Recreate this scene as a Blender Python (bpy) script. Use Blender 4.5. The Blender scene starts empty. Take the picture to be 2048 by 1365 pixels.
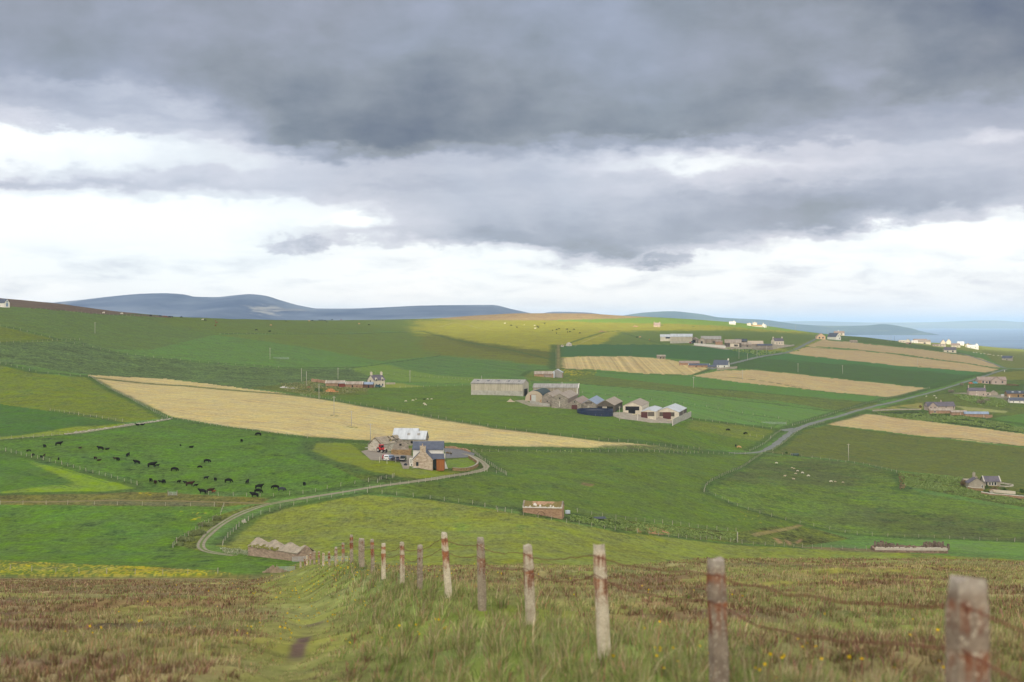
import bpy, bmesh, math, random
import numpy as np
from mathutils import Vector, Matrix
random.seed(7)
RNG = np.random.default_rng(11)
scene = bpy.context.scene
COL = scene.collection
F = 2844.0      # focal length of the photograph in its own pixels
YH = 648.0      # height of the true horizon in the photograph
PI = math.pi
EXPO = 1.8      # 2 ** view exposure
SUN_EL, SUN_AZ = 26.0, 196.0     # degrees; azimuth clockwise from the view direction
SEA_Z = -85.0

def lin(c):
    r = []
    for v in c[:3]:
        v = v / 255.0
        r.append(v / 12.92 if v <= 0.04045 else ((v + 0.055) / 1.055) ** 2.4)
    return tuple(r)

# ------------------------------------------------------------------ small numeric tools
def pchip(x, y, xq):
    x = np.asarray(x, float); y = np.asarray(y, float)
    xq = np.clip(np.asarray(xq, float), x[0], x[-1])
    h = np.diff(x); d = np.diff(y) / h
    m = np.zeros_like(y)
    m[0], m[-1] = d[0], d[-1]
    for i in range(1, len(x) - 1):
        if d[i - 1] * d[i] > 0:
            w1 = 2 * h[i] + h[i - 1]; w2 = h[i] + 2 * h[i - 1]
            m[i] = (w1 + w2) / (w1 / d[i - 1] + w2 / d[i])
    k = np.clip(np.searchsorted(x, xq, side='right') - 1, 0, len(x) - 2)
    t = (xq - x[k]) / h[k]
    t2, t3 = t * t, t * t * t
    return ((2 * t3 - 3 * t2 + 1) * y[k] + (t3 - 2 * t2 + t) * h[k] * m[k]
            + (-2 * t3 + 3 * t2) * y[k + 1] + (t3 - t2) * h[k] * m[k + 1])

def _hash(ix, iy, seed):
    n = (ix.astype(np.int64) * 374761393 + iy.astype(np.int64) * 668265263 + seed * 1442695041) & 0xFFFFFFFF
    n = ((n ^ (n >> 13)) * 1274126177) & 0xFFFFFFFF
    n = (n ^ (n >> 16)) & 0xFFFFFF
    return n / float(0xFFFFFF)

def vnoise(x, y, seed=0):
    ix = np.floor(x); iy = np.floor(y)
    fx = x - ix; fy = y - iy
    fx = fx * fx * (3 - 2 * fx); fy = fy * fy * (3 - 2 * fy)
    a = _hash(ix, iy, seed); b = _hash(ix + 1, iy, seed)
    c = _hash(ix, iy + 1, seed); d = _hash(ix + 1, iy + 1, seed)
    return (a * (1 - fx) + b * fx) * (1 - fy) + (c * (1 - fx) + d * fx) * fy

def fbm(x, y, seed=0, octv=4):
    s = 0; a = 0.5; t = 0
    for o in range(octv):
        s = s + a * vnoise(x * 2 ** o + 17.3 * o, y * 2 ** o - 9.1 * o, seed + o)
        t += a; a *= 0.5
    return s / t

def sstep(a, b, x):
    t = np.clip((x - a) / (b - a), 0, 1)
    return t * t * (3 - 2 * t)

# ------------------------------------------------------------------ names, labels
def tag(o, label=None, cat=None, group=None, kind=None):
    if label: o['label'] = label
    if cat: o['category'] = cat
    if group: o['group'] = group
    if kind: o['kind'] = kind
    return o

def link(name, me, mats, parent=None):
    o = bpy.data.objects.new(name, me)
    COL.objects.link(o)
    if mats is not None:
        for m in (mats if isinstance(mats, (list, tuple)) else [mats]):
            me.materials.append(m)
    if parent: o.parent = parent
    return o

def thing(name, label, cat, loc=(0, 0, 0), rz=0.0, group=None):
    o = bpy.data.objects.new(name, None)
    o.empty_display_size = 0.2
    COL.objects.link(o)
    o.location = loc; o.rotation_euler = (0, 0, rz)
    return tag(o, label, cat, group)

def children(o):
    return [c for c in bpy.data.objects if c.parent == o]

def copy_tree(o, parent=None, kids=None):
    c = o.copy(); COL.objects.link(c)
    c.parent = parent
    for ch in (o.children if kids is None else kids):
        copy_tree(ch, c)
    return c

def np_mesh(name, verts, faces_flat, nper, smooth=True):
    """fast mesh from arrays; faces_flat int array of loops, nper = verts per face (int or array)"""
    me = bpy.data.meshes.new(name)
    verts = np.asarray(verts, np.float32)
    loops = np.asarray(faces_flat, np.int32).ravel()
    if np.isscalar(nper):
        nf = len(loops) // nper
        tot = np.full(nf, nper, np.int32)
    else:
        tot = np.asarray(nper, np.int32); nf = len(tot)
    start = np.concatenate([[0], np.cumsum(tot)[:-1]]).astype(np.int32)
    me.vertices.add(len(verts)); me.loops.add(len(loops)); me.polygons.add(nf)
    me.vertices.foreach_set('co', verts.ravel())
    me.loops.foreach_set('vertex_index', loops)
    me.polygons.foreach_set('loop_start', start)
    try: me.polygons.foreach_set('loop_total', tot)
    except Exception: pass
    me.polygons.foreach_set('use_smooth', np.full(nf, bool(smooth)))
    me.update(calc_edges=True)
    return me

def fattr(me, name, arr, kind='FLOAT'):
    if kind == 'COLOR':
        a = me.attributes.new(name, 'FLOAT_COLOR', 'POINT')
        arr = np.asarray(arr, np.float32)
        if arr.shape[1] == 3: arr = np.concatenate([arr, np.ones((len(arr), 1), np.float32)], 1)
        a.data.foreach_set('color', arr.ravel())
    else:
        a = me.attributes.new(name, 'FLOAT', 'POINT')
        a.data.foreach_set('value', np.asarray(arr, np.float32).ravel())

# ------------------------------------------------------------------ node helpers
class NT:
    def __init__(s, tree): s.t = tree; s.n = tree.nodes; s.l = tree.links
    def new(s, typ, **kw):
        nd = s.n.new(typ)
        for k, v in kw.items(): setattr(nd, k, v)
        return nd
    def put(s, sock, v):
        if v is None: return
        if isinstance(v, bpy.types.NodeSocket): s.l.new(v, sock)
        else:
            try: sock.default_value = v
            except Exception: sock.default_value = tuple(v) + (1.0,)
    def m(s, op, a, b=None, c=None, clamp=False):
        nd = s.new('ShaderNodeMath', operation=op, use_clamp=clamp)
        s.put(nd.inputs[0], a); s.put(nd.inputs[1], b)
        if c is not None: s.put(nd.inputs[2], c)
        return nd.outputs[0]
    def add(s, a, b): return s.m('ADD', a, b)
    def sub(s, a, b): return s.m('SUBTRACT', a, b)
    def mul(s, a, b): return s.m('MULTIPLY', a, b)
    def noise(s, vec, scale, detail=3, rough=0.55, dim='3D', w=None, dist=0.0):
        nd = s.new('ShaderNodeTexNoise', noise_dimensions=dim)
        if vec is not None: s.put(nd.inputs['Vector'], vec)
        if w is not None: s.put(nd.inputs['W'], w)
        nd.inputs['Scale'].default_value = scale
        nd.inputs['Detail'].default_value = detail
        nd.inputs['Roughness'].default_value = rough
        nd.inputs['Distortion'].default_value = dist
        return nd.outputs[0]
    def ramp(s, fac, stops, interp='LINEAR'):
        nd = s.new('ShaderNodeValToRGB')
        cr = nd.color_ramp; cr.interpolation = interp
        while len(cr.elements) < len(stops): cr.elements.new(0.5)
        for e, (p, c) in zip(cr.elements, stops):
            e.position = p
            e.color = (c, c, c, 1) if not hasattr(c, '__len__') else tuple(c[:3]) + (1,)
        s.put(nd.inputs[0], fac)
        return nd.outputs[0]
    def mix(s, fac, a, b, blend='MIX'):
        nd = s.new('ShaderNodeMix', data_type='RGBA', blend_type=blend)
        s.put(nd.inputs[0], fac)
        for i, v in ((6, a), (7, b)):
            if isinstance(v, bpy.types.NodeSocket): s.l.new(v, nd.inputs[i])
            else: nd.inputs[i].default_value = tuple(v[:3]) + (1,)
        return nd.outputs[2]
    def mapr(s, v, a, b, c=0.0, d=1.0, smooth=False):
        nd = s.new('ShaderNodeMapRange', clamp=True)
        if smooth: nd.interpolation_type = 'SMOOTHSTEP'
        s.put(nd.inputs[0], v)
        for i, q in enumerate((a, b, c, d)): s.put(nd.inputs[i + 1], q)
        return nd.outputs[0]
    def attr(s, name):
        nd = s.new('ShaderNodeAttribute', attribute_name=name)
        return nd
    def comb(s, x, y, z):
        nd = s.new('ShaderNodeCombineXYZ')
        for i, v in enumerate((x, y, z)): s.put(nd.inputs[i], v)
        return nd.outputs[0]
    def vscale(s, vec, sc):
        nd = s.new('ShaderNodeMapping')
        s.put(nd.inputs['Vector'], vec)
        nd.inputs['Scale'].default_value = sc
        return nd.outputs[0]

def new_mat(name):
    m = bpy.data.materials.new(name); m.use_nodes = True
    t = NT(m.node_tree)
    bs = m.node_tree.nodes['Principled BSDF']
    return m, t, bs

_mats = {}
def mat(name, rgb, rough=0.85, var=0.25, scale=1.5, rgb2=None, spec=0.25, metal=0.0, bump=0.0, streak=None, obj=False):
    """surface with procedural blotches; rgb in photo-like 0-255"""
    if name in _mats: return _mats[name]
    m, t, bs = new_mat(name)
    tc = t.new('ShaderNodeTexCoord')
    vec = tc.outputs['Object']
    if streak: vec = t.vscale(vec, streak)
    n = t.noise(vec, scale, 4, 0.6)
    c1 = lin(rgb); c2 = lin(rgb2) if rgb2 else tuple(v * 0.6 for v in c1)
    f = t.mapr(n, 0.35, 0.68, 0.0, 1.0)
    f = t.mul(f, min(1.0, var * 2.0) if not rgb2 else 1.0)
    c = t.mix(f, c1, c2)
    n2 = t.noise(vec, scale * 7.0, 2, 0.6)
    g = t.mapr(n2, 0.3, 0.7, 1.0 - var * 0.5, 1.0 + var * 0.35)
    vm = t.new('ShaderNodeVectorMath', operation='SCALE')
    t.l.new(c, vm.inputs[0]); t.l.new(g, vm.inputs['Scale'])
    t.l.new(vm.outputs[0], bs.inputs['Base Color'])
    bs.inputs['Roughness'].default_value = rough
    bs.inputs['Specular IOR Level'].default_value = spec
    bs.inputs['Metallic'].default_value = metal
    if bump:
        b = t.new('ShaderNodeBump'); b.inputs['Strength'].default_value = bump; b.inputs['Distance'].default_value = 0.05
        t.l.new(n2, b.inputs['Height']); t.l.new(b.outputs[0], bs.inputs['Normal'])
    _mats[name] = m
    return m
# ------------------------------------------------------------------ terrain: real distances D (metres ahead) for what is seen in each direction
PROF = {
 -400: [(300,1160),(345,1105),(380,1055),(425,995),(460,955),(520,885),(640,810),(790,730),(920,680),(1080,610),(1350,560)],
 0:    [(300,1150),(345,1100),(380,1050),(425,985),(460,940),(520,885),(640,815),(790,735),(930,682),(1130,613),(1380,597)],
 250:  [(300,1150),(345,1100),(380,1050),(428,985),(470,935),(560,860),(640,815),(850,752),(1000,702),(1200,652),(1330,627)],
 500:  [(305,1146),(345,1100),(385,1050),(430,985),(475,935),(545,870),(640,825),(880,762),(1120,702),(1400,660),(1700,639)],
 750:  [(310,1136),(345,1100),(385,1045),(425,985),(460,935),(560,885),(680,830),(870,777),(1080,740),(1350,700),(1750,660),(2150,639)],
 1000: [(310,1136),(350,1090),(410,1020),(470,960),(580,893),(690,842),(850,785),(1100,740),(1420,700),(1950,660),(2600,629)],
 1250: [(340,1134),(395,1080),(450,1020),(520,960),(630,890),(730,843),(890,790),(1130,750),(1350,715),(1600,690),(2050,660),(2600,632)],
 1500: [(395,1128),(450,1080),(510,1020),(590,960),(730,900),(820,850),(960,800),(1100,760),(1330,720),(1680,685),(2150,663),(2700,648)],
 1750: [(425,1124),(480,1080),(545,1020),(640,960),(770,900),(890,850),(1050,800),(1200,770),(1500,730),(1900,700),(2350,680)],
 2048: [(430,1128),(460,1100),(530,1040),(620,980),(720,930),(820,880),(950,830),(1150,785),(1600,740),(2200,715),(3000,699)],
 2450: [(440,1135),(470,1105),(540,1050),(630,990),(730,940),(830,890),(960,845),(1160,800),(1600,760),(2200,735),(3000,716)],
}
SKY_X = [-900,-400,0,110,200,330,450,640,850,960,1050,1150,1250,1350,1440,1530,1600,1640,1690,1730,1780,1800,1870,1930,1960,1990,2048,2450,2950]
SKY_Y = [545,572,597,607,619,632,638,641,638,631,627,627,632,637,643,652,662,667,672,675,681,683,686,688,692,695,699,716,730]

POSTS = [(1935,1155,6.0),(1432,1118,10.1),(1198,1089,14.3),(1055,1090,18.5),(961,1075,22.5),(888,1066,26.5),(840,1090,31),
 (804,1084,35),(767,1087,39),(744,1079,43),(723,1077,47),(703,1070,51.5),(686,1086,56),(672,1095,60),(658,1104,65),
 (647,1106,69),(638,1113,73.5),(629,1114,78),(621,1116,82),(614,1117,86),(609,1127,91),(601,1138,97)]
_pd = np.array([p[2] for p in POSTS]); _px = np.array([(p[0] - 1024) / F * p[2] for p in POSTS])
def fence_x(D):
    D = np.asarray(D, float)
    return np.where(D > 97, _px[-1] - 0.185 * (D - 97), np.interp(D, _pd, _px))

L_D = [0,5,10,20,30,40,52,69,97,150,220,300,600]
L_Z = [-1.75,-2.2,-3.0,-4.6,-6.3,-7.9,-9.8,-12.7,-17.6,-27.0,-39.3,-53.2,-56]
R_D = [0,4,14.3,20,30,40,52,65,80,100,150,220,300,600]
R_Z = [-1.35,-1.9,-3.36,-4.3,-5.75,-7.3,-9.15,-11.2,-13.6,-17.5,-29,-44,-54,-62]

_nfx = np.arange(-60, 2112, 1.6)
_out = np.concatenate([np.geomspace(14, 840, 30)])
PXC = np.concatenate([(-60 - _out)[::-1], _nfx, (_nfx[-1] + _out)])
NC = len(PXC)
_keys = sorted(PROF)
NS = 420
S = np.linspace(0, 1, NS)
_Ds, _yA, _DA = [], [], []
for k in _keys:
    D = np.array([p[0] for p in PROF[k]], float); y = np.array([p[1] for p in PROF[k]], float)
    s = (y[0] - y) / (y[0] - y[-1])
    _Ds.append(np.exp(pchip(s, np.log(D), S))); _yA.append(y[0]); _DA.append(D[0])
_Ds = np.array(_Ds)
DF = np.empty((NS, NC))
for i in range(NS): DF[i] = pchip(_keys, _Ds[:, i], PXC)
YA = pchip(_keys, _yA, PXC); YS = pchip(SKY_X, SKY_Y, PXC)
YF = YA[None, :] + S[:, None] * (YS - YA)[None, :]
ZF = -(YF - YH) / F * DF
# nearer ground (the moor the photographer stands on)
_nd = np.concatenate([np.geomspace(1.0, 8.0, 14, endpoint=False), np.geomspace(8.0, 130.0, 330, endpoint=False), np.geomspace(130, 300, 60)])
T = (_nd - 1.0) / 299.0
NN = len(_nd)
DN = np.empty((NN, NC)); ZN = np.empty((NN, NC))
XN = np.empty((NN, NC))
DA = DF[0]; ZA = ZF[0]
bandoff = pchip([-900, 600, 900, 1250, 1450, 1750, 2048, 2950], [0, 0, -2, 0, 12, 14, 6, 0], PXC)
for i in range(NN):
    d = _nd[i] * np.where(_nd[i] > 130, 1 + (DA * 0.985 / 300 - 1) * (_nd[i] - 130) / 170, 1.0)
    DN[i] = d
    x = (PXC - 1024) / F * d
    u = x - fence_x(d)
    zl = np.interp(d, L_D, L_Z); zr = np.interp(d, R_D, R_Z)
    w = sstep(-2.2 - 0.02 * d, 0.6, u)
    z = zl * (1 - w) + zr * w
    z = z + bandoff * d / F * sstep(40, 70, d) * (1 - sstep(90, 150, d))
    z = z + 0.34 * np.exp(-(u / 1.3) ** 2) * np.exp(-((d - 50) / 7.0) ** 2) + 0.10 * np.exp(-(u / 0.9) ** 2)
    # trodden path with a worn hollow
    pxp = np.interp(d, [8, 12, 16, 20, 30, 60, 300], [560, 560, 565, 590, 620, 600, 560])
    up = (PXC - pxp) * d / F
    z = z - 0.12 * np.exp(-(up / 0.45) ** 2) * (d < 60)
    bl = sstep(200, 300, _nd[i])
    zAt = ZA + (d - DA) * -0.02
    ZN[i] = z * (1 - bl) + zAt * bl
    XN[i] = x
XF = (PXC[None, :] - 1024) / F * DF
# beyond the skyline the land falls to the sea
NB = 26
kb = np.linspace(0, 1, NB + 1)[1:] ** 1.6
DB = DF[-1][None, :] + kb[:, None] * 2600
dd = DB - DF[-1][None, :]
los = ((YH - YS) / F)[None, :]
ZB = ZF[-1][None, :] + dd * los - 0.012 * dd - 4.5e-5 * dd * dd
ZB = np.maximum(ZB, SEA_Z - 12)
XB = (PXC[None, :] - 1024) / F * DB
GD = np.concatenate([DN, DF, DB]); GX = np.concatenate([XN, XF, XB]); GZ = np.concatenate([ZN, ZF, ZB])
NR = GD.shape[0]
GZ = GZ + (fbm(GX / 38, GD / 38, 3, 3) - 0.5) * 0.9 * sstep(250, 420, GD) * (1 - 0.7 * sstep(1500, 2400, GD))
nearw = (1 - sstep(110, 220, GD))
tus = (fbm(GX / 1.1, GD / 1.1, 31, 3) - 0.5) * 0.22 + (fbm(GX / 5.0, GD / 5.0, 35, 3) - 0.5) * 0.35
GZ = GZ + tus * nearw * sstep(3, 9, GD)
GY = YH - GZ / GD * F            # where each vertex appears in the photograph
GPX = np.broadcast_to(PXC[None, :], GD.shape)

def ground(x, y):
    px = 1024 + F * x / max(y, 0.1)
    c = float(np.interp(px, PXC, np.arange(NC)))
    i = min(int(c), NC - 2); f = c - i
    a = np.interp(y, GD[:, i], GZ[:, i]); b = np.interp(y, GD[:, i + 1], GZ[:, i + 1])
    return float(a * (1 - f) + b * f)

def at(px, py, near=False):
    """ground point seen at a pixel of the photograph"""
    c = float(np.interp(px, PXC, np.arange(NC)))
    i = min(int(c), NC - 2); f = c - i
    prof = GY[:, i] * (1 - f) + GY[:, i + 1] * f
    dist = GD[:, i] * (1 - f) + GD[:, i + 1] * f
    r0 = 0 if near else NN
    r1 = NN + NS
    seg = prof[r0:r1]
    k = np.argmax(seg <= py) if (seg <= py).any() else len(seg) - 1
    if k == 0: D = dist[r0]
    else:
        y0, y1 = seg[k - 1], seg[k]
        t = (y0 - py) / max(y0 - y1, 1e-6)
        D = dist[r0 + k - 1] + min(max(t, 0), 1) * (dist[r0 + k] - dist[r0 + k - 1])
    x = (px - 1024) / F * D
    return Vector((x, D, ground(x, D)))

# ------------------------------------------------------------------ fields
NV = NR * NC
px_ = GPX.ravel(); py_ = GY.ravel(); X_ = GX.ravel(); Y_ = GD.ravel()
wob = 2.2
jx = px_ + (fbm(X_ / 6, Y_ / 14, 41, 2) - 0.5) * wob
jy = py_ + (fbm(X_ / 6, Y_ / 14, 47, 2) - 0.5) * wob * 0.8
row_ = np.repeat(np.arange(NR), NC)
far_ = row_ >= NN - 25
colr = np.tile(np.array(lin((92, 120, 56)), np.float32), (NV, 1))
mott = np.full(NV, 1.0, np.float32); strp = np.zeros(NV, np.float32); su = np.zeros(NV, np.float32)

def inpoly(pts, xs, ys):
    c = np.zeros(len(xs), bool)
    n = len(pts)
    for i in range(n):
        x0, y0 = pts[i]; x1, y1 = pts[(i + 1) % n]
        if y0 == y1: continue
        cond = ((y0 > ys) != (y1 > ys))
        c ^= cond & (xs < (x1 - x0) * (ys - y0) / (y1 - y0) + x0)
    return c

def pick(pts):
    a = np.array(pts); lo = a.min(0) - 3; hi = a.max(0) + 3
    idx = np.nonzero(far_ & (jx > lo[0]) & (jx < hi[0]) & (jy > lo[1]) & (jy < hi[1]))[0]
    return idx[inpoly(pts, jx[idx], jy[idx])]

def warm(c):
    return (.955 * c[0] + 6, .955 * c[1] - 6, .955 * c[2] - 6) if c[1] > c[0] else tuple(.965 * v for v in c)

def cover(pts, soft):
    a = np.array(pts); lo = a.min(0) - 3 - soft; hi = a.max(0) + 3 + soft
    idx = np.nonzero(far_ & (jx > lo[0]) & (jx < hi[0]) & (jy > lo[1]) & (jy < hi[1]))[0]
    w = np.zeros(len(idx)); n1 = fbm(X_[idx] / 16, Y_[idx] / 30, 141, 4) - .5; n2 = fbm(X_[idx] / 16, Y_[idx] / 30, 147, 4) - .5
    offs = [(-.8, -.2), (-.35, .3), (0, 0), (.35, -.3), (.8, .2), (.1, .45), (-.1, -.45)]
    for ox, oy in offs: w += inpoly(pts, jx[idx] + soft * (ox + 2.2 * n1), jy[idx] + soft * .45 * (oy + 2.2 * n2))
    w /= len(offs); k = w > 0
    return idx[k], w[k][:, None].astype(np.float32)

def field(pts, rgb, m=1.0, stripe=None, rgb2=None, sc=60.0, soft=0.0):
    """stripe = (pixel a, pixel b, period m, strength): rows run along a-b on the ground"""
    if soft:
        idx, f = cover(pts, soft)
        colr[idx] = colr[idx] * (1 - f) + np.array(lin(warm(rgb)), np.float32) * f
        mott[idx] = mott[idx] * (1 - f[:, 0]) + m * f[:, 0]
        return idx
    idx = pick(pts)
    if len(idx) == 0: return idx
    rgb, rgb2 = warm(rgb), (warm(rgb2) if rgb2 else None)
    c = np.array(lin(rgb), np.float32)
    if rgb2:
        f = sstep(0.38, 0.62, fbm(X_[idx] / sc, Y_[idx] / sc, 77, 4))[:, None]
        colr[idx] = c * (1 - f) + np.array(lin(rgb2), np.float32) * f
    else: colr[idx] = c
    mott[idx] = m
    if stripe:
        a = at(*stripe[0]); b = at(*stripe[1])
        d = (b - a); L = math.hypot(d.x, d.y); nx, ny = -d.y / L, d.x / L
        su[idx] = (X_[idx] * nx + Y_[idx] * ny) / stripe[2]
        strp[idx] = stripe[3]
    else: strp[idx] = 0
    return idx

def wline(pts, w, rgb, amt=1.0, soft=0.5, m=1.3):
    """a strip of rougher growth of w metres along a line on the ground"""
    P = [at(*p) for p in pts]
    a = np.array([[p.x, p.y] for p in P])
    pa = np.array(pts); lo = pa.min(0) - 40; hi = pa.max(0) + 40
    idx = np.nonzero(far_ & (px_ > lo[0]) & (px_ < hi[0]) & (py_ > lo[1]) & (py_ < hi[1]))[0]
    if len(idx) == 0: return
    q = np.stack([X_[idx], Y_[idx]], 1)
    best = np.full(len(idx), 1e9)
    for i in range(len(a) - 1):
        d = a[i + 1] - a[i]; L2 = max((d * d).sum(), 1e-6)
        t = np.clip(((q - a[i]) * d).sum(1) / L2, 0, 1)
        dist = np.sqrt(((q - a[i] - t[:, None] * d) ** 2).sum(1))
        best = np.minimum(best, dist)
    wid = w * 0.5 * (0.65 + 0.8 * fbm(q[:, 0] / 7, q[:, 1] / 7, 91, 3))
    f = (1 - sstep(wid * (1 - soft), wid * (1 + soft), best)) * amt
    f = f[:, None].astype(np.float32)
    colr[idx] = colr[idx] * (1 - f) + np.array(lin(rgb), np.float32) * f
    f1 = f[:, 0]
    mott[idx] = mott[idx] * (1 - f1) + m * f1
    strp[idx] = strp[idx] * (1 - f1)

def flowers(pts, amt=0.5, sc=1.2, rgb=(205, 185, 40)):
    idx = pick(pts)
    if len(idx) == 0: return
    sc *= 0.55; n = vnoise(X_[idx] / sc, Y_[idx] / (sc * 3.0), 55)
    big = fbm(X_[idx] / 14, Y_[idx] / 22, 58, 3)
    f = 0.48 * sstep(1.04 - amt, 1.12 - amt * 0.7, n * 0.62 + big * 0.42)[:, None].astype(np.float32)
    colr[idx] = colr[idx] * (1 - f) + np.array(lin(rgb), np.float32) * f

VERGE = (72, 92, 44)
# -- far hillside, left to right
field([(-900,500),(0,590),(110,600),(330,625),(700,630),(900,632),(900,650),(660,668),(440,668),(300,700),(-900,700)], (90,121,62), 0.9, ((0,640),(600,700),3.5,0.22))
field([(330,630),(640,640),(850,640),(850,662),(640,668),(450,669),(320,650)], (95,123,54), 0.8, soft=12)
field([(-900,500),(0,590),(110,600),(330,628),(345,636),(200,629),(110,621),(60,617),(0,612),(-900,560)], (108,90,72), 1.2)
field([(430,670),(640,669),(850,664),(960,690),(1110,716),(1112,735),(1040,724),(880,712),(760,722),(640,700),(540,684)], (97,125,55), 0.8)
field([(-900,600),(0,653),(130,684),(185,696),(160,681),(0,686),(-900,690)], (97,121,48), 0.9)
field([(-900,690),(0,687),(160,682),(250,709),(420,728),(560,738),(720,738),(770,750),(735,770),(640,785),(560,783),(370,768),(180,750),(0,725),(-900,700)], (84,114,66), 2.2)
field([(720,738),(800,722),(880,712),(1000,724),(1110,736),(1108,760),(1060,775),(940,765),(800,760),(755,752)], (86,126,66), 0.8, ((800,722),(1050,762),6.0,0.25))
field([(700,738),(760,727),(870,752),(1060,762),(1060,772),(940,768),(800,762),(740,752)], (104,140,62), 0.8, soft=6)
# -- hillside in the middle distance
field([(830,640),(960,630),(1050,622),(1250,628),(1440,640),(1620,664),(1640,690),(1560,705),(1330,690),(1120,722),(960,700),(830,664)], (146,155,56), 0.8, soft=24)  # ridge grass colour raised, so part of the sunlight is painted in
field([(838,700),(842,668),(1118,712),(1118,738),(1000,722),(900,710)], (104,120,48), 0.9, soft=14)
field([(850,666),(1000,690),(1118,705),(1118,722),(960,700)], (92,108,46), 0.9, soft=10)
field([(870,638),(960,627),(1050,620),(1150,620),(1260,628),(1370,636),(1250,637),(1100,641),(960,641)], (168,142,98), 1.3, soft=3)
field([(1090,641),(1250,637),(1350,634),(1440,640),(1500,648),(1620,664),(1560,662),(1440,652),(1350,648),(1200,646)], (118,158,66), 0.6, soft=3)  # green made brighter to strengthen the sunlit look
field([(1130,648),(1250,648),(1440,655),(1470,662),(1300,670),(1240,664)], (148,156,60), 0.8, soft=6)  # sunlight brightened into this grass colour as well
field([(1240,664),(1460,660),(1620,668),(1640,674),(1580,700),(1540,694),(1330,690),(1200,690)], (96,124,58), 0.8, soft=7)
field([(1118,692),(1200,689),(1330,690),(1400,692),(1480,698),(1560,705),(1470,714),(1420,722),(1400,722),(1330,716),(1250,712),(1122,714)], (66,110,62), 0.5, ((1130,700),(1500,706),8.0,0.15))
field([(1120,716),(1190,713),(1250,713),(1330,718),(1370,727),(1420,738),(1385,750),(1300,748),(1190,740),(1120,737)], (192,170,114), 0.6, ((1200,714),(1215,740),5.0,0.55))
field([(1120,738),(1190,741),(1200,752),(1160,765),(1060,762),(1045,752),(1060,742)], (96,122,54), 1.2)
flowers([(1125,738),(1190,742),(1205,750),(1150,752),(1110,748)], 0.5, 2.4)
flowers([(1130,755),(1210,762),(1215,768),(1140,762)], 0.55, 2.4)
flowers([(1250,764),(1290,768),(1300,776),(1260,773)], 0.45, 2.4)
field([(1195,741),(1300,749),(1390,752),(1480,765),(1640,783),(1790,796),(1755,808),(1650,798),(1400,777),(1190,752)], (86,132,64), 0.5)
field([(1190,752),(1400,776),(1760,806),(1700,826),(1560,803),(1400,789),(1160,768),(1150,760)], (94,118,58), 1.2)
field([(1160,768),(1270,776),(1400,790),(1700,826),(1600,854),(1560,858),(1385,836),(1380,820),(1165,795)], (94,138,70), 0.5, ((1200,775),(1550,850),7.0,0.2))
field([(1385,752),(1440,742),(1510,740),(1860,778),(1790,796),(1640,782),(1480,765)], (184,162,112), 0.6, ((1500,745),(1840,780),4.0,0.3))
field([(1400,722),(1470,714),(1565,706),(1985,746),(1860,777),(1510,739),(1450,738)], (72,108,58), 0.7)
field([(1480,716),(1565,707),(1985,746),(1960,752),(1700,730)], (74,124,66), 0.5, soft=8)
field([(1568,707),(1620,693),(1700,700),(1800,710),(1900,722),(2000,738),(1985,746),(1800,732)], (184,160,112), 0.6, ((1620,700),(1950,738),4.0,0.22))
field([(1614,692),(1645,680),(1700,685),(1850,700),(1960,716),(2008,736),(1990,735),(1800,708),(1700,698)], (182,158,112), 0.6, ((1650,684),(1950,718),4.0,0.22))
wline([(1614,694),(1700,700),(1800,710),(1900,723),(1995,738)], 13, (86,112,52))
field([(1640,676),(1690,670),(1800,682),(1900,700),(1960,715),(1850,699),(1700,683)], (82,112,54), 0.8)
field([(1790,682),(1870,680),(1960,688),(2048,696),(2500,712),(2500,728),(2048,716),(1960,706),(1880,696)], (124,142,68), 0.8)
field([(1960,700),(2500,722),(2500,760),(2048,737),(2012,736),(1985,722)], (110,128,62), 0.8)
field([(2020,738),(2500,760),(2500,905),(2048,895),(2048,866),(1760,830),(1730,826),(1880,782),(1985,748)], (84,112,54), 1.2)
field([(1995,745),(2048,742),(2500,760),(2500,775),(2048,760),(1960,760)], (112,126,56), 1.0)
field([(1960,772),(2048,768),(2048,782),(1975,782),(1940,775)], (72,104,52), 1.0)
field([(1830,795),(1900,788),(1930,800),(2048,815),(2048,832),(1940,826),(1830,812)], (92,116,56), 1.0)
field([(1775,815),(1845,806),(1845,820),(1775,818)], (138,146,78), 0.8, soft=3)
field([(1910,812),(2015,823),(2010,826),(1940,824)], (150,150,90), 0.8, soft=3)
field([(1975,838),(2048,828),(2500,845),(2500,870),(2048,856),(1990,848)], (86,130,60), 0.6)
field([(1750,826),(1845,820),(1975,838),(2048,858),(2500,875),(2500,880),(2048,867),(1900,848),(1760,830)], (62,88,46), 2.2)
field([(1652,849),(1690,838),(1725,828),(1770,832),(1900,849),(2048,868),(2500,905),(2500,930),(2048,893),(1850,873)], (186,163,112), 0.6, ((1700,838),(2040,885),4.5,0.28))
# -- pasture below the grey sheds, and the great pale field
field([(560,784),(640,786),(735,775),(800,775),(950,770),(1040,795),(1160,812),(1240,832),(1345,852),(1385,840),(1560,860),(1500,902),(1400,899),(1200,881),(1000,856),(740,812),(640,795)], (88,122,50), 0.9)
field([(1385,840),(1560,861),(1530,885),(1450,872),(1370,856)], (104,128,56), 0.9, soft=7)
field([(560,770),(735,775),(735,790),(640,792),(560,783),(500,776)], (92,112,50), 1.6, soft=4)
field([(770,766),(805,768),(850,774),(800,776),(765,774)], (128,150,64), 0.6, soft=3)
field([(175,750),(330,758),(560,786),(640,797),(740,815),(1000,857),(1200,882),(1400,898),(1410,901),(1380,902),(1200,897),(1000,893),(880,884),(740,882),(620,874),(560,867),(450,852),(345,834),(270,802),(205,768)], (194,175,116), 0.7, ((300,770),(1200,890),4.0,0.30))
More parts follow.
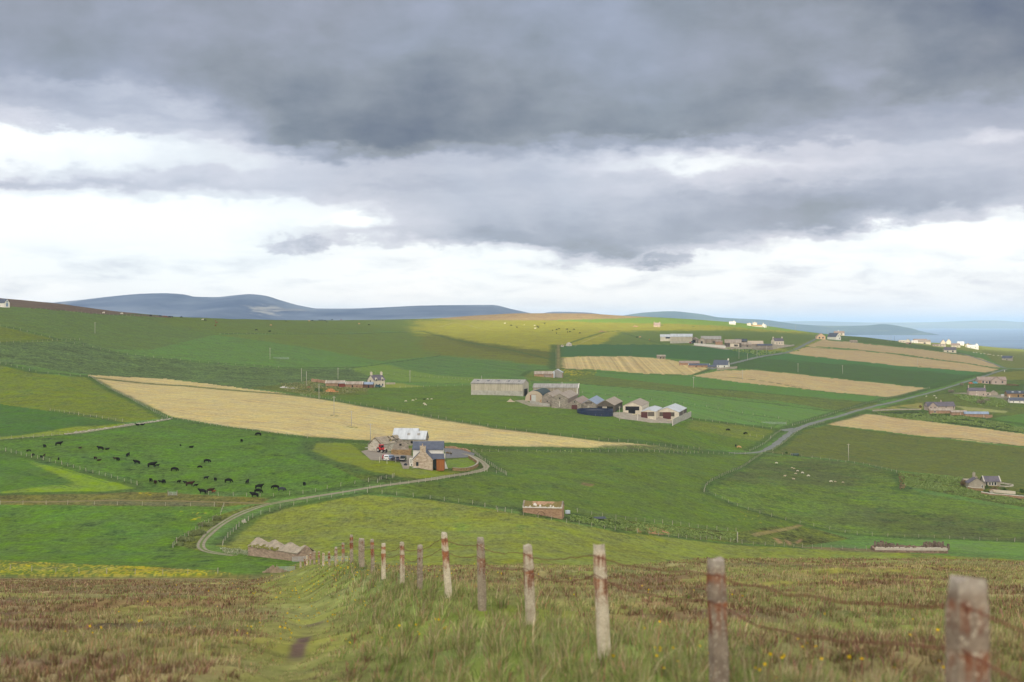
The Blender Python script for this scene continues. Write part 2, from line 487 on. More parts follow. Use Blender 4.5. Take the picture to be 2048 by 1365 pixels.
# -- left fields
field([(-900,700),(0,731),(70,747),(180,757),(205,772),(270,806),(330,837),(240,846),(100,823),(0,809),(-900,790)], (104,129,48), 1.0)
field([(-900,790),(0,809),(100,823),(245,847),(250,852),(130,868),(0,879),(-900,890)], (70,114,50), 0.9)
field([(60,868),(130,858),(245,847),(252,852),(150,868),(0,879),(0,874)], (122,150,50), 0.9, soft=5)
field([(-900,890),(0,880),(150,869),(240,856),(345,838),(450,855),(560,870),(628,879),(606,900),(660,925),(735,947),(800,956),(735,966),(660,979),(540,995),(430,990),(300,984),(280,972),(150,937),(0,902),(-900,860)], (80,122,49), 1.3)
field([(-900,850),(0,904),(150,938),(290,978),(200,986),(0,992),(-900,995)], (78,122,50), 0.9, ((0,940),(200,980),5.0,0.2))
field([(60,925),(150,940),(285,976),(200,985),(60,990),(0,990),(0,985),(150,968)], (112,150,48), 0.8, soft=8)
field([(-900,990),(0,990),(200,986),(300,984),(430,992),(545,996),(520,1008),(440,1014),(0,1010),(-900,1010)], (100,110,58), 1.6)
field([(180,1004),(380,1003),(450,1010),(420,1014),(180,1010)], (106,106,66), 1.4, soft=5)
flowers([(270,985),(370,985),(370,996),(300,996)], 0.36)
field([(-900,1008),(0,1010),(440,1014),(445,1030),(350,1088),(420,1104),(620,1122),(620,1180),(-900,1180)], (84,126,48), 1.2)
flowers([(330,1015),(430,1018),(400,1040),(330,1045)], 0.28)
field([(-900,1100),(0,1120),(120,1127),(300,1134),(430,1142),(545,1158),(500,1180),(-900,1180)], (96,124,48), 1.2)
flowers([(-300,1110),(0,1121),(120,1127),(300,1134),(430,1143),(560,1160),(500,1170),(-300,1150)], 0.66, 0.7, (206,182,52))
field([(350,1090),(440,1030),(500,1012),(560,1003),(480,1030),(415,1066),(398,1090),(405,1104)], (92,112,54), 2.0)
# -- home farm and the near meadows
field([(600,905),(625,880),(720,884),(1000,896),(1400,905),(1490,905),(1500,912),(1013,956),(880,965),(735,966),(660,930)], (82,110,48), 1.6)
field([(623,906),(632,886),(700,888),(724,904),(742,922),(800,926),(806,938),(895,941),(925,947),(840,959),(800,955),(730,942),(660,924)], (112,136,48), 0.7, None, (138,138,46), 10.0, soft=4)
field([(893,921),(938,916),(954,925),(944,934),(930,939),(895,936)], (106,140,54), 0.6)
field([(736,980),(870,963),(975,946),(1013,952),(960,915),(946,907),(1000,903),(1140,905),(1400,908),(1525,910),(1475,940),(1415,970),(1408,985),(1465,1010),(1540,1032),(1640,1060),(1475,1063),(1300,1046),(1160,1029),(1000,1016),(860,998),(740,988)], (88,120,51), 1.1)
flowers([(950,985),(1030,980),(1040,996),(960,1000)], 0.26, 1.4)
flowers([(1360,990),(1480,1000),(1600,1040),(1500,1055),(1380,1030)], 0.27, 1.4)
flowers([(1130,1000),(1170,1004),(1165,1012),(1130,1008)], 0.3, 1.4)
field([(1525,909),(1580,913),(1700,926),(1790,944),(1808,970),(1840,985),(1920,1000),(2048,1022),(2500,1080),(2500,1120),(2048,1084),(1850,1077),(1680,1067),(1540,1032),(1408,985),(1415,970),(1475,940)], (92,124,54), 1.4, None, (84,106,60), 45.0)
field([(1530,905),(1570,885),(1600,862),(1655,851),(1850,875),(2048,896),(2500,930),(2500,1000),(2048,985),(1900,952),(1800,942),(1700,922),(1580,910)], (94,114,56), 0.8, ((1600,880),(2000,960),6.0,0.12))
field([(1790,945),(1830,948),(1925,955),(1990,965),(2048,985),(2500,1010),(2500,1050),(2048,1015),(1960,1000),(1880,985),(1810,972)], (86,108,50), 2.4)
field([(430,1092),(470,1062),(505,1036),(560,1017),(730,990),(860,1000),(1000,1022),(1230,1063),(1475,1089),(1600,1096),(1750,1104),(2048,1120),(2048,1180),(440,1180),(600,1125)], (118,138,62), 1.15)
field([(1160,1030),(1300,1047),(1475,1064),(1560,1052),(1640,1060),(1700,1078),(1600,1094),(1475,1087),(1380,1078),(1230,1060),(1190,1050),(1040,1030)], (88,108,50), 2.2)
field([(1030,1018),(1180,1032),(1260,1052),(1240,1062),(1170,1050),(1040,1030)], (74,104,46), 2.2, soft=6)
field([(1292,1050),(1330,1060),(1345,1068),(1300,1070)], (172,128,84), 1.0, soft=2)
field([(1272,1056),(1282,1058),(1284,1068),(1274,1068)], (178,140,92), 1.0)
for q in ([(1545,1076),(1556,1078),(1566,1086),(1556,1088)], [(1570,1078),(1585,1086),(1580,1091),(1572,1086)], [(1592,1084),(1608,1077),(1604,1083),(1596,1088)]):
    field(q, (150,122,84), 1.2, soft=5)
field([(1500,1068),(1600,1050),(1610,1053),(1510,1074)], (136,124,74), 1.0, soft=4)
field([(1785,1085),(1850,1078),(2048,1084),(2500,1110),(2500,1140),(2048,1112),(1900,1100)], (98,140,68), 0.6, ((1850,1084),(2048,1100),4.0,0.18))
field([(1560,1092),(1750,1098),(1890,1100),(1870,1108),(1700,1104)], (120,108,74), 1.3, None, (104,126,56), 12.0)
field([(1163,965),(1190,970),(1180,974),(1160,970)], (124,106,70), 1.0, soft=4)
# -- boundaries: rough grass strips
for pts, w in [
  ([(0,652),(130,683),(250,708),(420,726),(560,736),(700,736),(880,712)], 4), ([(0,686),(160,681)], 3), ([(0,727),(70,745),(180,755),(370,772),(560,788),(640,797)], 9),
  ([(440,669),(640,668),(850,663)], 4), ([(850,664),(960,690),(1110,722)], 4), ([(60,617),(200,629),(345,635)], 4),
  ([(175,752),(205,770),(270,804),(330,836),(345,838)], 6), ([(345,838),(450,855),(560,870),(625,879)], 4), ([(100,822),(245,846)], 3),
  ([(0,880),(150,869),(240,856),(330,841)], 4), ([(0,903),(150,938),(290,978)], 4), ([(0,990),(200,986),(290,980)], 4),
  ([(625,880),(606,900),(660,925),(735,947),(790,956)], 5), ([(640,797),(740,814),(1000,857),(1200,882),(1400,900)], 9), ([(620,878),(740,885),(880,888),(1000,897),(1200,901),(1400,904),(1460,906)], 12),
  ([(735,986),(860,998),(1000,1016),(1160,1030)], 4), ([(440,1088),(470,1062),(505,1036),(560,1016),(735,986)], 4), ([(540,996),(660,980),(735,967),(800,957)], 4),
  ([(740,978),(870,962),(975,945),(1013,951)], 4), ([(946,906),(975,925),(1013,951)], 6), ([(1230,1063),(1475,1089),(1600,1096)], 3),
  ([(1525,908),(1475,940),(1415,970),(1408,985),(1465,1010),(1540,1032),(1680,1066),(1850,1077),(2048,1084)], 4), ([(1530,905),(1580,911),(1700,924),(1790,943)], 3),
  ([(1790,945),(1805,965),(1806,982)], 6), ([(1385,838),(1470,848),(1560,860)], 7), ([(1500,902),(1565,860),(1640,834),(1760,800),(1880,772)], 6), ([(1545,900),(1600,858),(1655,846),(1740,822)], 6),
  ([(1652,849),(1850,874),(2048,894)], 3), ([(1385,751),(1640,783),(1790,796)], 3), ([(1120,738),(1300,749),(1385,751),(1420,738),(1500,722),(1575,706)], 5), ([(1112,690),(1112,738)], 12),
  ([(1118,714),(1250,712),(1330,717)], 2), ([(1165,786),(1400,812),(1560,838)], 2.2), ([(1045,752),(1060,742),(1120,738)], 4), ([(1240,664),(1330,690)], 3), ([(1640,676),(1800,690),(1950,714)], 4),
  ([(1400,777),(1760,806)], 4), ([(1160,768),(1400,790),(1700,826)], 4), ([(1250,648),(1440,656),(1620,668)], 2.5), ([(1090,642),(1250,647)], 3), ([(1130,690),(1210,664),(1240,662)], 4),
  ([(1985,747),(1860,777),(1790,797)], 7), ([(2000,740),(1900,768),(1800,795)], 4), ([(1800,815),(1930,830),(2048,850)], 8), ([(560,770),(735,776)], 3)]:
    wline(pts, w, VERGE, 0.85)
wline([(1117,690),(1117,738)], 2.5, (128,118,74), 0.9)
wline([(0,879),(150,868),(240,855),(330,840)], 1.4, (150,145,120), 0.6)
wline([(690,738),(760,748),(900,757),(1060,771)], 2, (74,100,48), 0.6)
wline([(1040,855),(1130,915),(1190,922)][1:], 2, (84,98,52), 0.6)
for pole in [(669,831),(704,854),(1485,761),(1596,746),(1685,748),(1835,732),(1886,711),(1904,722)]:
    p = at(*pole); wline([(pole[0]-5,pole[1]+0.5),(pole[0]+6,pole[1]+1.5)], 2.0, VERGE, 1.0)

_b1, _b2, _b3 = at(560, 1316, True).y, at(560, 1266, True).y, at(575, 1246, True).y
BARE = ((_b1 + _b2) / 2, (_b2 - _b1) / 2 + .2, _b3)
print('bare', BARE)
def tram(a, b, n, gap, off=0.0):
    """n pairs of wheel marks left by the sprayer, running a-b"""
    A, B = at(*a), at(*b); d = (B - A); d.z = 0; d.normalize(); nn = Vector((-d.y, d.x, 0))
    for k in range(n):
        for q in (-.95, .95):
            o = nn * (off + k * gap + q)
            P = [A + o, (A + B) / 2 + o, B + o]
            wline([(1024 + F * p.x / p.y, YH - ground(p.x, p.y) / p.y * F) for p in P], 0.75, (62, 92, 48), 0.55)
tram((800,727),(1060,763),4,22); tram((1230,778),(1580,850),3,20,-24); tram((1160,700),(1500,706),3,22,-10); tram((1520,728),(1900,764),3,24,-20); tram((20,835),(150,862),2,16,-6); tram((20,930),(160,972),2,14,-4)
for pts in ([(1400,842),(1440,846),(1545,852),(1562,846)], [(1545,856),(1556,848),(1590,842)], [(120,690),(330,730),(560,760)], [(1150,960),(1240,925),(1340,905)], [(1040,975),(1160,968),(1280,985)]): wline(pts, 1.0, (76, 96, 46), 0.5)
def rushes(pts, amt, rgb=(66, 92, 42)):
    idx = pick(pts)
    n = fbm(X_[idx] / 7, Y_[idx] / 9, 201, 4) * .6 + fbm(X_[idx] / 2.2, Y_[idx] / 2.6, 207, 3) * .4
    f = (.6 * sstep(1 - amt, 1.12 - amt, n))[:, None].astype(np.float32); colr[idx] = colr[idx] * (1 - f) + np.array(lin(rgb), np.float32) * f; mott[idx] += f[:, 0] * .6
rushes([(20,885),(150,870),(345,840),(620,880),(605,900),(730,947),(660,978),(540,994),(300,984),(150,937)], .42)
rushes([(1408,985),(1475,940),(1525,912),(1790,944),(1808,970),(2048,1022),(2048,1082),(1680,1065),(1540,1031)], .44)
rushes([(0,1012),(440,1016),(350,1088),(620,1122),(620,1150),(0,1125)], .44); rushes([(740,988),(980,948),(1400,908),(1480,938),(1408,985),(1480,1020),(1300,1045),(1000,1016)], .40); rushes([(470,1064),(730,990),(1000,1022),(1475,1089),(1900,1112),(1500,1125),(600,1125)], .40, (96,116,52)); rushes([(560,786),(900,775),(1240,832),(1500,880),(1400,898),(1000,856)], .40)
rushes([(1530,905),(1600,862),(2048,896),(2048,985),(1800,942)], .40, (80, 98, 52)); rushes([(0,735),(200,765),(330,836),(100,822),(0,808)], .42, (84,106,44))
# -- the moor in front: heather, rough grass, straw
nr = np.nonzero(row_ < NN)[0]
Xn, Yn = X_[nr], Y_[nr]
un = Xn - fence_x(Yn)
h1 = fbm(Xn / 3.2, Yn / 3.2, 5, 4); h2 = fbm(Xn / 0.7, Yn / 0.7, 8, 3); h3 = fbm(Xn / 9.0, Yn / 11.0, 12, 3)
def moor_kind(X, Y):
    """heather amount, straw amount, lush amount, worn-path amount, bare-earth amount"""
    u = X - fence_x(Y)
    a = fbm(X / 3.2, Y / 3.2, 5, 4); b = fbm(X / 9.0, Y / 11.0, 12, 3); c = fbm(X / 1.3, Y / 1.3, 21, 3)
    lush = np.exp(-((u + 0.5) / 1.9) ** 2) * (1 - sstep(60, 90, Y)) + 0.25 * sstep(0.55, 0.7, b)
    px = 1024 + F * X / np.maximum(Y, 1)
    pxp = np.interp(Y, [8, 12, 16, 20, 30, 60, 300], [575, 570, 565, 590, 625, 600, 560])
    up = (px - pxp) * Y / F
    path = np.exp(-(up / (0.55 + 0.012 * Y)) ** 2)
    bare = np.exp(-(up / 0.13) ** 4) * np.exp(-((Y - BARE[0]) / BARE[1]) ** 6) + .7 * np.exp(-((up - .05) / 0.22) ** 4) * np.exp(-((Y - BARE[2]) / 1.0) ** 4)
    bare = bare + 0.5 * np.exp(-(up / 0.5) ** 2) * sstep(60, 90, Y) * (1 - sstep(150, 260, Y)) * (c > 0.45)
    heath = sstep(0.44, 0.60, a * 0.65 + b * 0.35 + 0.05 * sstep(30, 70, Y) + np.where(u < -2, 0.03, -0.02))
    heath = heath * (1 - np.clip(lush * 1.2, 0, 1)) * (1 - 0.85 * path)
    straw = sstep(0.56, 0.72, c) * (1 - 0.5 * path)
    bare = bare * sstep(.30, .48, c * .6 + b * .4 + .06)
    return heath, straw, np.clip(lush, 0, 1), path, np.clip(bare, 0, 1)
ht, sw, lu, pa, ba = moor_kind(Xn, Yn)
def lerp(c, f, rgb):
    f = np.clip(f, 0, 1)[:, None]
    return c * (1 - f) + np.array(lin(rgb)) * f
c = np.tile(np.array(lin((128, 124, 68))), (len(nr), 1))
c = lerp(c, sstep(0.4, 0.62, h3) * 0.6, (120, 128, 64))
c = lerp(c, ht * 0.8, (122, 98, 72))
c = lerp(c, sw * 0.5, (164, 148, 104))
c = lerp(c, lu * 0.7, (108, 126, 58))
c = lerp(c, pa * 0.6, (128, 130, 66))
c = lerp(c, ba, (98, 82, 70))
blend = (1 - sstep(0, 1, np.clip((Yn - 285) / 12, 0, 1))) 
lowl = (row_[nr] >= NN - 25)
f = np.where(lowl, 0.0, 1.0)[:, None]
colr[nr] = colr[nr] * (1 - f) + c * f
mott[nr] = np.where(lowl, mott[nr], 1.3)
strp[nr] = np.where(lowl, strp[nr], 0)
ok = lowl & (jy[nr] > 1148) & (px_[nr] < 640)          # moor edge above the flower strip
colr[nr[ok]] = lerp(colr[nr[ok]], np.full(ok.sum(), 0.8), (108, 104, 60))

idx = np.arange(NV).reshape(NR, NC)
quads = np.stack([idx[:-1, :-1], idx[:-1, 1:], idx[1:, 1:], idx[1:, :-1]], -1).reshape(-1, 4)
me = np_mesh('terrain', np.stack([X_, Y_, GZ.ravel()], 1), quads, 4)
fattr(me, 'Col', colr, 'COLOR'); fattr(me, 'mott', mott); fattr(me, 'strp', strp); fattr(me, 'su', su)

m, t, bs = new_mat('grassland')
geo = t.new('ShaderNodeNewGeometry'); pos = geo.outputs['Position']
ac = t.attr('Col').outputs['Color']; am = t.attr('mott').outputs['Fac']; asx = t.attr('strp').outputs['Fac']; au = t.attr('su').outputs['Fac']
n1 = t.noise(pos, 0.55, 5, 0.62); n2 = t.noise(pos, 0.05, 4, 0.6); n3 = t.noise(pos, 3.1, 3, 0.6); n4 = t.noise(pos, 0.16, 3, 0.6)
n5 = t.noise(t.vscale(pos, (1.0, 0.35, 1.0)), 1.3, 4, 0.7)
v = t.add(t.mul(t.sub(n1, 0.5), 1.3), t.add(t.mul(t.sub(n2, 0.5), 0.6), t.add(t.mul(t.sub(n3, 0.5), 0.7), t.add(t.mul(t.sub(n4, 0.5), 0.75), t.mul(t.sub(n5, 0.5), 1.2)))))
v = t.mul(v, am)
sn = t.noise(None, 1.0, 3, 0.75, '1D', au)
sw_ = t.noise(t.vscale(pos, (1, 1, 0.0)), 0.35, 3, 0.6)
v = t.add(v, t.mul(t.mul(t.sub(sn, 0.5), t.add(0.4, t.mul(sw_, 1.2))), t.mul(asx, 2.2)))
v = t.add(v, 1.0)
v = t.m('MAXIMUM', v, 0.25)
vm = t.new('ShaderNodeVectorMath', operation='SCALE'); t.l.new(ac, vm.inputs[0]); t.l.new(v, vm.inputs['Scale'])
hs = t.new('ShaderNodeHueSaturation'); t.l.new(vm.outputs[0], hs.inputs['Color'])
t.l.new(t.mapr(n2, 0.3, 0.7, 0.487, 0.508), hs.inputs['Hue'])
t.l.new(t.mapr(n4, 0.3, 0.7, 0.86, 1.1), hs.inputs['Saturation'])
t.l.new(hs.outputs[0], bs.inputs['Base Color'])
bs.inputs['Roughness'].default_value = 0.95; bs.inputs['Specular IOR Level'].default_value = 0.08
bp = t.new('ShaderNodeBump'); bp.inputs['Strength'].default_value = 0.55; bp.inputs['Distance'].default_value = 0.35
t.l.new(t.add(n1, t.mul(n3, 0.35)), bp.inputs['Height']); t.l.new(bp.outputs[0], bs.inputs['Normal'])
tag(link('terrain', me, m), kind='structure')
# ------------------------------------------------------------------ sea and far hills
def ringsheet(name, xs, ys, zfun, mt, kind='structure'):
    XX, YY = np.meshgrid(xs, ys)
    ZZ = zfun(XX, YY)
    n, k = XX.shape
    ii = np.arange(n * k).reshape(n, k)
    q = np.stack([ii[:-1, :-1], ii[:-1, 1:], ii[1:, 1:], ii[1:, :-1]], -1).reshape(-1, 4)
    me = np_mesh(name, np.stack([XX.ravel(), YY.ravel(), ZZ.ravel()], 1), q, 4)
    return tag(link(name, me, mt), kind=kind)

m, t, bs = new_mat('sea_water')
geo = t.new('ShaderNodeNewGeometry'); pos = geo.outputs['Position']
sc = t.vscale(pos, (0.0009, 0.0035, 1.0))
n = t.noise(sc, 1.0, 5, 0.62)
c = t.mix(t.mapr(n, 0.36, 0.64), lin((66, 92, 122)), lin((116, 138, 160)))
wv = t.noise(t.vscale(pos, (0.004, 0.02, 1)), 1.0, 4, 0.7)
c = t.mix(t.mapr(wv, 0.62, 0.72, 0, 0.55), c, lin((170, 186, 200)))
t.l.new(c, bs.inputs['Base Color'])
bs.inputs['Roughness'].default_value = 0.45; bs.inputs['Specular IOR Level'].default_value = 0.3
wb = t.new('ShaderNodeBump'); wb.inputs['Strength'].default_value = 0.4; wb.inputs['Distance'].default_value = 3.0
t.l.new(wv, wb.inputs['Height']); t.l.new(wb.outputs[0], bs.inputs['Normal'])
ringsheet('sea', np.linspace(-60000, 60000, 61), np.geomspace(1500, 75000, 60), lambda x, y: np.full(x.shape, SEA_Z), m)

def hill(pts, dist, deep, mt, seed, base=SEA_Z - 8, rough=14.0, name='hill'):
    xs = np.array([p[0] for p in pts], float); ys = np.array([p[1] for p in pts], float)
    px = np.linspace(xs[0], xs[-1], 420)
    top = pchip(xs, ys, px)
    ztop = -(top - YH) / F * dist
    rows = np.linspace(-1, 1, 90)
    V = []
    for r in rows:
        D = dist + r * deep
        prof = (1 - abs(r)) ** 0.95 if r < 0 else (1 - r) ** 1.1
        x = (px - 1024) / F * dist
        nse = (fbm(x / (deep * 0.35) + 3, np.full_like(x, D) / (deep * 0.35), seed, 5) - 0.5) * rough * 4 * min(1.0, abs(r) * 3)
        ends = np.minimum(1, np.minimum(np.linspace(0, 30, 420), np.linspace(30, 0, 420)) / 1.0)
        z = base + (ztop - base) * prof + nse * prof * ends
        lim = ztop + (D - dist) * (YH - top) / F - 0.02 * abs(D - dist)
        z = np.minimum(z, np.maximum(lim, base))
        V.append(np.stack([x, np.full_like(x, D), z], 1))
    V = np.array(V)
    ii = np.arange(len(rows) * 420).reshape(len(rows), 420)
    q = np.stack([ii[:-1, :-1], ii[:-1, 1:], ii[1:, 1:], ii[1:, :-1]], -1).reshape(-1, 4)
    me = np_mesh(name, V.reshape(-1, 3), q, 4)
    return tag(link(name, me, mt), kind='structure')

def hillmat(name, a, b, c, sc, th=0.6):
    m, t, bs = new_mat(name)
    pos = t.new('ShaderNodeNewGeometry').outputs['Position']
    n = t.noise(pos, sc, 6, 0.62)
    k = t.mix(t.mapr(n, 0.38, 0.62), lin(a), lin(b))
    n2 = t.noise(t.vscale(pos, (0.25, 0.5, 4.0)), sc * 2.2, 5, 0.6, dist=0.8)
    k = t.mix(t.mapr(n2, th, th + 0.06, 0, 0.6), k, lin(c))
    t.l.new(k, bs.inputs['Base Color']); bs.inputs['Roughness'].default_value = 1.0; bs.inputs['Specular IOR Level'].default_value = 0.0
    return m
heather = hillmat('hazy_heather_hill', (48, 58, 84), (92, 100, 116), (150, 146, 138), 0.0019)  # heather colour made bluer, adding distance haze to the surface
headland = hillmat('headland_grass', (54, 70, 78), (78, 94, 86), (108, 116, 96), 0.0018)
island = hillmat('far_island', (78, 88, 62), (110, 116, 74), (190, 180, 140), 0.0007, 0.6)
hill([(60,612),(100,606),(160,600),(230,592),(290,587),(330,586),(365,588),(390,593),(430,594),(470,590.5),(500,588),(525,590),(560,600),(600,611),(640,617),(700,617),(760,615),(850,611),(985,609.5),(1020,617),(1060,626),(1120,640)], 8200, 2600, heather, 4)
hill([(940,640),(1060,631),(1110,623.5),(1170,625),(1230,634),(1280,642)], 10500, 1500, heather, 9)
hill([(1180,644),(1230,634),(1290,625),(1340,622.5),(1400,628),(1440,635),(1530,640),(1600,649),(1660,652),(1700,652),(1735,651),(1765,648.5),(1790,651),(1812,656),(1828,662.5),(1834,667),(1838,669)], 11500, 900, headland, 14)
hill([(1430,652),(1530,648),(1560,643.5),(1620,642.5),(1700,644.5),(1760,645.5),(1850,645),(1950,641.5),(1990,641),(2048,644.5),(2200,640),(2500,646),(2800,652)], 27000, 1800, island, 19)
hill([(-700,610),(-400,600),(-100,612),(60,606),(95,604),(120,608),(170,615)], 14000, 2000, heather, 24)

# ------------------------------------------------------------------ sky: evening cloud over a bright horizon (world shader, fixed to compass directions)
world = bpy.data.worlds.new('World'); scene.world = world; world.use_nodes = True
t = NT(world.node_tree); t.n.clear()
wo = t.new('ShaderNodeOutputWorld'); bg = t.new('ShaderNodeBackground')
t.l.new(bg.outputs[0], wo.inputs[0])
tc = t.new('ShaderNodeTexCoord'); dirv = tc.outputs['Generated']
sx = t.new('ShaderNodeSeparateXYZ'); t.l.new(dirv, sx.inputs[0])
azn = t.m('ARCTAN2', sx.outputs[0], sx.outputs[1])
eln = t.m('ARCSINE', sx.outputs[2])
AZW = math.atan(1024 / F)
def e_of(py): return math.atan((YH - py) / F)
# flattened coordinates: cloud is long and thin towards the horizon
cv = t.comb(t.mul(azn, 1.0), t.mul(eln, 2.3), 0.0)
w1 = t.new('ShaderNodeTexNoise'); t.l.new(cv, w1.inputs['Vector']); w1.inputs['Scale'].default_value = 9.0; w1.inputs['Detail'].default_value = 6.0; w1.inputs['Roughness'].default_value = 0.58
w2 = t.new('ShaderNodeTexNoise'); t.l.new(cv, w2.inputs['Vector']); w2.inputs['Scale'].default_value = 34.0; w2.inputs['Detail'].default_value = 6.0; w2.inputs['Roughness'].default_value = 0.6
s1 = t.new('ShaderNodeSeparateColor'); t.l.new(w1.outputs[1], s1.inputs[0])
s2 = t.new('ShaderNodeSeparateColor'); t.l.new(w2.outputs[1], s2.inputs[0])
def warp(base, a, b, ka, kb):
    return t.add(base, t.add(t.mul(t.sub(a, 0.5), ka), t.mul(t.sub(b, 0.5), kb)))
azw = warp(azn, s1.outputs[0], s2.outputs[0], 0.085, 0.05)
elw = warp(eln, s1.outputs[1], s2.outputs[1], 0.022, 0.027)
fu = t.mapr(azw, -AZW, AZW)
ROWS = [   # height in the photo, brightness left to right (every 204.8 px)
 (-700, [170,170,168,165,165,165,165,160,160,160,160]),
 (-120, [145,148,150,150,150,150,148,146,140,128,118]),
 (0,   [146,150,154,156,158,154,152,150,142,128,116]),
 (70,  [150,154,154,152,150,148,150,150,146,128,116]),
 (130, [152,150,144,142,140,140,146,146,142,124,120]),
 (195, [162,168,158,136,130,128,140,142,134,126,138]),
 (235, [176,186,172,132,124,124,134,140,140,160,164]),
 (262, [206,204,188,128,122,124,132,144,162,170,166]),
 (282, [252,248,204,126,120,132,158,172,176,176,170]),
 (303, [253,250,222,168,140,162,190,202,206,192,182]),
 (330, [246,240,226,206,190,190,206,224,216,194,186]),
 (355, [226,218,210,202,196,190,198,206,202,184,180]),
 (378, [188,194,200,198,186,194,192,188,182,170,178]),
 (398, [232,228,224,208,194,192,186,172,168,164,176]),
 (418, [254,254,252,236,198,188,178,160,158,164,190]),
 (445, [254,254,254,244,204,182,168,152,160,196,236]),
 (468, [254,254,254,226,198,168,158,150,206,250,253]),
 (486, [254,254,254,214,222,166,150,170,246,253,253]),
 (502, [254,254,254,246,252,224,158,204,252,253,253]),
 (520, [254,254,254,253,254,252,206,240,252,252,251]),
 (545, [253,254,254,254,254,253,251,249,246,242,241]),
 (575, [243,248,253,253,253,251,249,246,241,237,235]),
 (605, [231,240,248,251,249,247,244,241,238,236,235]),
 (648, [226,236,242,245,244,241,239,237,235,235,235]),
]
val = None; prev = None
for py, vals in ROWS:
    r = t.ramp(fu, [(i / 10.0, v / 255.0) for i, v in enumerate(vals)], 'EASE')
    if val is None: val = r
    else:
        f = t.mapr(elw, e_of(prev), e_of(py), 0, 1, True)
        nd = t.new('ShaderNodeMix', data_type='FLOAT'); t.l.new(f, nd.inputs[0]); t.l.new(val, nd.inputs[2]); t.l.new(r, nd.inputs[3]); val = nd.outputs[0]
    prev = py
def blob(px, py, rx, ry, amt, sf=0.1):
    global val
    dx = t.mul(t.sub(azw, math.atan((px - 1024) / F)), F / rx); dy = t.mul(t.sub(elw, e_of(py)), F / ry)
    d = t.m('SQRT', t.add(t.mul(dx, dx), t.mul(dy, dy)))
    val = t.add(val, t.mul(t.mapr(d, sf, 1.35 + (0.5 - sf), 1, 0, True), amt))
blob(1335, 524, 56, 12, -0.20, 0.5)
blob(590, 494, 56, 11, -0.12, 0.5)
blob(700, 450, 60, 16, 0.10)
blob(1340, 320, 170, 18, 0.07)
blob(2000, 292, 60, 14, 0.12)
blob(150, 195, 160, 14, 0.07)
blob(370, 215, 70, 26, 0.10)
blob(1690, 165, 60, 26, 0.05)
blob(95, 583, 60, 14, 0.07)
blob(1900, 545, 150, 7, -0.035)
blob(1560, 545, 110, 6, -0.03)
blob(1800, 512, 90, 10, -0.02)
# fine billows: strongest in the grey, faint in the bright bands
b1 = t.noise(t.comb(azn, t.mul(eln, 1.35), 2.0), 7.5, 7, 0.55, dist=0.25)
b2 = t.noise(t.comb(azn, t.mul(eln, 1.7), 5.0), 24.0, 5, 0.55, dist=0.2)
b3 = t.noise(t.comb(azn, t.mul(eln, 4.5), 7.0), 15.0, 6, 0.62, dist=0.3)
grey = t.mapr(val, 0.55, 0.99, 1.0, 0.12)
val = t.add(val, t.mul(grey, t.add(t.mul(t.sub(b1, 0.5), 0.33), t.add(t.mul(t.sub(b2, 0.5), 0.17), t.mul(t.sub(b3, 0.5), t.mapr(val, 0.60, 0.75, 0.04, 0.16))))))
lowc = t.mul(t.mapr(eln, e_of(640), e_of(560), 0.3, 1.0), t.mapr(eln, e_of(480), e_of(530), 0.0, 1.0))
val = t.sub(val, t.mul(lowc, t.mapr(b3, 0.47, 0.66, 0.0, 0.11)))
cloud = t.ramp(val, [(0.38, lin((84, 92, 116))), (0.47, lin((116, 122, 136))), (0.55, lin((141, 146, 156))), (0.64, lin((160, 165, 182))), (0.73, lin((186, 189, 204))),
                     (0.835, lin((216, 216, 227))), (0.885, lin((233, 235, 241))), (0.935, (0.97, 0.985, 1.0)), (1.0, (1.10, 1.10, 1.09))])
tint = t.noise(t.comb(azn, eln, 9.0), 4.5, 3, 0.5)
cloud = t.mix(t.mapr(tint, 0.52, 0.66, 0, 0.5), cloud, t.mix(0.5, cloud, (1.08, 0.97, 0.92), 'MULTIPLY'))
cloud = t.mix(t.mapr(tint, 0.34, 0.48, 0.45, 0), cloud, t.mix(1.0, cloud, (0.90, 0.98, 1.03), 'MULTIPLY'))
# unseen broken cloud above and behind the camera, brightened to light ground and fronts
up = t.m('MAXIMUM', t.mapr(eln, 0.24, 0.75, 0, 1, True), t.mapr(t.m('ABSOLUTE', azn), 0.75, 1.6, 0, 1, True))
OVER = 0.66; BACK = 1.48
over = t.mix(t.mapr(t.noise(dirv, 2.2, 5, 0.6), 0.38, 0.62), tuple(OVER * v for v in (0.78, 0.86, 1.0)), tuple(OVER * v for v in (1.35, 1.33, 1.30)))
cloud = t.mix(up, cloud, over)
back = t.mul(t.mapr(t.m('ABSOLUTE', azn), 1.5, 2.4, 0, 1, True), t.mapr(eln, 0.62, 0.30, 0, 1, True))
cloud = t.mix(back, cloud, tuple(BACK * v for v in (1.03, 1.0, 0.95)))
sky = t.new('ShaderNodeTexSky', sky_type='NISHITA'); sky.sun_disc = False
sky.sun_elevation = math.radians(SUN_EL); sky.sun_rotation = math.radians(SUN_AZ)
SKY_STR = 0.1
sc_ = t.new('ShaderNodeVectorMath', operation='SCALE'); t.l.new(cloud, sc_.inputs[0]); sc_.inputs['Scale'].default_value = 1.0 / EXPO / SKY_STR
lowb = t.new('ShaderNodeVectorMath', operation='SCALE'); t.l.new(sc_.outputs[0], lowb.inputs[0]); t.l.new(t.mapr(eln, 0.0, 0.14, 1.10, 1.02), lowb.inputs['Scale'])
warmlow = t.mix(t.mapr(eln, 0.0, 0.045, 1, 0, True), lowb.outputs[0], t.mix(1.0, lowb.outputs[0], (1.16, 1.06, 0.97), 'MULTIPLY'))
fin = t.mix(0.05, warmlow, sky.outputs[0])
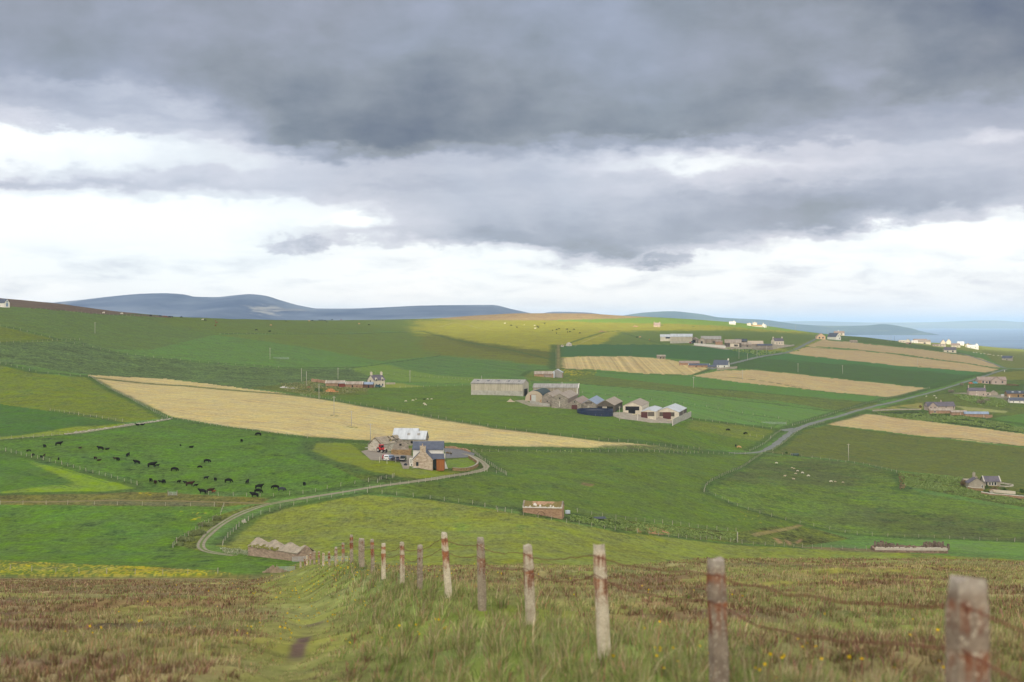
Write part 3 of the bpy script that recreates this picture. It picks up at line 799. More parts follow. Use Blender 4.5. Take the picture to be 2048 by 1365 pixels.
t.l.new(fin, bg.inputs[0]); bg.inputs[1].default_value = SKY_STR

# ------------------------------------------------------------------ sun
sl = bpy.data.lights.new('sun', 'SUN'); sl.energy = 5.0; sl.angle = math.radians(5.0); sl.color = (1.0, 0.93, 0.80)
so = bpy.data.objects.new('sun', sl); COL.objects.link(so)
a, e = math.radians(SUN_AZ), math.radians(SUN_EL)
SUNV = Vector((math.sin(a) * math.cos(e), math.cos(a) * math.cos(e), math.sin(e)))
so.rotation_euler = SUNV.to_track_quat('Z', 'Y').to_euler()
so.location = (0, 0, 300)

# ------------------------------------------------------------------ unseen cloud deck, added to shade the land; gaps cut to sunlight the far slopes
CZ = 2100.0
GAPS = [[(760,640),(800,636),(960,620),(1250,622),(1450,634),(1640,655),(1640,662),(1440,660),(1300,656),(1225,662),(1190,669),(1130,671),(1060,666),(1000,659),(940,653),(880,652),(800,648)],
        [(858,660),(930,660),(1010,668),(1090,680),(1140,696),(1120,704),(1020,694),(930,680),(860,668)]]
GAPW = []
for g in GAPS:
    GAPW.append([(lambda p: (p.x, p.y))(at(*q)) for q in g])
va_ = [at(1790, 684), at(1960, 690), at(2048, 705), at(2048, 716), at(1950, 704), at(1860, 690)]
GAPW.append([(560, 2480), (1000, 2520), (1500, 2300), (1700, 4400), (500, 4200)])
def shade_cloud_deck():
    xs = np.arange(-3900, 3901, 60.0); ys = np.arange(-5400, 900, 60.0)
    XX, YY = np.meshgrid(xs, ys)
    gx = XX - SUNV.x / SUNV.z * (CZ - 30); gy = YY - SUNV.y / SUNV.z * (CZ - 30)
    jx_ = gx + (fbm(gx / 190, gy / 190, 61, 4) - 0.5) * 260; jy_ = gy + (fbm(gx / 190, gy / 190, 67, 4) - 0.5) * 260
    op = np.zeros(XX.size, bool)
    for g in GAPW: op |= inpoly(g, jx_.ravel(), jy_.ravel())
    op = op.reshape(XX.shape)
    n, k = XX.shape
    ii = np.arange(n * k).reshape(n, k)
    solid = ~(op[:-1, :-1] & op[1:, :-1] & op[:-1, 1:] & op[1:, 1:])
    puff = fbm(XX / 500, YY / 500, 71, 4)
    zb = CZ - 60 * puff; zt = CZ + 60 + 160 * puff
    hs_ = zt - zb      # the gaps lean the way the light falls
    top = np.stack([(XX + hs_ * SUNV.x / SUNV.z).ravel(), (YY + hs_ * SUNV.y / SUNV.z).ravel(), zt.ravel()], 1); bot = np.stack([XX.ravel(), YY.ravel(), zb.ravel()], 1)
    q = np.stack([ii[:-1, :-1], ii[:-1, 1:], ii[1:, 1:], ii[1:, :-1]], -1)
    off = n * k
    Q = [q[solid], (q[solid] + off)[:, ::-1]]
    sp = np.pad(solid, 1)
    for (di, dj, c0, c1) in ((-1, 0, 0, 1), (0, 1, 1, 2), (1, 0, 2, 3), (0, -1, 3, 0)):
        nb = sp[1 + di:1 + di + solid.shape[0], 1 + dj:1 + dj + solid.shape[1]]
        ed = solid & ~nb
        e0, e1 = q[ed][:, c0], q[ed][:, c1]
        Q.append(np.stack([e1, e0, e0 + off, e1 + off], -1))
    me = np_mesh('cloud', np.concatenate([top, bot]), np.concatenate(Q), 4)
    m = bpy.data.materials.new('shade_cloud_vapour'); m.use_nodes = True
    t = NT(m.node_tree); t.n.clear()
    o = t.new('ShaderNodeOutputMaterial'); mx = t.new('ShaderNodeMixShader')
    tr = t.new('ShaderNodeBsdfTransparent'); tl = t.new('ShaderNodeBsdfTranslucent')
    tl.inputs[0].default_value = (0.95, 0.96, 1.0, 1)
    t.l.new(tr.outputs[0], mx.inputs[1]); t.l.new(tl.outputs[0], mx.inputs[2])
    pos = t.new('ShaderNodeNewGeometry').outputs['Position']
    t.l.new(t.mapr(t.noise(pos, 0.0012, 4, 0.6), 0.35, 0.65, 0.66, 0.82), mx.inputs[0])
    t.l.new(mx.outputs[0], o.inputs[0])
    tag(link('cloud', me, m), kind='structure')  # out-of-view sun blocker, shaped for the shade it casts
shade_cloud_deck()

# ------------------------------------------------------------------ air
HZ = 5.4e-5
if HZ > 0:
    bm = bmesh.new(); bmesh.ops.create_cube(bm, size=1.0)
    me = bpy.data.meshes.new('haze'); bm.to_mesh(me); bm.free()
    o = link('haze', me, None)
    o.scale = (124000, 78000, 300.0); o.location = (0, 37000, 190 - 150)
    m = bpy.data.materials.new('haze_air'); m.use_nodes = True
    t = NT(m.node_tree); t.n.clear()
    out = t.new('ShaderNodeOutputMaterial'); pv = t.new('ShaderNodeVolumePrincipled')
    pv.inputs['Color'].default_value = (0.60, 0.79, 1.0, 1); pv.inputs['Density'].default_value = HZ
    pv.inputs['Anisotropy'].default_value = 0.1
    t.l.new(pv.outputs[0], out.inputs['Volume'])
    me.materials.append(m)
    tag(o, kind='stuff', label='thin pale evening haze over the whole landscape', cat='haze')

# ------------------------------------------------------------------ camera
cam = bpy.data.cameras.new('camera'); co = bpy.data.objects.new('camera', cam); COL.objects.link(co)
cam.sensor_width = 36.0; cam.lens = F / 2048 * 36.0
cam.shift_y = -(682.5 - YH) / 2048.0
cam.clip_start = 0.05; cam.clip_end = 120000
cam.dof.use_dof = True; cam.dof.focus_distance = 420.0; cam.dof.aperture_fstop = 2.2
co.rotation_euler = (PI / 2, 0, 0); co.location = (0, 0, 0)
scene.camera = co
vs = scene.view_settings; vs.view_transform = 'Standard'; vs.look = 'None'; vs.exposure = math.log2(EXPO); vs.gamma = 1.0
cy = scene.cycles
cy.use_denoising = True
cy.max_bounces = 8; cy.transparent_max_bounces = 12; cy.volume_bounces = 1; cy.diffuse_bounces = 3
# ------------------------------------------------------------------ roads and tracks
def resample(P, step):
    out = [P[0]]
    for a, b in zip(P[:-1], P[1:]):
        n = max(1, int((b - a).length / step))
        for i in range(1, n + 1): out.append(a.lerp(b, i / n))
    return out

def smooth_poly(P, it=2):
    for _ in range(it):
        Q = [P[0]]
        for a, b in zip(P[:-1], P[1:]):
            Q += [a.lerp(b, 0.25), a.lerp(b, 0.75)]
        P = Q + [P[-1]]
    return P

def ribbon(name, pts, w, mt, lift=0.07, near=False):
    P = [at(*p, near=near) for p in pts]
    P = [Vector((p.x, p.y, 0)) for p in P]
    P = resample(smooth_poly(P), 1.5)
    V, Fc, ac = [], [], []
    K = 7
    for i, p in enumerate(P):
        d = (P[min(i + 1, len(P) - 1)] - P[max(i - 1, 0)]); d.normalize()
        n = Vector((-d.y, d.x, 0))
        wl = w * (0.74 + 0.52 * float(vnoise(np.array([p.x / 7]), np.array([p.y / 7]), 3)[0]))
        for k in range(K):
            s = k / (K - 1) - 0.5
            q = p + n * s * wl
            V.append((q.x, q.y, ground(q.x, q.y) + lift - 0.05 * (abs(s) > 0.49))); ac.append(s + 0.5)
        if i:
            b = (i - 1) * K
            for k in range(K - 1): Fc.append((b + k, b + k + 1, b + K + k + 1, b + K + k))
    me = bpy.data.meshes.new(name); me.from_pydata(V, [], Fc); me.update()
    fattr(me, 'across', ac)
    return tag(link(name, me, mt), kind='structure')

def roadmat(name, rgb, rgb2, grass=None, g0=0.42, g1=0.58):
    m, t, bs = new_mat(name)
    pos = t.new('ShaderNodeNewGeometry').outputs['Position']
    n = t.noise(pos, 0.6, 5, 0.65); c = t.mix(t.mapr(n, 0.35, 0.65), lin(rgb), lin(rgb2))
    ac = t.attr('across').outputs['Fac']
    if grass:
        n2 = t.noise(pos, 0.8, 4, 0.6)
        d = t.m('ABSOLUTE', t.sub(ac, 0.5))
        mid = t.mapr(t.add(d, t.mul(t.sub(n2, 0.5), 0.16)), 0.10, 0.16, 1, 0)
        edge = t.mapr(t.add(d, t.mul(t.sub(n2, 0.5), 0.16)), 0.40, 0.46, 0, 1)
        c = t.mix(t.m('MAXIMUM', t.mul(mid, grass[1]), edge), c, lin(grass[0]))
    t.l.new(c, bs.inputs['Base Color']); bs.inputs['Roughness'].default_value = 0.95; bs.inputs['Specular IOR Level'].default_value = 0.1
    return m
M_track = roadmat('track_gravel', (152, 142, 122), (128, 120, 100), ((100, 116, 58), 1.0))
M_track2 = roadmat('drive_gravel', (158, 148, 128), (136, 126, 106), ((110, 116, 70), 0.45))
M_road = roadmat('road_asphalt', (134, 134, 128), (108, 112, 104), ((96, 112, 62), 0.0))
M_dirt = roadmat('dirt', (148, 126, 96), (120, 108, 74), ((104, 108, 62), 0.5))
ribbon('track', [(470,1112),(425,1106),(405,1100),(400,1090),(410,1075),(432,1055),(462,1036),(500,1019),(545,1007),(600,998)], 2.2, M_track)
ribbon('track', [(598,998.3),(660,989),(720,979),(800,969),(862,960),(920,950),(955,944),(975,937),(968,926),(948,914),(928,908)], 2.4, M_track2, 0.09)
ribbon('path', [(0,1004),(110,1005),(200,1001),(330,1001),(430,1005),(545,1007)], 1.3, M_dirt, 0.05)
ribbon('road', [(1458,906),(1490,907),(1520,905),(1545,894),(1570,874),(1588,860),(1640,842),(1720,820),(1800,801),(1880,781),(1940,763),(1985,747),(2012,739)], 3.6, M_road)
ribbon('road', [(1565,862),(1578,860),(1590,858)], 4.0, M_road, 0.11)
ribbon('road', [(2060,737),(2012,738.5),(1988,728),(1945,714),(1915,706),(1890,704)], 5.5, M_road, 0.1)
ribbon('road', [(1420,739),(1480,724),(1530,712),(1578,705),(1600,695),(1625,682),(1640,674)], 5.0, M_road)
ribbon('track', [(1655,848),(1700,819),(1770,818),(1842,819)][1:], 3.5, M_dirt)

def pad(name, pts, rgb, rgb2, lift=0.05, near=False):
    """levelled yard surface laid on the ground"""
    P = [at(*p) for p in pts]
    a = np.array([[p.x, p.y] for p in P]); lo = a.min(0); hi = a.max(0)
    st = max(0.6, (hi - lo).max() / 70)
    xs = np.arange(lo[0], hi[0] + st, st); ys = np.arange(lo[1], hi[1] + st, st)
    bm = bmesh.new()
    vs = [bm.verts.new((p.x, p.y, 0)) for p in P]
    bm.faces.new(vs)
    for x in xs[1:-1]: bmesh.ops.bisect_plane(bm, geom=bm.verts[:] + bm.edges[:] + bm.faces[:], plane_co=(x, 0, 0), plane_no=(1, 0, 0))
    for y in ys[1:-1]: bmesh.ops.bisect_plane(bm, geom=bm.verts[:] + bm.edges[:] + bm.faces[:], plane_co=(0, y, 0), plane_no=(0, 1, 0))
    for v in bm.verts: v.co.z = ground(v.co.x, v.co.y) + lift
    me = bpy.data.meshes.new(name); bm.normal_update(); bm.to_mesh(me); bm.free()
    if me.polygons and me.polygons[0].normal.z < 0: me.flip_normals()
    return tag(link(name, me, mat('pad_%d_%d_%d' % rgb, rgb, 0.95, 0.2, 0.5, rgb2)), kind='structure')
pad('yard', [(722,903),(752,897),(790,908),(828,913),(822,922),(818,938),(806,938),(800,924),(742,921)], (150,138,122), (128,118,104))
pad('yard', [(888,897),(925,899),(950,908),(946,914),(925,916),(892,917)], (118,116,114), (104,102,100), 0.06)
pad('patio', [(822,937),(866,938),(896,938.5),(889,921),(884,921)], (190,182,166), (172,166,150), 0.06)
pad('yard', [(1228,825),(1285,826),(1345,838),(1352,848),(1300,846),(1240,838),(1224,832)], (176,164,146), (140,130,112), 0.06)
pad('yard', [(1028,802),(1048,800),(1060,806),(1105,814),(1160,818),(1060,813)], (160,148,128), (128,124,92), 0.06)
pad('yard', [(1385,692),(1452,700),(1545,700),(1590,692),(1560,688),(1480,692),(1400,688)], (166,152,128), (140,130,108), 0.10)
pad('yard', [(1895,787),(2048,802),(2048,794),(1990,789)], (150,140,120), (120,116,90), 0.10)

# ------------------------------------------------------------------ post and wire fences
M_post = mat('weathered_post', (178,168,146), 0.9, 0.35, 3.0)
M_wire = mat('fence_wire', (120,118,112), 0.6, 0.1)
def box_bm(bm, cx, cy, z0, z1, sx, sy, rz=0.0, taper=1.0, tilt=(0, 0)):
    vs = []
    for z, k in ((z0, 1.0), (z1, taper)):
        for dx, dy in ((-1, -1), (1, -1), (1, 1), (-1, 1)):
            x, y = dx * sx * 0.5 * k, dy * sy * 0.5 * k
            c, s = math.cos(rz), math.sin(rz)
            vs.append(bm.verts.new((cx + x * c - y * s + tilt[0] * (z - z0), cy + x * s + y * c + tilt[1] * (z - z0), z)))
    for f in ((0, 3, 2, 1), (4, 5, 6, 7), (0, 1, 5, 4), (1, 2, 6, 5), (2, 3, 7, 6), (3, 0, 4, 7)):
        bm.faces.new([vs[i] for i in f])
    return vs

def tube_bm(bm, pts, r, n=5):
    prev = None
    for i, p in enumerate(pts):
        d = (pts[min(i + 1, len(pts) - 1)] - pts[max(i - 1, 0)]).normalized()
        up = Vector((0, 0, 1)) if abs(d.z) < 0.95 else Vector((1, 0, 0))
        a = d.cross(up).normalized(); b = a.cross(d)
        rr = r[i] if hasattr(r, '__len__') else r
        ring = [bm.verts.new(p + a * rr * math.cos(2 * PI * k / n) + b * rr * math.sin(2 * PI * k / n)) for k in range(n)]
        if prev:
            for k in range(n): bm.faces.new((prev[k], prev[(k + 1) % n], ring[(k + 1) % n], ring[k]))
        else: bm.faces.new(ring[::-1])
        prev = ring
    bm.faces.new(prev)

def bm_obj(name, bm, mats, parent=None, smooth=False):
    bmesh.ops.recalc_face_normals(bm, faces=bm.faces)
    me = bpy.data.meshes.new(name); bm.to_mesh(me); bm.free()
    if smooth: me.polygons.foreach_set('use_smooth', [True] * len(me.polygons))
    return link(name, me, mats, parent)

POSTME = []
for i in range(4):
    bm = bmesh.new(); box_bm(bm, 0, 0, -0.4, 1.12 + 0.06 * i, 0.105, 0.105, 0.3 * i, 0.85, (random.uniform(-.05, .05), random.uniform(-.05, .05)))
    bmesh.ops.recalc_face_normals(bm, faces=bm.faces)
    me = bpy.data.meshes.new('post'); bm.to_mesh(me); bm.free(); me.materials.append(M_post); POSTME.append(me)
FENCES = []
def fence(pts, label, step=4.0, scale=1.0, wires=True, strainer=True):
    P = [at(*p) for p in pts]
    P2 = resample(P, 0.5)
    L = sum((b - a).length for a, b in zip(P2[:-1], P2[1:]))
    step = max(step, L / 96)
    root = thing('fence', label, 'fence', P[0], 0, 'post and wire fences between the fields')
    acc = 0; pos = [P2[0]]
    for a, b in zip(P2[:-1], P2[1:]):
        acc += (b - a).length
        if acc >= step: pos.append(b); acc = random.uniform(-0.1, 0.1) * step
    tops = []
    for i, p in enumerate(pos):
        z = ground(p.x, p.y)
        o = bpy.data.objects.new('post', POSTME[i % 4]); COL.objects.link(o); o.parent = root
        o.location = Vector((p.x, p.y, z)) - root.location
        big = 1.5 if (strainer and (i in (0, len(pos) - 1) or random.random() < 0.06)) else 1.0
        o.scale = (scale * big, scale * big, scale * (1.1 if big > 1 else random.uniform(0.85, 1.08)))
        o.rotation_euler = (random.uniform(-.07, .07), random.uniform(-.07, .07), random.uniform(0, 3))
        tops.append(Vector((p.x, p.y, z)) - root.location)
    if wires and len(tops) > 1:
        bm = bmesh.new()
        for h in (0.45, 0.75, 1.02): tube_bm(bm, [t + Vector((0, 0, h * scale)) for t in tops], 0.012, 3)
        bm_obj('wire', bm, M_wire, root)
    FENCES.append(root); return root
fence([(20,1141),(79,1144),(140,1147),(250,1149),(305,1152),(356,1154),(405,1156),(470,1157)], 'pale post fence along the near edge of the yellow flower strip', 5.3)
fence([(0,901),(60,915),(150,937),(230,958),(285,974)], 'post fence running diagonally down left of the black cattle', 3.6)
fence([(0,878),(60,877),(150,868),(240,855),(300,846),(345,838)], 'post fence on a low stone dyke behind the black cattle', 3.6)
fence([(100,822),(170,833),(245,844)], 'short post fence between two left fields, above the stone dyke', 4)
fence([(180,753),(205,770),(235,786),(270,804),(305,823),(335,837)], 'post fence down the left end of the great pale field', 3.2)
fence([(345,838),(400,847),(450,855),(510,863),(560,870),(625,878)], 'post fence between the great pale field and the black cattle', 4)
fence([(0,1010),(60,1010),(185,1010),(302,1012),(413,1013),(447,1014)], 'wide spaced post fence below the rough dirt path', 6.5)
fence([(447,1014),(441,1030),(410,1050),(380,1070),(350,1088),(345,1098)], 'post fence on the left verge of the bending farm track', 3.2)
fence([(445,1092),(447,1085),(462,1068),(480,1052),(492,1045),(510,1033),(560,1017),(620,1004),(660,996),(700,988),(735,983)], 'post fence on the right verge of the bending farm track', 4)
fence([(400,986),(430,992),(490,993),(540,994),(590,990),(625,985),(660,977),(700,970),(740,964),(790,956)], 'post fence between the black cattle and the farm track', 4.2)
fence([(740,978),(770,974),(800,970),(840,966),(880,960),(920,954),(974,943)], 'post fence on the near verge of the home farm drive', 3.4)
fence([(946,905),(955,912),(965,921),(975,926),(985,933),(995,940),(1005,946),(1013,951)], 'post fence curving right of the home farm drive to a strainer post', 3.2)
fence([(974,944),(985,946),(1000,949),(1013,951)], 'short post fence closing the corner beside the drive bend', 3.4)
fence([(755,966),(760,960),(790,955),(800,957)], 'few posts by the lawn corner below the parked cars', 3.0)
fence([(735,986),(790,991),(860,998),(940,1008),(995,1020),(1025,1029)], 'low post fence along the top of the pale near meadow', 4.4)
fence([(995,1024),(1020,1026),(1050,1032),(1080,1037),(1110,1042),(1140,1048),(1170,1052),(1200,1057),(1230,1061),(1255,1063),(1278,1067),(1306,1070),(1335,1074),(1364,1077),(1394,1080),(1424,1079),(1447,1081),(1475,1087),(1516,1091),(1541,1092),(1590,1095),(1640,1097),(1690,1099),(1750,1101)], 'long post fence below the brick shed and the earth scars', 3.6)
fence([(1155,1025),(1180,1030),(1205,1033),(1235,1038),(1277,1043),(1323,1047),(1370,1053),(1420,1058),(1458,1063),(1480,1064)], 'post fence above the ditch right of the brick shed', 4)
fence([(1524,908),(1500,925),(1475,940),(1450,950),(1425,962),(1412,972),(1408,984)], 'zigzag post fence dropping from the road junction', 4.4)
fence([(1408,985),(1430,992),(1463,1008),(1500,1022),(1540,1033),(1580,1043),(1603,1048),(1640,1056),(1690,1066),(1720,1071),(1760,1073),(1850,1076),(1950,1081),(2048,1085)], 'long post fence below the sheep pasture', 5)
fence([(1530,905),(1555,909),(1585,912),(1620,916),(1645,919),(1690,925),(1730,930),(1765,938),(1795,946)], 'post fence along the top of the sheep pasture', 4.6)
fence([(1500,903),(1530,888),(1550,870),(1562,862)], 'post fence on the left verge of the road below the junction', 4.0)
fence([(1545,902),(1570,885),(1590,868),(1606,858),(1650,846)], 'post fence on the right verge of the road below the pale field', 3.2)
fence([(1585,852),(1620,842),(1660,830),(1710,815),(1760,802),(1810,790),(1860,777)], 'post fence along the left verge of the climbing road', 5)
fence([(0,653),(60,666),(130,684),(190,697),(250,709),(330,718),(420,727),(500,732),(560,736)], 'long far fence crossing the left hillside', 6, 1.0, False)
fence([(0,687),(60,685),(160,681)], 'short far fence below the left olive field', 6, 1.0, False)
fence([(0,728),(70,745),(120,751),(180,755),(280,765),(370,773),(470,780),(560,788)], 'far post fence above the great pale field on the left', 6, 1.0, False)
fence([(640,797),(700,807),(740,814),(800,824),(870,836),(1000,857),(1100,870),(1200,882),(1300,891),(1400,899)], 'post fence along the upper edge of the great pale field', 5.5, 1.0, False)
fence([(946,905),(1000,904),(1060,904),(1140,905),(1230,905),(1330,906),(1400,907),(1490,909)], 'post fence from the drive to the road below the pale field', 5, 1.0, False)
fence([(440,669),(520,669),(640,668),(740,666),(850,664)], 'faint far fence high on the left slope', 8, 1.0, False)
fence([(690,738),(760,747),(830,752),(900,757),(940,762)], 'far fence behind the pale two storey farmhouse', 6, 1.0, False)
fence([(800,776),(860,774),(920,772),(945,771)], 'far fence between farmhouse lawn and grey shed', 5, 1.0, False)
fence([(1165,786),(1250,795),(1320,803),(1400,812),(1480,826),(1560,838)], 'far fence through the green crop behind the grey sheds', 7, 1.0, False)
fence([(1385,840),(1430,845),(1470,850),(1530,857),(1560,861)], 'fence from the white shed yard to the road', 5, 1.0, False)
fence([(1500,873),(1525,876),(1548,878)], 'row of pale stakes beside two black cows near the road', 3.5, 1.2, False)
fence([(620,800),(600,790),(640,797),(690,803)], 'post fence below the rubble heaps of the far farmyard', 4, 1.0, False)
fence([(60,618),(130,623),(200,629),(280,632),(345,636)], 'skyline fence under the brown moor on the left', 7, 1.0, False)
fence([(850,651),(880,655),(905,647),(930,650),(960,658),(1010,664)], 'sunlit far fence on the bright slope', 9, 1.2, False)
fence([(1090,642),(1170,644),(1250,648),(1330,650),(1440,656)], 'skyline fence below the sunlit heath', 10, 1.2, False)
fence([(1112,700),(1112,712),(1112,726),(1112,738)], 'fence on the left side of the far farm track', 7, 1.0, False)
fence([(1150,694),(1180,680),(1210,668),(1235,664)], 'far fence climbing right of two round stone huts', 8, 1.0, False)

# ------------------------------------------------------------------ gates
M_gate = mat('galvanised_gate', (186,190,190), 0.5, 0.1, metal=0.3)
M_gwood = mat('grey_gate_post', (150,136,116), 0.9, 0.3)
def gate(px, py, L, yaw, label, posts=True, h=1.2, bars=6, m_=None, near=False):
    p = at(px, py, near=near)
    r = thing('field_gate', label, 'gate', p, math.radians(yaw), 'metal field gates')
    bm = bmesh.new()
    for i in range(bars):
        z = 0.2 + i * (h - 0.25) / (bars - 1)
        tube_bm(bm, [Vector((-L / 2, 0, z)), Vector((L / 2, 0, z))], 0.03, 5)
    for x in (-L / 2, 0, L / 2): tube_bm(bm, [Vector((x, 0, 0.18)), Vector((x, 0, h))], 0.03, 5)
    bm_obj('bars', bm, m_ or M_gate, r)
    if posts:
        for s in (-1, 1):
            bm = bmesh.new(); box_bm(bm, s * (L / 2 + 0.18), 0, -0.3, h + 0.4, 0.2, 0.2, 0.1, 0.9); bm_obj('post', bm, M_gwood, r)
    return r
gate(572, 1157, 3.6, 4, 'grey metal gate at the lower end of the moor path', h=1.1, near=False)
gate(1197, 833, 3.2, 8, 'small pale gate in front of the blue slurry tank', False)
gate(562, 719, 12.0, -3, 'long pale hurdle high on the left slope', False, 1.6)
gate(345, 992, 2.4, 0, 'small pale gate in the cattle field bottom fence', True)
gate(1548, 849, 14.0, -10, 'grey wooden rail gate beside the road junction', True, 1.4)
gate(1318, 700-8, 5, 0, 'far gate left of the weathered stone hut in the pale field', False) if False else None

# ------------------------------------------------------------------ power and telephone poles
M_pole = mat('pole_wood', (186,178,160), 0.9, 0.25, 2.0)
M_ins = mat('insulator', (70,66,62), 0.5, 0.1)
def pole(px, py, ptop, label, arm=True, dark=False):
    p = at(px, py); h = (py - ptop) * p.y / F
    r = thing('utility_pole', label, 'pole', p, random.uniform(-0.4, 0.4), 'wooden poles carrying wires across the fields')
    bm = bmesh.new(); tube_bm(bm, [Vector((0, 0, -1)), Vector((0, 0, h * .5)), Vector((0, 0, h))], [0.19, 0.165, 0.14], 7)
    bm_obj('shaft', bm, M_ins if dark else M_pole, r, True)
    if arm:
        bm = bmesh.new(); box_bm(bm, 0, 0.16, h - 0.55, h - 0.4, 1.7, 0.12); bm_obj('crossarm', bm, M_pole, r)
        for s in (-0.75, 0.0, 0.75):
            bm = bmesh.new(); tube_bm(bm, [Vector((s, 0.16, h - 0.4)), Vector((s, 0.16, h - 0.12))], 0.06, 6); bm_obj('insulator', bm, M_ins, r)
    return r
for a in [
 (638,798,768,'stout bare pole left of the orange rubble heap', False), (668,830,793,'pole standing in the upper part of the great pale field'),
 (703,853,822,'middle pole of three standing in the great pale field'), (741,885,847,'pole at the lower edge of the pale field by the ruined barns'),
 (603,763,737,'left of two bare poles left of the far farmyard', False), (613,771,743,'right of two bare poles left of the far farmyard', False),
 (676,758,736,'pole with insulators behind the long grey byre'), (820,765,741,'pole right of the pale two storey farmhouse'), (540,719,696,'lone pole in the blue green crop'),
 (190,667,645,'lone pole high on the upper left slope'), (1239,842,813,'pole with short arm in front of the white shed', True), (1387,776,754,'pole below the striped pale field'),
 (1124,778,764,'small pole behind the grey sheds'), (963,760,752,'short pole behind the longest grey shed', False), (1697,922,888,'tall pole above the sheep pasture'),
 (1485,761,740,'pole in the pale field below the slate roofed white house'), (1596,745,727,'pole in the dark green strip, left of three'), (1685,748,731,'pole in the dark green strip, middle of three'),
 (1835,732,717,'pole in the pale strip nearest the road bend'), (1886,711,699,'pole in the top pale strip beside the dark roofed house'), (1904,722,711,'pole at the lower edge of the top pale strip'),
 (1478,718,698,'pole left of the farm steading drive', False), (1495,721,707,'pole beside the lane to the white house, nearest it', False), (1514,714,700,'second pole beside the lane above the white house', False), (1533,708,692,'pole at the lane end by the steading', False),
 (1505,655,641,'pole on the skyline among white cottages', False), (1537,657,646,'pole right of the skyline white cottages', False), (1591,662,650,'lone pole on the skyline against blue hill', False), (1656,668,658,'pole behind the far white gabled house', False),
 (1776,684,674,'left pale pole on the brow against the sea', False), (1782,684,672,'middle pale pole on the brow against the sea', True), (1789,685,673,'dark post on the brow against the sea', False, True), (1475,1085,1064,'lichen grey post standing at the ditch corner', False)]:
    pole(*a)
# ------------------------------------------------------------------ building materials
M_white = mat('white_harling', (236,228,214), 0.9, 0.10, 0.6)
M_cream = mat('cream_harling', (214,200,176), 0.9, 0.14, 0.5)
M_greyh = mat('grey_harling', (176,164,144), 0.92, 0.2, 0.5, (150,140,122))
M_pink = mat('pink_harling', (184,163,148), 0.92, 0.12, 0.5)
M_slate = mat('slate_roof', (90,95,107), 0.6, 0.25, 0.8, (76,80,92), 0.35)
M_slate2 = mat('purple_slate_roof', (110,102,106), 0.65, 0.25, 0.8, (90,84,92), 0.3)
M_dark = mat('dark_opening', (30,28,28), 0.7, 0.1)
M_glass = mat('window_glass', (44,50,56), 0.15, 0.1, spec=0.6)
M_maroon = mat('maroon_door', (92,52,48), 0.7, 0.15)
M_concrete = mat('concrete', (186,180,166), 0.95, 0.18, 0.6, (158,152,138))
M_timber = mat('larch_cladding', (168,104,58), 0.8, 0.25, 1.0, (140,84,46), streak=(7,7,0.4))
M_turf = mat('turf', (112,106,60), 1.0, 0.3, 2.0, (130,110,70))
M_skew = mat('pale_skew', (206,196,180), 0.9, 0.1)
M_rust = mat('rust_roof', (148,122,106), 0.85, 0.25, 0.7, (160,148,136))
M_bluebrown = mat('brown_boards', (122,88,70), 0.9, 0.2, 1.0)
def stone(name, a, b, sc=1.6):
    """rubble masonry: irregular stones with paler joints"""
    if name in _mats: return _mats[name]
    m, t, bs = new_mat(name)
    v = t.vscale(t.new('ShaderNodeTexCoord').outputs['Object'], (1, 1, 1.9))
    vo = t.new('ShaderNodeTexVoronoi'); t.l.new(v, vo.inputs['Vector']); vo.inputs['Scale'].default_value = sc
    sp = t.new('ShaderNodeSeparateColor'); t.l.new(vo.outputs['Color'], sp.inputs[0])
    c = t.mix(sp.outputs[0], lin(a), lin(b))
    n = t.noise(v, 0.4, 4, 0.6); c = t.mix(t.mapr(n, 0.4, 0.7, 0, 0.4), c, tuple(q * 0.6 for q in lin(b)))
    t.l.new(c, bs.inputs['Base Color']); bs.inputs['Roughness'].default_value = 0.95; bs.inputs['Specular IOR Level'].default_value = 0.1
    bp = t.new('ShaderNodeBump'); bp.inputs['Strength'].default_value = 0.5; bp.inputs['Distance'].default_value = 0.06
    t.l.new(sp.outputs[1], bp.inputs['Height']); t.l.new(bp.outputs[0], bs.inputs['Normal'])
    _mats[name] = m; return m
M_stone = stone('warm_rubble_stone', (206,186,164), (166,144,122))
M_brown = stone('brown_rubble_stone', (166,138,98), (132,108,78))
M_red = stone('red_brown_stone', (186,150,118), (156,124,98), 1.9)
M_gstone = stone('grey_flagstone', (168,156,140), (132,122,108), 1.2)
M_pale = stone('pale_bare_stone', (206,196,178), (164,152,134), 1.3)
def corr(name, rgb, rgb2, pitch=0.9, sheet=0.22):
    """corrugated sheeting with weathered sheets and ridges running up the slope"""
    if name in _mats: return _mats[name]
    m, t, bs = new_mat(name)
    ob = t.new('ShaderNodeTexCoord').outputs['Object']
    n = t.noise(t.vscale(ob, (1.0, 0.08, 0.08)), 1.3, 3, 0.6)
    c = t.mix(t.mapr(n, 0.36, 0.64), lin(rgb), lin(rgb2))
    n2 = t.noise(ob, 0.35, 4, 0.65); c = t.mix(t.mapr(n2, 0.5, 0.75, 0, 0.5), c, tuple(q * 0.62 for q in lin(rgb2)))
    w = t.new('ShaderNodeTexWave', wave_type='BANDS', bands_direction='X'); t.l.new(ob, w.inputs['Vector']); w.inputs['Scale'].default_value = pitch
    c = t.mix(t.mul(w.outputs['Fac'], 0.16), c, tuple(q * 0.5 for q in lin(rgb2)))
    t.l.new(c, bs.inputs['Base Color']); bs.inputs['Roughness'].default_value = 0.7; bs.inputs['Specular IOR Level'].default_value = 0.25
    _mats[name] = m; return m
M_cgrey = corr('grey_corrugated', (172,166,156), (146,140,130))
M_clight = corr('light_corrugated', (206,208,208), (184,186,186))
M_casb = corr('weathered_asbestos', (178,164,146), (150,134,116))
M_cblue = corr('blue_grey_corrugated', (152,164,180), (136,148,164))
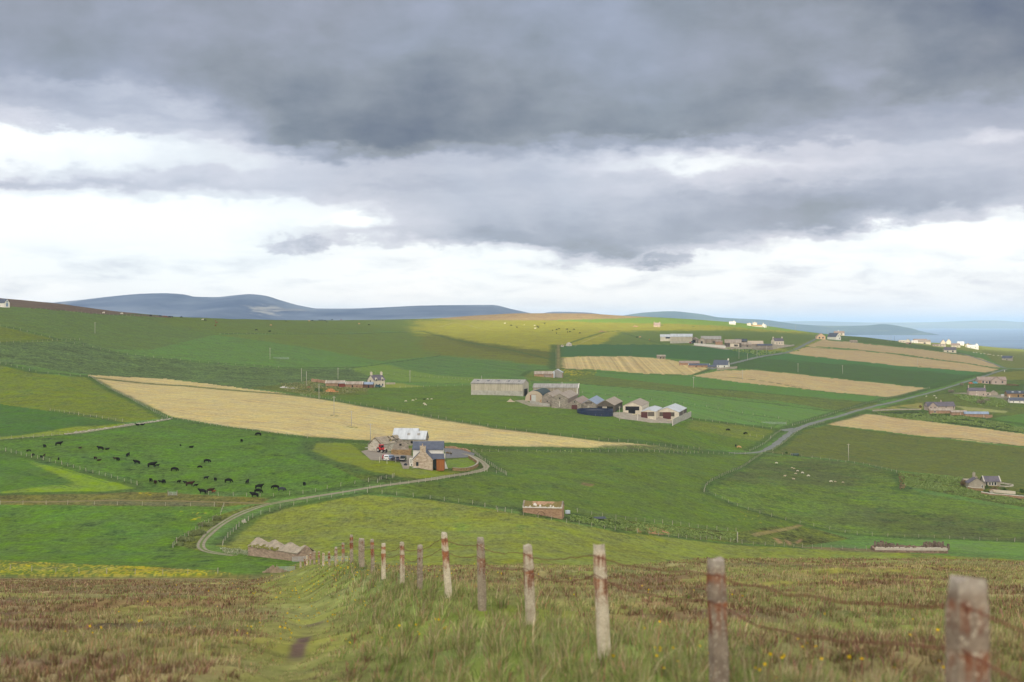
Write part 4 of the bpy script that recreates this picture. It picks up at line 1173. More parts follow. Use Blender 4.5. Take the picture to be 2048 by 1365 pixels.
M_cdark = corr('dark_corrugated', (84,88,96), (70,74,82))
M_cgreen = corr('green_black_corrugated', (72,84,80), (58,68,66))
M_cside = corr('pale_side_sheeting', (198,186,164), (176,164,142))
M_boards = corr('dark_space_boards', (110,98,84), (80,72,62), 2.2)

def quad(bm, pts):
    return bm.faces.new([bm.verts.new(p) for p in pts])

def prism(bm, L, W, H, R, z0=-2.0, x0=None, y0=0.0, cut=0.0):
    """closed gabled block, ridge along x"""
    xa, xb = (-L / 2, L / 2) if x0 is None else (x0, x0 + L)
    ring = [(-W / 2, z0), (W / 2, z0), (W / 2, H), (0, H + R), (-W / 2, H)]
    A = [bm.verts.new((xa, y0 + y, z)) for y, z in ring]; B = [bm.verts.new((xb, y0 + y, z)) for y, z in ring]
    bm.faces.new(A); bm.faces.new(B[::-1])
    for i in range(5):
        j = (i + 1) % 5; bm.faces.new((A[j], A[i], B[i], B[j]))

def slab(bm, a, b, c, d, th):
    """thin slab over quad a-b-c-d, thickened along its normal"""
    a, b, c, d = map(Vector, (a, b, c, d))
    n = (b - a).cross(d - a).normalized() * th
    if n.z < 0: n = -n
    lo = [bm.verts.new(p) for p in (a, b, c, d)]; hi = [bm.verts.new(p + n) for p in (a, b, c, d)]
    bm.faces.new(lo[::-1]); bm.faces.new(hi)
    for i in range(4):
        j = (i + 1) % 4; bm.faces.new((lo[i], lo[j], hi[j], hi[i]))

def roof_bm(L, W, H, R, ov=0.3, th=0.16, x0=None, y0=0.0, lift=0.02):
    bm = bmesh.new()
    xa, xb = (-L / 2 - ov, L / 2 + ov) if x0 is None else (x0 - ov, x0 + L + ov)
    k = (W / 2 + ov) / (W / 2)
    for s in (-1, 1):
        slab(bm, (xa, y0 + s * (W / 2 + ov), H + R - R * k + lift), (xb, y0 + s * (W / 2 + ov), H + R - R * k + lift), (xb, y0, H + R + lift), (xa, y0, H + R + lift), th)
    return bm

def opening(parent, kind, face, L, W, pos, z0, w, h, mt, frame=None, y0=0.0, x0=None, deep=0.10):
    """a box standing slightly proud of a wall face, with an optional frame as its own sub-part"""
    def place(bm, u0, u1, za, zb, d0, d1):
        xa, xb = (-L / 2, L / 2) if x0 is None else (x0, x0 + L)
        if face == 'F': box = ((u0, u1), (y0 - W / 2 - d1, y0 - W / 2 + d0))
        elif face == 'B': box = ((u0, u1), (y0 + W / 2 - d0, y0 + W / 2 + d1))
        elif face == 'L': box = ((xa - d1, xa + d0), (u0 + y0, u1 + y0))
        else: box = ((xb - d0, xb + d1), (u0 + y0, u1 + y0))
        (a, b), (c, d) = box
        box_bm(bm, (a + b) / 2, (c + d) / 2, za, zb, b - a, d - c)
    bm = bmesh.new(); place(bm, pos - w / 2, pos + w / 2, z0, z0 + h, deep, 0.03)
    o = bm_obj(kind, bm, mt, parent)
    if frame:
        f = 0.12
        bm = bmesh.new()
        place(bm, pos - w / 2 - f, pos - w / 2, z0 - f, z0 + h + f, deep, 0.06); place(bm, pos + w / 2, pos + w / 2 + f, z0 - f, z0 + h + f, deep, 0.06)
        place(bm, pos - w / 2, pos + w / 2, z0 - f, z0, deep, 0.06); place(bm, pos - w / 2, pos + w / 2, z0 + h, z0 + h + f, deep, 0.06)
        bm_obj('frame', bm, frame, o)
    return o

def chimney(parent, x, y, z0, z1, w=0.9, d=0.7, mt=None, pots=1):
    bm = bmesh.new(); box_bm(bm, x, y, z0, z1, w, d); box_bm(bm, x, y, z1, z1 + 0.14, w + 0.16, d + 0.16)
    for i in range(pots):
        xx = x + (i - (pots - 1) / 2) * 0.4
        tube_bm(bm, [Vector((xx, y, z1 + 0.14)), Vector((xx, y, z1 + 0.55))], 0.13, 6)
    return bm_obj('chimney', bm, mt or M_skew, parent)

def bld(name, label, cat, px, py, Lp, Wp, Hp, Rp, yaw, wm, rm, ops=(), chims=(), group=None, metres=False, skew=None, ov=0.3, gable=False, dz=0.0, dy=0.0):
    """gabled building. sizes in photo pixels at its distance (or metres); ops = (kind, face, pos, z0, w, h, material, frame)"""
    p = at(px, py); u = 1.0 if metres else p.y / F
    L, W, H, R = Lp * u, Wp * u, Hp * u, Rp * u
    a = math.radians(yaw)
    hd = abs(math.sin(a)) * L / 2 + abs(math.cos(a)) * W / 2
    loc = Vector((p.x * (p.y + hd) / p.y, p.y + hd + dy, p.z + dz))
    if gable: loc = Vector((p.x + math.cos(a) * L / 2, p.y + abs(math.cos(a)) * W / 2 + math.sin(a) * L / 2, p.z + dz))
    r = thing(name, label, cat, loc, a, group)
    bm = bmesh.new(); prism(bm, L, W, H, R); wall = bm_obj('wall', bm, wm, r)
    roof = bm_obj('roof', roof_bm(L, W, H, R, min(ov, 0.4)), rm, r)
    if skew:
        for s in (-1, 1):
            bm = bmesh.new()
            for q in (-1, 1):
                slab(bm, (s * (L / 2 + 0.05) - 0.18, q * (W / 2 + .32), H - R * 0.64 / W + 0.12), (s * (L / 2 + .05) + 0.22, q * (W / 2 + .32), H - R * 0.64 / W + 0.12), (s * (L / 2 + .05) + 0.22, 0, H + R + 0.14), (s * (L / 2 + .05) - 0.18, 0, H + R + 0.14), 0.16)
            bm_obj('skew', bm, skew, r)
    for op in ops:
        kind, face, pos, z0, w, h, mt = op[:7]
        opening(r, kind, face, L, W, pos * u, z0 * u, w * u, h * u, mt, op[7] if len(op) > 7 else None)
    for c in chims:
        x, y, w, hh = c[:4]
        zr = H + R * (1 - abs(y * u) / (W / 2))
        chimney(roof, x * u, y * u, zr - 0.4, zr + hh * u, w * u, max(0.6, w * u * 0.8), c[4] if len(c) > 4 else wm, 2)
    r['_dim'] = (L, W, H, R)
    return r

def custom(name, label, cat, px, py, group=None, near=False):
    p = at(px, py, near=near)
    r = thing(name, label, cat, p, 0, group)
    D0 = p.y
    X = lambda x, y=0.0: (x - 1024) / F * (D0 + y) - p.x
    Z = lambda yy, y=0.0: -(yy - YH) / F * (D0 + y) - p.z
    return r, X, Z, D0 / F

def boxpart(parent, name, mt, x0, x1, y0, y1, z0, z1):
    bm = bmesh.new(); box_bm(bm, (x0 + x1) / 2, (y0 + y1) / 2, z0, z1, x1 - x0, y1 - y0); return bm_obj(name, bm, mt, parent)

W_ = 'window'; D_ = 'door'; O_ = 'opening'
# ================================================================== the home farm
r, X, Z, u = custom('farmhouse', 'restored farmhouse with stone gable, white upper block and dark slate roofs', 'house', 845.5, 938)
gw = X(865) - X(826)
def gable_y(xc, w, y0, y1, H, A, z0=-1.5):
    bm = bmesh.new()
    ring = [(-w / 2, z0), (w / 2, z0), (w / 2, H), (0, A), (-w / 2, H)]
    P = [bm.verts.new((xc + a, y0, b)) for a, b in ring]; Q = [bm.verts.new((xc + a, y1, b)) for a, b in ring]
    bm.faces.new(P[::-1]); bm.faces.new(Q)
    for i in range(5):
        j = (i + 1) % 5; bm.faces.new((P[i], P[j], Q[j], Q[i]))
    return bm
xc = X(845.5); He, Ap = Z(919.5), Z(899.5)
w_ = bm_obj('wall', gable_y(xc, gw, 0, 7.0, He, Ap), M_stone, r)
bm = bmesh.new()
for s in (-1, 1):
    slab(bm, (xc + s * (gw / 2 + .25), 0.25, He - 0.25), (xc + s * (gw / 2 + .25), 8.6, He - 0.25), (xc, 8.6, Ap + 0.02), (xc, 0.25, Ap + 0.02), 0.16)
rf = bm_obj('roof', bm, M_slate, r)
bm = bmesh.new(); box_bm(bm, xc, 0.55, Ap - 0.9, Z(893.5), 11.5 * u, 1.0); box_bm(bm, xc, 0.55, Z(893.5), Z(892.6), 12.6 * u, 1.15); tube_bm(bm, [Vector((xc - .1, .55, Z(892.6))), Vector((xc - .1, .55, Z(888)))], 0.17, 8)
bm_obj('chimney', bm, M_stone, rf)
o = boxpart(r, 'window', M_glass, X(832), X(837), -0.03, 0.15, Z(932.5), Z(924.5))
boxpart(o, 'frame', M_skew, X(831.4), X(837.6), -0.05, 0.12, Z(933.2), Z(932.5))
for x in (838.8, 853.2):
    boxpart(rf, 'skylight', M_skew, X(x, 3) - 0.25, X(x, 3) + 0.25, 2.2, 3.0, (He + Ap) / 2 - 0.1, (He + Ap) / 2 + 0.35)
yb0, yb1 = 8.6, 15.0; ym = (yb0 + yb1) / 2
bxa, bxb = X(826, yb0), X(886, yb0)
He2, Ap2 = Z(899.5, yb0), Z(883.5, ym)
bm = bmesh.new(); ring = [(yb0, -1.5), (yb1, -1.5), (yb1, He2), (ym, Ap2), (yb0, He2)]
P = [bm.verts.new((bxa, a, b)) for a, b in ring]; Q = [bm.verts.new((bxb, a, b)) for a, b in ring]
bm.faces.new(P); bm.faces.new(Q[::-1])
for i in range(5):
    j = (i + 1) % 5; bm.faces.new((P[j], P[i], Q[i], Q[j]))
bm_obj('wall', bm, M_white, r)['label'] = 'white rendered upper block wall'
bm = bmesh.new()
slab(bm, (bxa - .25, yb0 - .3, He2 - .15), (bxb + .25, yb0 - .3, He2 - .15), (bxb + .25, ym, Ap2 + .03), (bxa - .25, ym, Ap2 + .03), 0.16)
slab(bm, (bxa - .25, yb1 + .3, He2 - .15), (bxb + .25, yb1 + .3, He2 - .15), (bxb + .25, ym, Ap2 + .03), (bxa - .25, ym, Ap2 + .03), 0.16)
bm_obj('roof', bm, M_slate, r)
bm = bmesh.new(); box_bm(bm, (bxa + bxb) / 2, ym, Ap2 + 0.14, Ap2 + 0.24, bxb - bxa + .5, 0.3); bm_obj('ridge_cap', bm, M_skew, r)
# timber-clad wing to the right
ez = Z(918.5, 1.8)
boxpart(r, 'wall', M_timber, X(873, 1.8), X(888, 1.8), 1.8, 8.0, -0.8, ez)['label'] = 'orange timber clad wing'
boxpart(r, 'glazed_door', M_glass, X(865.6, 2.2), X(873, 2.2), 2.2, 7.5, -0.3, ez - 0.1)
bm = bmesh.new(); slab(bm, (X(861, 1.5), 1.4, ez), (X(889.5, 1.5), 1.4, ez), (X(888, 8.5), 8.5, Z(908.5, 8.5)), (X(853, 8.5), 8.5, Z(908.5, 8.5)), 0.15); bm_obj('roof', bm, M_slate, r)
boxpart(r, 'downpipe', M_skew, X(886.2, yb0) , X(886.9, yb0), yb0 - .15, yb0 - .02, ez, He2 - .3)
boxpart(r, 'drain_panel', M_skew, X(888.2, 3), X(890, 3), 3.0, 5.5, Z(918, 3), Z(909, 3))
# white screen wall on the left
o = boxpart(r, 'screen_wall', M_white, X(818.5), X(825.5), 1.0, 1.35, -0.6, Z(917))
boxpart(o, 'slot', M_dark, X(820.8), X(821.9), 0.95, 1.1, Z(927), Z(919)); boxpart(o, 'slot', M_dark, X(822.0), X(823.6), 0.95, 1.1, Z(932.5), Z(929))

# broken-roofed barn and its neighbours behind the yard
def ruin_roof(L, W, H, R, miss, mt_slab, mt_raft, parent, side=-1, n=14, rows=4):
    bm = bmesh.new(); rb = bmesh.new()
    for s in (-1, 1):
        for i in range(n):
            xa = -L / 2 + L * i / n; xb = -L / 2 + L * (i + 1) / n - 0.02
            tube_bm(rb, [Vector((xa, s * W / 2, H)), Vector((xa, 0, H + R))], 0.07, 4)
            for j in range(rows):
                f0, f1 = j / rows, (j + 1) / rows
                if random.random() < miss(i / n, f0, s): continue
                z = lambda f: H + R * f + 0.06 + random.uniform(0, .03)
                slab(bm, (xa, s * W / 2 * (1 - f0) + s * 0.12, z(f0)), (xb, s * W / 2 * (1 - f0) + s * .12, z(f0)), (xb, s * W / 2 * (1 - f1), z(f1)), (xa, s * W / 2 * (1 - f1), z(f1)), 0.08)
    o = bm_obj('roof', bm, mt_slab, parent); bm_obj('rafters', rb, mt_raft, o)
    return o
M_flag = mat('flagstone_slabs', (172,158,136), 0.95, 0.3, 0.7, (140,128,108))
M_oldwood = mat('old_rafters', (96,84,70), 0.95, 0.2)
def ruin_shell(r, L, W, H, R, mt, z0=-1.5, th=0.55, ragged=0.5, gables=(True, True), n=16, part='wall'):
    """roofless rubble walls with a broken top edge"""
    bm = bmesh.new()
    def runw(a, b, hf):
        a, b = Vector(a), Vector(b); d = (b - a).normalized(); nn = Vector((-d.y, d.x, 0)) * th / 2
        k = max(3, int((b - a).length / 0.7)); prev = None
        for i in range(k + 1):
            p = a.lerp(b, i / k); h = hf(i / k) - ragged * random.random()
            ring = [bm.verts.new((p.x - nn.x, p.y - nn.y, z0)), bm.verts.new((p.x + nn.x, p.y + nn.y, z0)), bm.verts.new((p.x + nn.x, p.y + nn.y, h)), bm.verts.new((p.x - nn.x, p.y - nn.y, h + random.uniform(-.1, .1)))]
            if prev:
                for q in range(4): bm.faces.new((prev[q], prev[(q + 1) % 4], ring[(q + 1) % 4], ring[q]))
            else: bm.faces.new(ring[::-1])
            prev = ring
        bm.faces.new(prev)
    for s in (-1, 1): runw((-L / 2, s * (W / 2 - th / 2), 0), (L / 2, s * (W / 2 - th / 2), 0), lambda t: H)
    for s, g in zip((-1, 1), gables):
        runw((s * (L / 2 - th / 2), -W / 2 + th, 0), (s * (L / 2 - th / 2), W / 2 - th, 0), (lambda t: H + R * (1 - abs(2 * t - 1))) if g else (lambda t: H * 0.9))
    return bm_obj(part, bm, mt, r)

def place(name, label, cat, px, py, yaw, dD=0.0, group=None):
    p = at(px, py); D = p.y + dD
    return thing(name, label, cat, Vector((p.x * D / p.y, D, p.z)), math.radians(yaw), group)
r = place('ruined_barn', 'stone barn with half its roof slabs missing, beside the red tractor', 'barn', 772, 905, 62, 9.0)
ruin_shell(r, 15, 6.0, 2.6, 2.5, M_pale, ragged=0.1)
ruin_roof(15, 6.0, 2.6, 2.5, lambda x, f, s: (0.75 if x > 0.45 else 0.12) * (1.0 if f > 0.2 else 0.5), M_flag, M_oldwood, r)
r = place('ruined_barn', 'roofless brown stone gable and yard wall left of the white farmhouse block', 'ruin', 803, 911, 0, 4.0)
L = 42 * u
ruin_shell(r, L, 5.0, 1.9, 2.6, M_brown, ragged=0.15, gables=(False, False))
bm = bmesh.new(); prism(bm, 0.6, 5.6, 3.0, 2.3, -1, -0.3); bm.transform(Matrix.Rotation(PI / 2, 4, 'Z')); bm.transform(Matrix.Translation((-0.4, 2.0, 0))); g_ = bm_obj('gable', bm, M_gstone, r)
boxpart(g_, 'hole', M_dark, -0.9, -0.1, 1.66, 1.72, 2.9, 3.6)
bld('barn', 'pale corrugated barn with skylights behind the dark slate farmhouse roof', 'barn', 824, 896, 54, 34, 13, 15, -8, M_gstone, M_clight, [('roof_patch', 'F', 0, 4, 6, 5, M_dark)], group='corrugated barns of the home farm', dy=10)
bld('barn', 'rear pale corrugated barn half hidden behind another barn', 'barn', 806, 893, 50, 34, 12, 15, -8, M_gstone, M_clight, [], group='corrugated barns of the home farm', dy=19)
for o in bpy.data.objects:
    if o.name.startswith('barn') and o.parent is None and 'with skylights' in o.get('label', ''):
        L, W, H, R = o['_dim']; rfo = [c for c in o.children if c.name.startswith('roof') and 'patch' not in c.name][0]
        for x in (-0.16, 0.22):
            bm = bmesh.new(); slab(bm, (L * x - .6, -W * .30, H + R * .40 + .2), (L * x + .6, -W * .30, H + R * .40 + .2), (L * x + .6, -W * .16, H + R * .68 + .2), (L * x - .6, -W * .16, H + R * .68 + .2), .05)
            bm_obj('skylight', bm, M_cgrey, rfo)

# garden wall in a curve, edging stones, bench
def wall_line(name, label, pts, h, th, mt, cat='wall', cope=None, ragged=0.1, near=False, group=None):
    P = smooth_poly([at(*p, near=near) for p in pts], 1); P = resample(P, 1.0)
    r = thing(name, label, cat, P[0], 0, group)
    bm = bmesh.new(); cb = bmesh.new()
    def run(bm_, t, z0, z1, rg):
        prev = None
        for i, p in enumerate(P):
            d = P[min(i + 1, len(P) - 1)] - P[max(i - 1, 0)]; d.z = 0; d.normalize(); n = Vector((-d.y, d.x, 0)) * t / 2
            g = ground(p.x, p.y) - r.location.z; q = Vector((p.x - r.location.x, p.y - r.location.y, 0))
            hh = z1 - rg * random.random()
            ring = [bm_.verts.new((q.x - n.x, q.y - n.y, g + z0)), bm_.verts.new((q.x + n.x, q.y + n.y, g + z0)), bm_.verts.new((q.x + n.x, q.y + n.y, g + hh)), bm_.verts.new((q.x - n.x, q.y - n.y, g + hh))]
            if prev:
                for k in range(4): bm_.faces.new((prev[k], prev[(k + 1) % 4], ring[(k + 1) % 4], ring[k]))
            else: bm_.faces.new(ring[::-1])
            prev = ring
        bm_.faces.new(prev)
    run(bm, th, -0.8, h, ragged); bm_obj('masonry', bm, mt, r)
    if cope: run(cb, th + 0.12, h - 0.02, h + 0.14, 0.05); bm_obj('coping', cb, cope, r)
    else: cb.free()
    return r
wall_line('garden_wall', 'curved stone garden wall with pale coping around the home farm lawn', [(938,917),(950,924),(957,929),(952,936),(940,941),(925,943),(905,941.5)], 1.0, 0.5, M_brown, cope=M_greyh)
wall_line('stone_dyke', 'low broken stone dyke behind the parking tarmac', [(890,896),(905,897),(925,900),(940,905)], 0.9, 0.7, M_red, ragged=0.5)
wall_line('stone_dyke', 'low pale stone dyke at the corner of the cattle field', [(130,869),(200,860),(240,854),(300,846),(340,839)], 0.7, 0.8, M_pale, ragged=0.5)
r, X, Z, u = custom('garden_bench', 'small wooden bench on the patio by the timber clad wing', 'bench', 883, 936.5)
boxpart(r, 'seat', M_timber, -0.75, 0.75, -0.2, 0.22, 0.42, 0.48)
for s in (-0.6, 0.6): boxpart(r, 'leg', M_oldwood, s - .06, s + .06, -0.16, 0.16, 0, 0.42)

# ================================================================== near ruins in front
r = place('ruined_byre', 'long ruined byre with slipped stone slab roof beside the concrete post fence', 'ruin', 562, 1118, -40, 2.5)
L, W, H, R = 17.5, 5.2, 1.9, 1.9
ruin_shell(r, L, W, H, R, stone('pinkish_rubble', (186,160,138), (150,128,110), 1.7), ragged=0.15)
bm = bmesh.new()
N_, K_ = 36, 9
for s in (-1, 1):
    g = {}
    for i in range(N_ + 1):
        for j in range(K_ + 1):
            x = -L / 2 + L * i / N_; f = j / K_
            sag = 0.85 * (0.5 + 0.5 * math.sin(x * 1.15 + 0.6)) * f + 0.35 * f * (vnoise(np.array([x * .9]), np.array([f * 3.0 + s]), 4)[0])
            sag *= 0.25 if i < 3 else 1
            g[i, j] = bm.verts.new((x, s * (W / 2 + .15) * (1 - f), H + R * f - sag + 0.08 + 0.12 * vnoise(np.array([x * 2.3]), np.array([f * 7 + 5 * s]), 8)[0]))
    for i in range(N_):
        for j in range(K_): bm.faces.new((g[i, j], g[i + 1, j], g[i + 1, j + 1], g[i, j + 1]))
bmesh.ops.remove_doubles(bm, verts=bm.verts, dist=0.005)
ro = bm_obj('roof', bm, M_flag, r); so_ = ro.modifiers.new('thick', 'SOLIDIFY'); so_.thickness = 0.14
bm = bmesh.new()
for i in range(90):
    x = random.uniform(-L / 2, L * 0.1); f = abs(random.gauss(0, .13)); y = -(W / 2 + .1) * (1 - f)
    box_bm(bm, x, y, H + R * f * .85, H + R * f * .85 + random.uniform(.15, .32), random.uniform(.3, .8), random.uniform(.2, .4), random.random(), 0.6)
bm_obj('moss', bm, mat('roof_moss', (126,124,58), 1.0, 0.3, 3.0), ro)
gate(598, 1125, 3.0, 8, 'grey metal gate against the gable of the ruined byre', False, 1.3, 7, near=False)
gate(672, 1124, 5.5, -4, 'grey metal gate seen between the concrete posts', False, 1.3, 7)

r = place('stone_shed', 'small red brown stone shed with turf roof and white stones on its eaves', 'shed', 1087, 1032, -9, 2.6)
L, W, H, R = 11.4, 4.6, 2.3, 1.5
bm = bmesh.new(); prism(bm, L, W, H, R, -1.5); bm_obj('wall', bm, M_red, r)
bm = bmesh.new()
for s in (-1, 1):
    g = {}
    for i in range(31):
        for j in range(6):
            x = -L / 2 + .3 + (L - .6) * i / 30; f = j / 5
            g[i, j] = bm.verts.new((x, s * (W / 2 - .1) * (1 - f), H + R * f + 0.16 - 0.3 * f * math.sin(PI * i / 30) + random.uniform(-.05, .05)))
    for i in range(30):
        for j in range(5): bm.faces.new((g[i, j], g[i + 1, j], g[i + 1, j + 1], g[i, j + 1]))
bmesh.ops.remove_doubles(bm, verts=bm.verts, dist=0.05)
ro = bm_obj('roof', bm, M_turf, r); ro.modifiers.new('thick', 'SOLIDIFY').thickness = 0.2
bm = bmesh.new()
for i in range(34):
    x = -L / 2 + L * (i + .5) / 34; box_bm(bm, x, -W / 2 - .05, H - .12, H + random.uniform(.08, .25), L / 36, .5, random.uniform(-.1, .1), 0.9)
for x, f, s in [(-2.4, .35, .55), (-2.3, .5, .4), (-2.0, .3, .5), (-0.7, .2, .45), (2.3, .2, .4), (3.1, .12, .35), (-3.6, .12, .3)]:
    box_bm(bm, x, -W / 2 * (1 - f), H + R * f, H + R * f + s, s * 1.2, s, random.random(), 0.6)
bm_obj('eaves_stones', bm, mat('white_stones', (226,218,204), 0.95, 0.15), ro)
for s in (-1, 1):
    bm = bmesh.new()
    for q in (-1, 1): slab(bm, (s * (L / 2 - .1) - .2, q * (W / 2 + .05), H + .02), (s * (L / 2 - .1) + .22, q * (W / 2 + .05), H + .02), (s * (L / 2 - .1) + .22, 0, H + R + .05), (s * (L / 2 - .1) - .2, 0, H + R + .05), .22)
    bm_obj('skew', bm, M_gstone, r)
# the wheel leaning on the shed
cw = r.location
r2 = thing('cart_wheel', 'old dark iron cart wheel leaning on the small stone shed', 'wheel', (0, 0, 0))
p = at(1082, 1035); r2.location = (p.x, p.y - 0.25, p.z + 0.5); r2.rotation_euler = (math.radians(-12), 0, math.radians(-9))
M_iron = mat('rusty_iron', (84,58,46), 0.8, 0.3)
bm = bmesh.new(); R0 = 1.15
ring = [Vector((R0 * math.cos(2 * PI * i / 28), 0, R0 * math.sin(2 * PI * i / 28))) for i in range(29)]
tube_bm(bm, ring, 0.06, 5); bm_obj('rim', bm, M_iron, r2)
bm = bmesh.new(); tube_bm(bm, [Vector((0, -.12, 0)), Vector((0, .12, 0))], .14, 8); bm_obj('hub', bm, M_iron, r2)
for i in range(10):
    a = 2 * PI * i / 10; bm = bmesh.new(); tube_bm(bm, [Vector((.12 * math.cos(a), 0, .12 * math.sin(a))), Vector((R0 * math.cos(a), 0, R0 * math.sin(a)))], .03, 4); bm_obj('spoke', bm, M_iron, r2)
# white bulk tank in a cage
r2 = place('water_tank', 'white caged plastic water tank beside the small stone shed', 'tank', 1135.5, 1029.5, 20, 0.8)
bm = bmesh.new(); box_bm(bm, 0, 0, .16, 1.12, 1.15, 1.0); bmesh.ops.bevel(bm, geom=bm.edges[:], offset=.07, segments=2, affect='EDGES'); tube_bm(bm, [Vector((0, 0, 1.1)), Vector((0, 0, 1.2))], .16, 10)
bm_obj('bottle', bm, mat('white_plastic', (214,220,226), 0.5, 0.06), r2)
bm = bmesh.new()
for z in (.2, .5, .8, 1.1):
    tube_bm(bm, [Vector(q + (z,)) for q in ((-.6, -.53), (.6, -.53), (.6, .53), (-.6, .53), (-.6, -.53))], .02, 4)
for x in (-.6, -.2, .2, .6):
    for y in (-.53, .53): tube_bm(bm, [Vector((x, y, .1)), Vector((x, y, 1.12))], .02, 4)
bm_obj('cage', bm, M_gate, r2); boxpart(r2, 'pallet', M_oldwood, -.6, .6, -.5, .5, 0, .15)
r2 = place('roof_sheet', 'dark sheet of old roofing lying in rough grass right of the stone shed', 'sheet', 1200, 1040, 10, .5)
bm = bmesh.new(); slab(bm, (-1.8, -.7, .3), (1.9, -.7, .25), (1.7, .7, .75), (-1.9, .7, .7), .06); bm_obj('sheet', bm, M_cdark, r2)

r = place('ruined_cottage', 'roofless low rubble walls of a ruined cottage above the moor edge on the right', 'ruin', 1818, 1106, -3, 4.0)
ruin_shell(r, 23, 6.0, 1.5, 0.6, M_pale if False else stone('dark_rubble', (164,140,118), (118,98,84), 1.5), ragged=0.55, gables=(False, False), part='wall')
M_dr2 = stone('dark_rubble2', (140,122,104), (106,90,78), 1.5)
for x0, w, h in ((-8.0, 3.6, 3.0), (-5.2, 2.6, 2.2), (6.2, 2.4, 2.8), (9.6, 3.4, 2.9)):
    bm = bmesh.new(); box_bm(bm, x0, 2.0, -.5, .5 + h * .3, w * 1.5, .8)
    for k in range(26):
        box_bm(bm, x0 + random.gauss(0, w * .28), 2.0 + random.gauss(0, .5), 0.2, 0.6 + abs(random.gauss(0, .25)) + (h - .9) * max(0, 1 - abs(k - 13) / 13), random.uniform(.5, 1.0), random.uniform(.4, .8), random.random(), .7)
    bm_obj('wall_fragment', bm, M_dr2, r)
bm = bmesh.new(); box_bm(bm, 0, -2.9, .6, 1.3, 22.6, .5)
for k in range(46):
    x = random.uniform(-11, 11); box_bm(bm, x, -2.9 + random.gauss(0, .12), 1.15 + random.uniform(-.1, .2), 1.5 + random.uniform(-.1, .15), random.uniform(.4, 1.0), .5, random.uniform(-.2, .2), .8)
bm_obj('wall_head', bm, mat('pale_loose_stones', (200,188,170), .95, .2), r)

# ================================================================== white two storey farmhouse (left, middle distance)
bld('farmhouse', 'pale two storey farmhouse with two chimneys and wallhead dormers', 'house', 752.5, 775.5, 8.6, 6.6, 4.6, 3.0, 43, M_cream, M_slate2,
    [(W_, 'F', -2.4, .8, 1.0, 1.4, M_glass, M_white), (W_, 'F', 2.4, .8, 1.0, 1.4, M_glass, M_white), (D_, 'F', 0, 0, 1.0, 2.0, M_dark), (W_, 'L', 0.4, 3.4, .8, 1.0, M_glass)],
    [(-3.9, 0, 1.2, 1.6), (3.9, 0, 1.2, 1.6)], metres=True)
fh = [o for o in bpy.data.objects if o.get('label', '').startswith('pale two storey farmhouse')][0]
for x in (-2.4, 2.4):
    bm = bmesh.new(); prism(bm, 2.0, 1.8, 4.9, 1.1, 4.3); bm.transform(Matrix.Rotation(PI / 2, 4, 'Z')); bm.transform(Matrix.Translation((x, -2.4, 0)))
    o = bm_obj('dormer', bm, M_cream, fh)
    boxpart(o, 'window', M_glass, x - .4, x + .4, -3.44, -3.3, 4.0, 5.2)
bld('byre', 'long grey roofed stone byre, left end of the far farmyard', 'byre', 671, 773, 37, 16, 6, 5, -3, M_red, M_casb, [(D_, 'F', 8, 0, 3, 5, M_dark)], skew=M_skew)
bld('byre', 'grey roofed byre with orange stone front beside the pale farmhouse', 'byre', 709, 776, 34, 16, 7, 5, -2, M_red, M_casb, [(D_, 'F', -3, 0, 3, 5, M_dark), (W_, 'F', 6, 2, 2, 2, M_dark)], skew=M_skew)
bld('shed', 'small rusty red lean shed in front of the grey byres', 'shed', 685, 775, 13.5, 8, 7.5, 1.5, -2, mat('rusty_red_sheet', (136,70,54), .8, .25), M_cgrey)
bld('shed', 'brown board shed with blue grey roof against the pale farmhouse', 'shed', 737, 776, 19, 13, 7, 4, -3, M_bluebrown, M_cblue, [(D_, 'F', 1, 0, 2.5, 5, M_dark)])
wall_line('stone_dyke', 'tumbled reddish wall left of the far farmyard byres', [(622,764),(638,765),(654,768)], 2.2, 0.8, M_red, ragged=0.6)
wall_line('garden_wall', 'grey garden wall right of the pale two storey farmhouse', [(772,769),(780,769),(790,769)], 1.2, 0.5, M_greyh)
def heap(name, label, px, py, wm, hm, mt, n=60, smin=.25, smax=.8, cat='heap', near=False, seed=1):
    rnd = random.Random(seed); p = at(px, py, near=near); r = thing(name, label, cat, p)
    bm = bmesh.new()
    for k in range(n):
        x, y = rnd.gauss(0, wm * .22), rnd.gauss(0, wm * .12); f = math.exp(-(x / (wm * .3)) ** 2 - (y / (wm * .2)) ** 2)
        s = rnd.uniform(smin, smax); z = rnd.uniform(-.2, 1) * hm * f
        box_bm(bm, x, y, z - s * .3, z + s * .4, s, s * rnd.uniform(.6, 1.1), rnd.uniform(0, 3), rnd.uniform(.5, .8))
    k_ = 14; ring = [[bm.verts.new((wm * .5 * q * math.cos(6.283 * i / k_), wm * .28 * q * math.sin(6.283 * i / k_), hm * (.75 * (1 - q * q)) - .15)) for i in range(k_)] for q in (1.0, .7, .4, .1)]
    for a_, b_ in zip(ring[:-1], ring[1:]):
        for i in range(k_): bm.faces.new((a_[i], a_[(i + 1) % k_], b_[(i + 1) % k_], b_[i]))
    bm.faces.new(ring[-1])
    bm_obj('rubble', bm, mt, r); return r
heap('rubble_heap', 'orange rubble heap in front of the grey byres', 661, 784, 8, 2.4, mat('orange_rubble', (200,150,92), .95, .25, 1.0, (160,100,66)), 90, seed=2)
heap('rubble_heap', 'white rubble heap at the left end of the far farmyard', 567, 776, 6, .9, mat('white_rubble', (206,200,190), .95, .2), 40, seed=3)
heap('rubble_heap', 'grey rubble heap between white rubble and bare poles', 585, 778, 5.5, .9, mat('grey_rubble', (170,164,152), .95, .3), 40, seed=4)
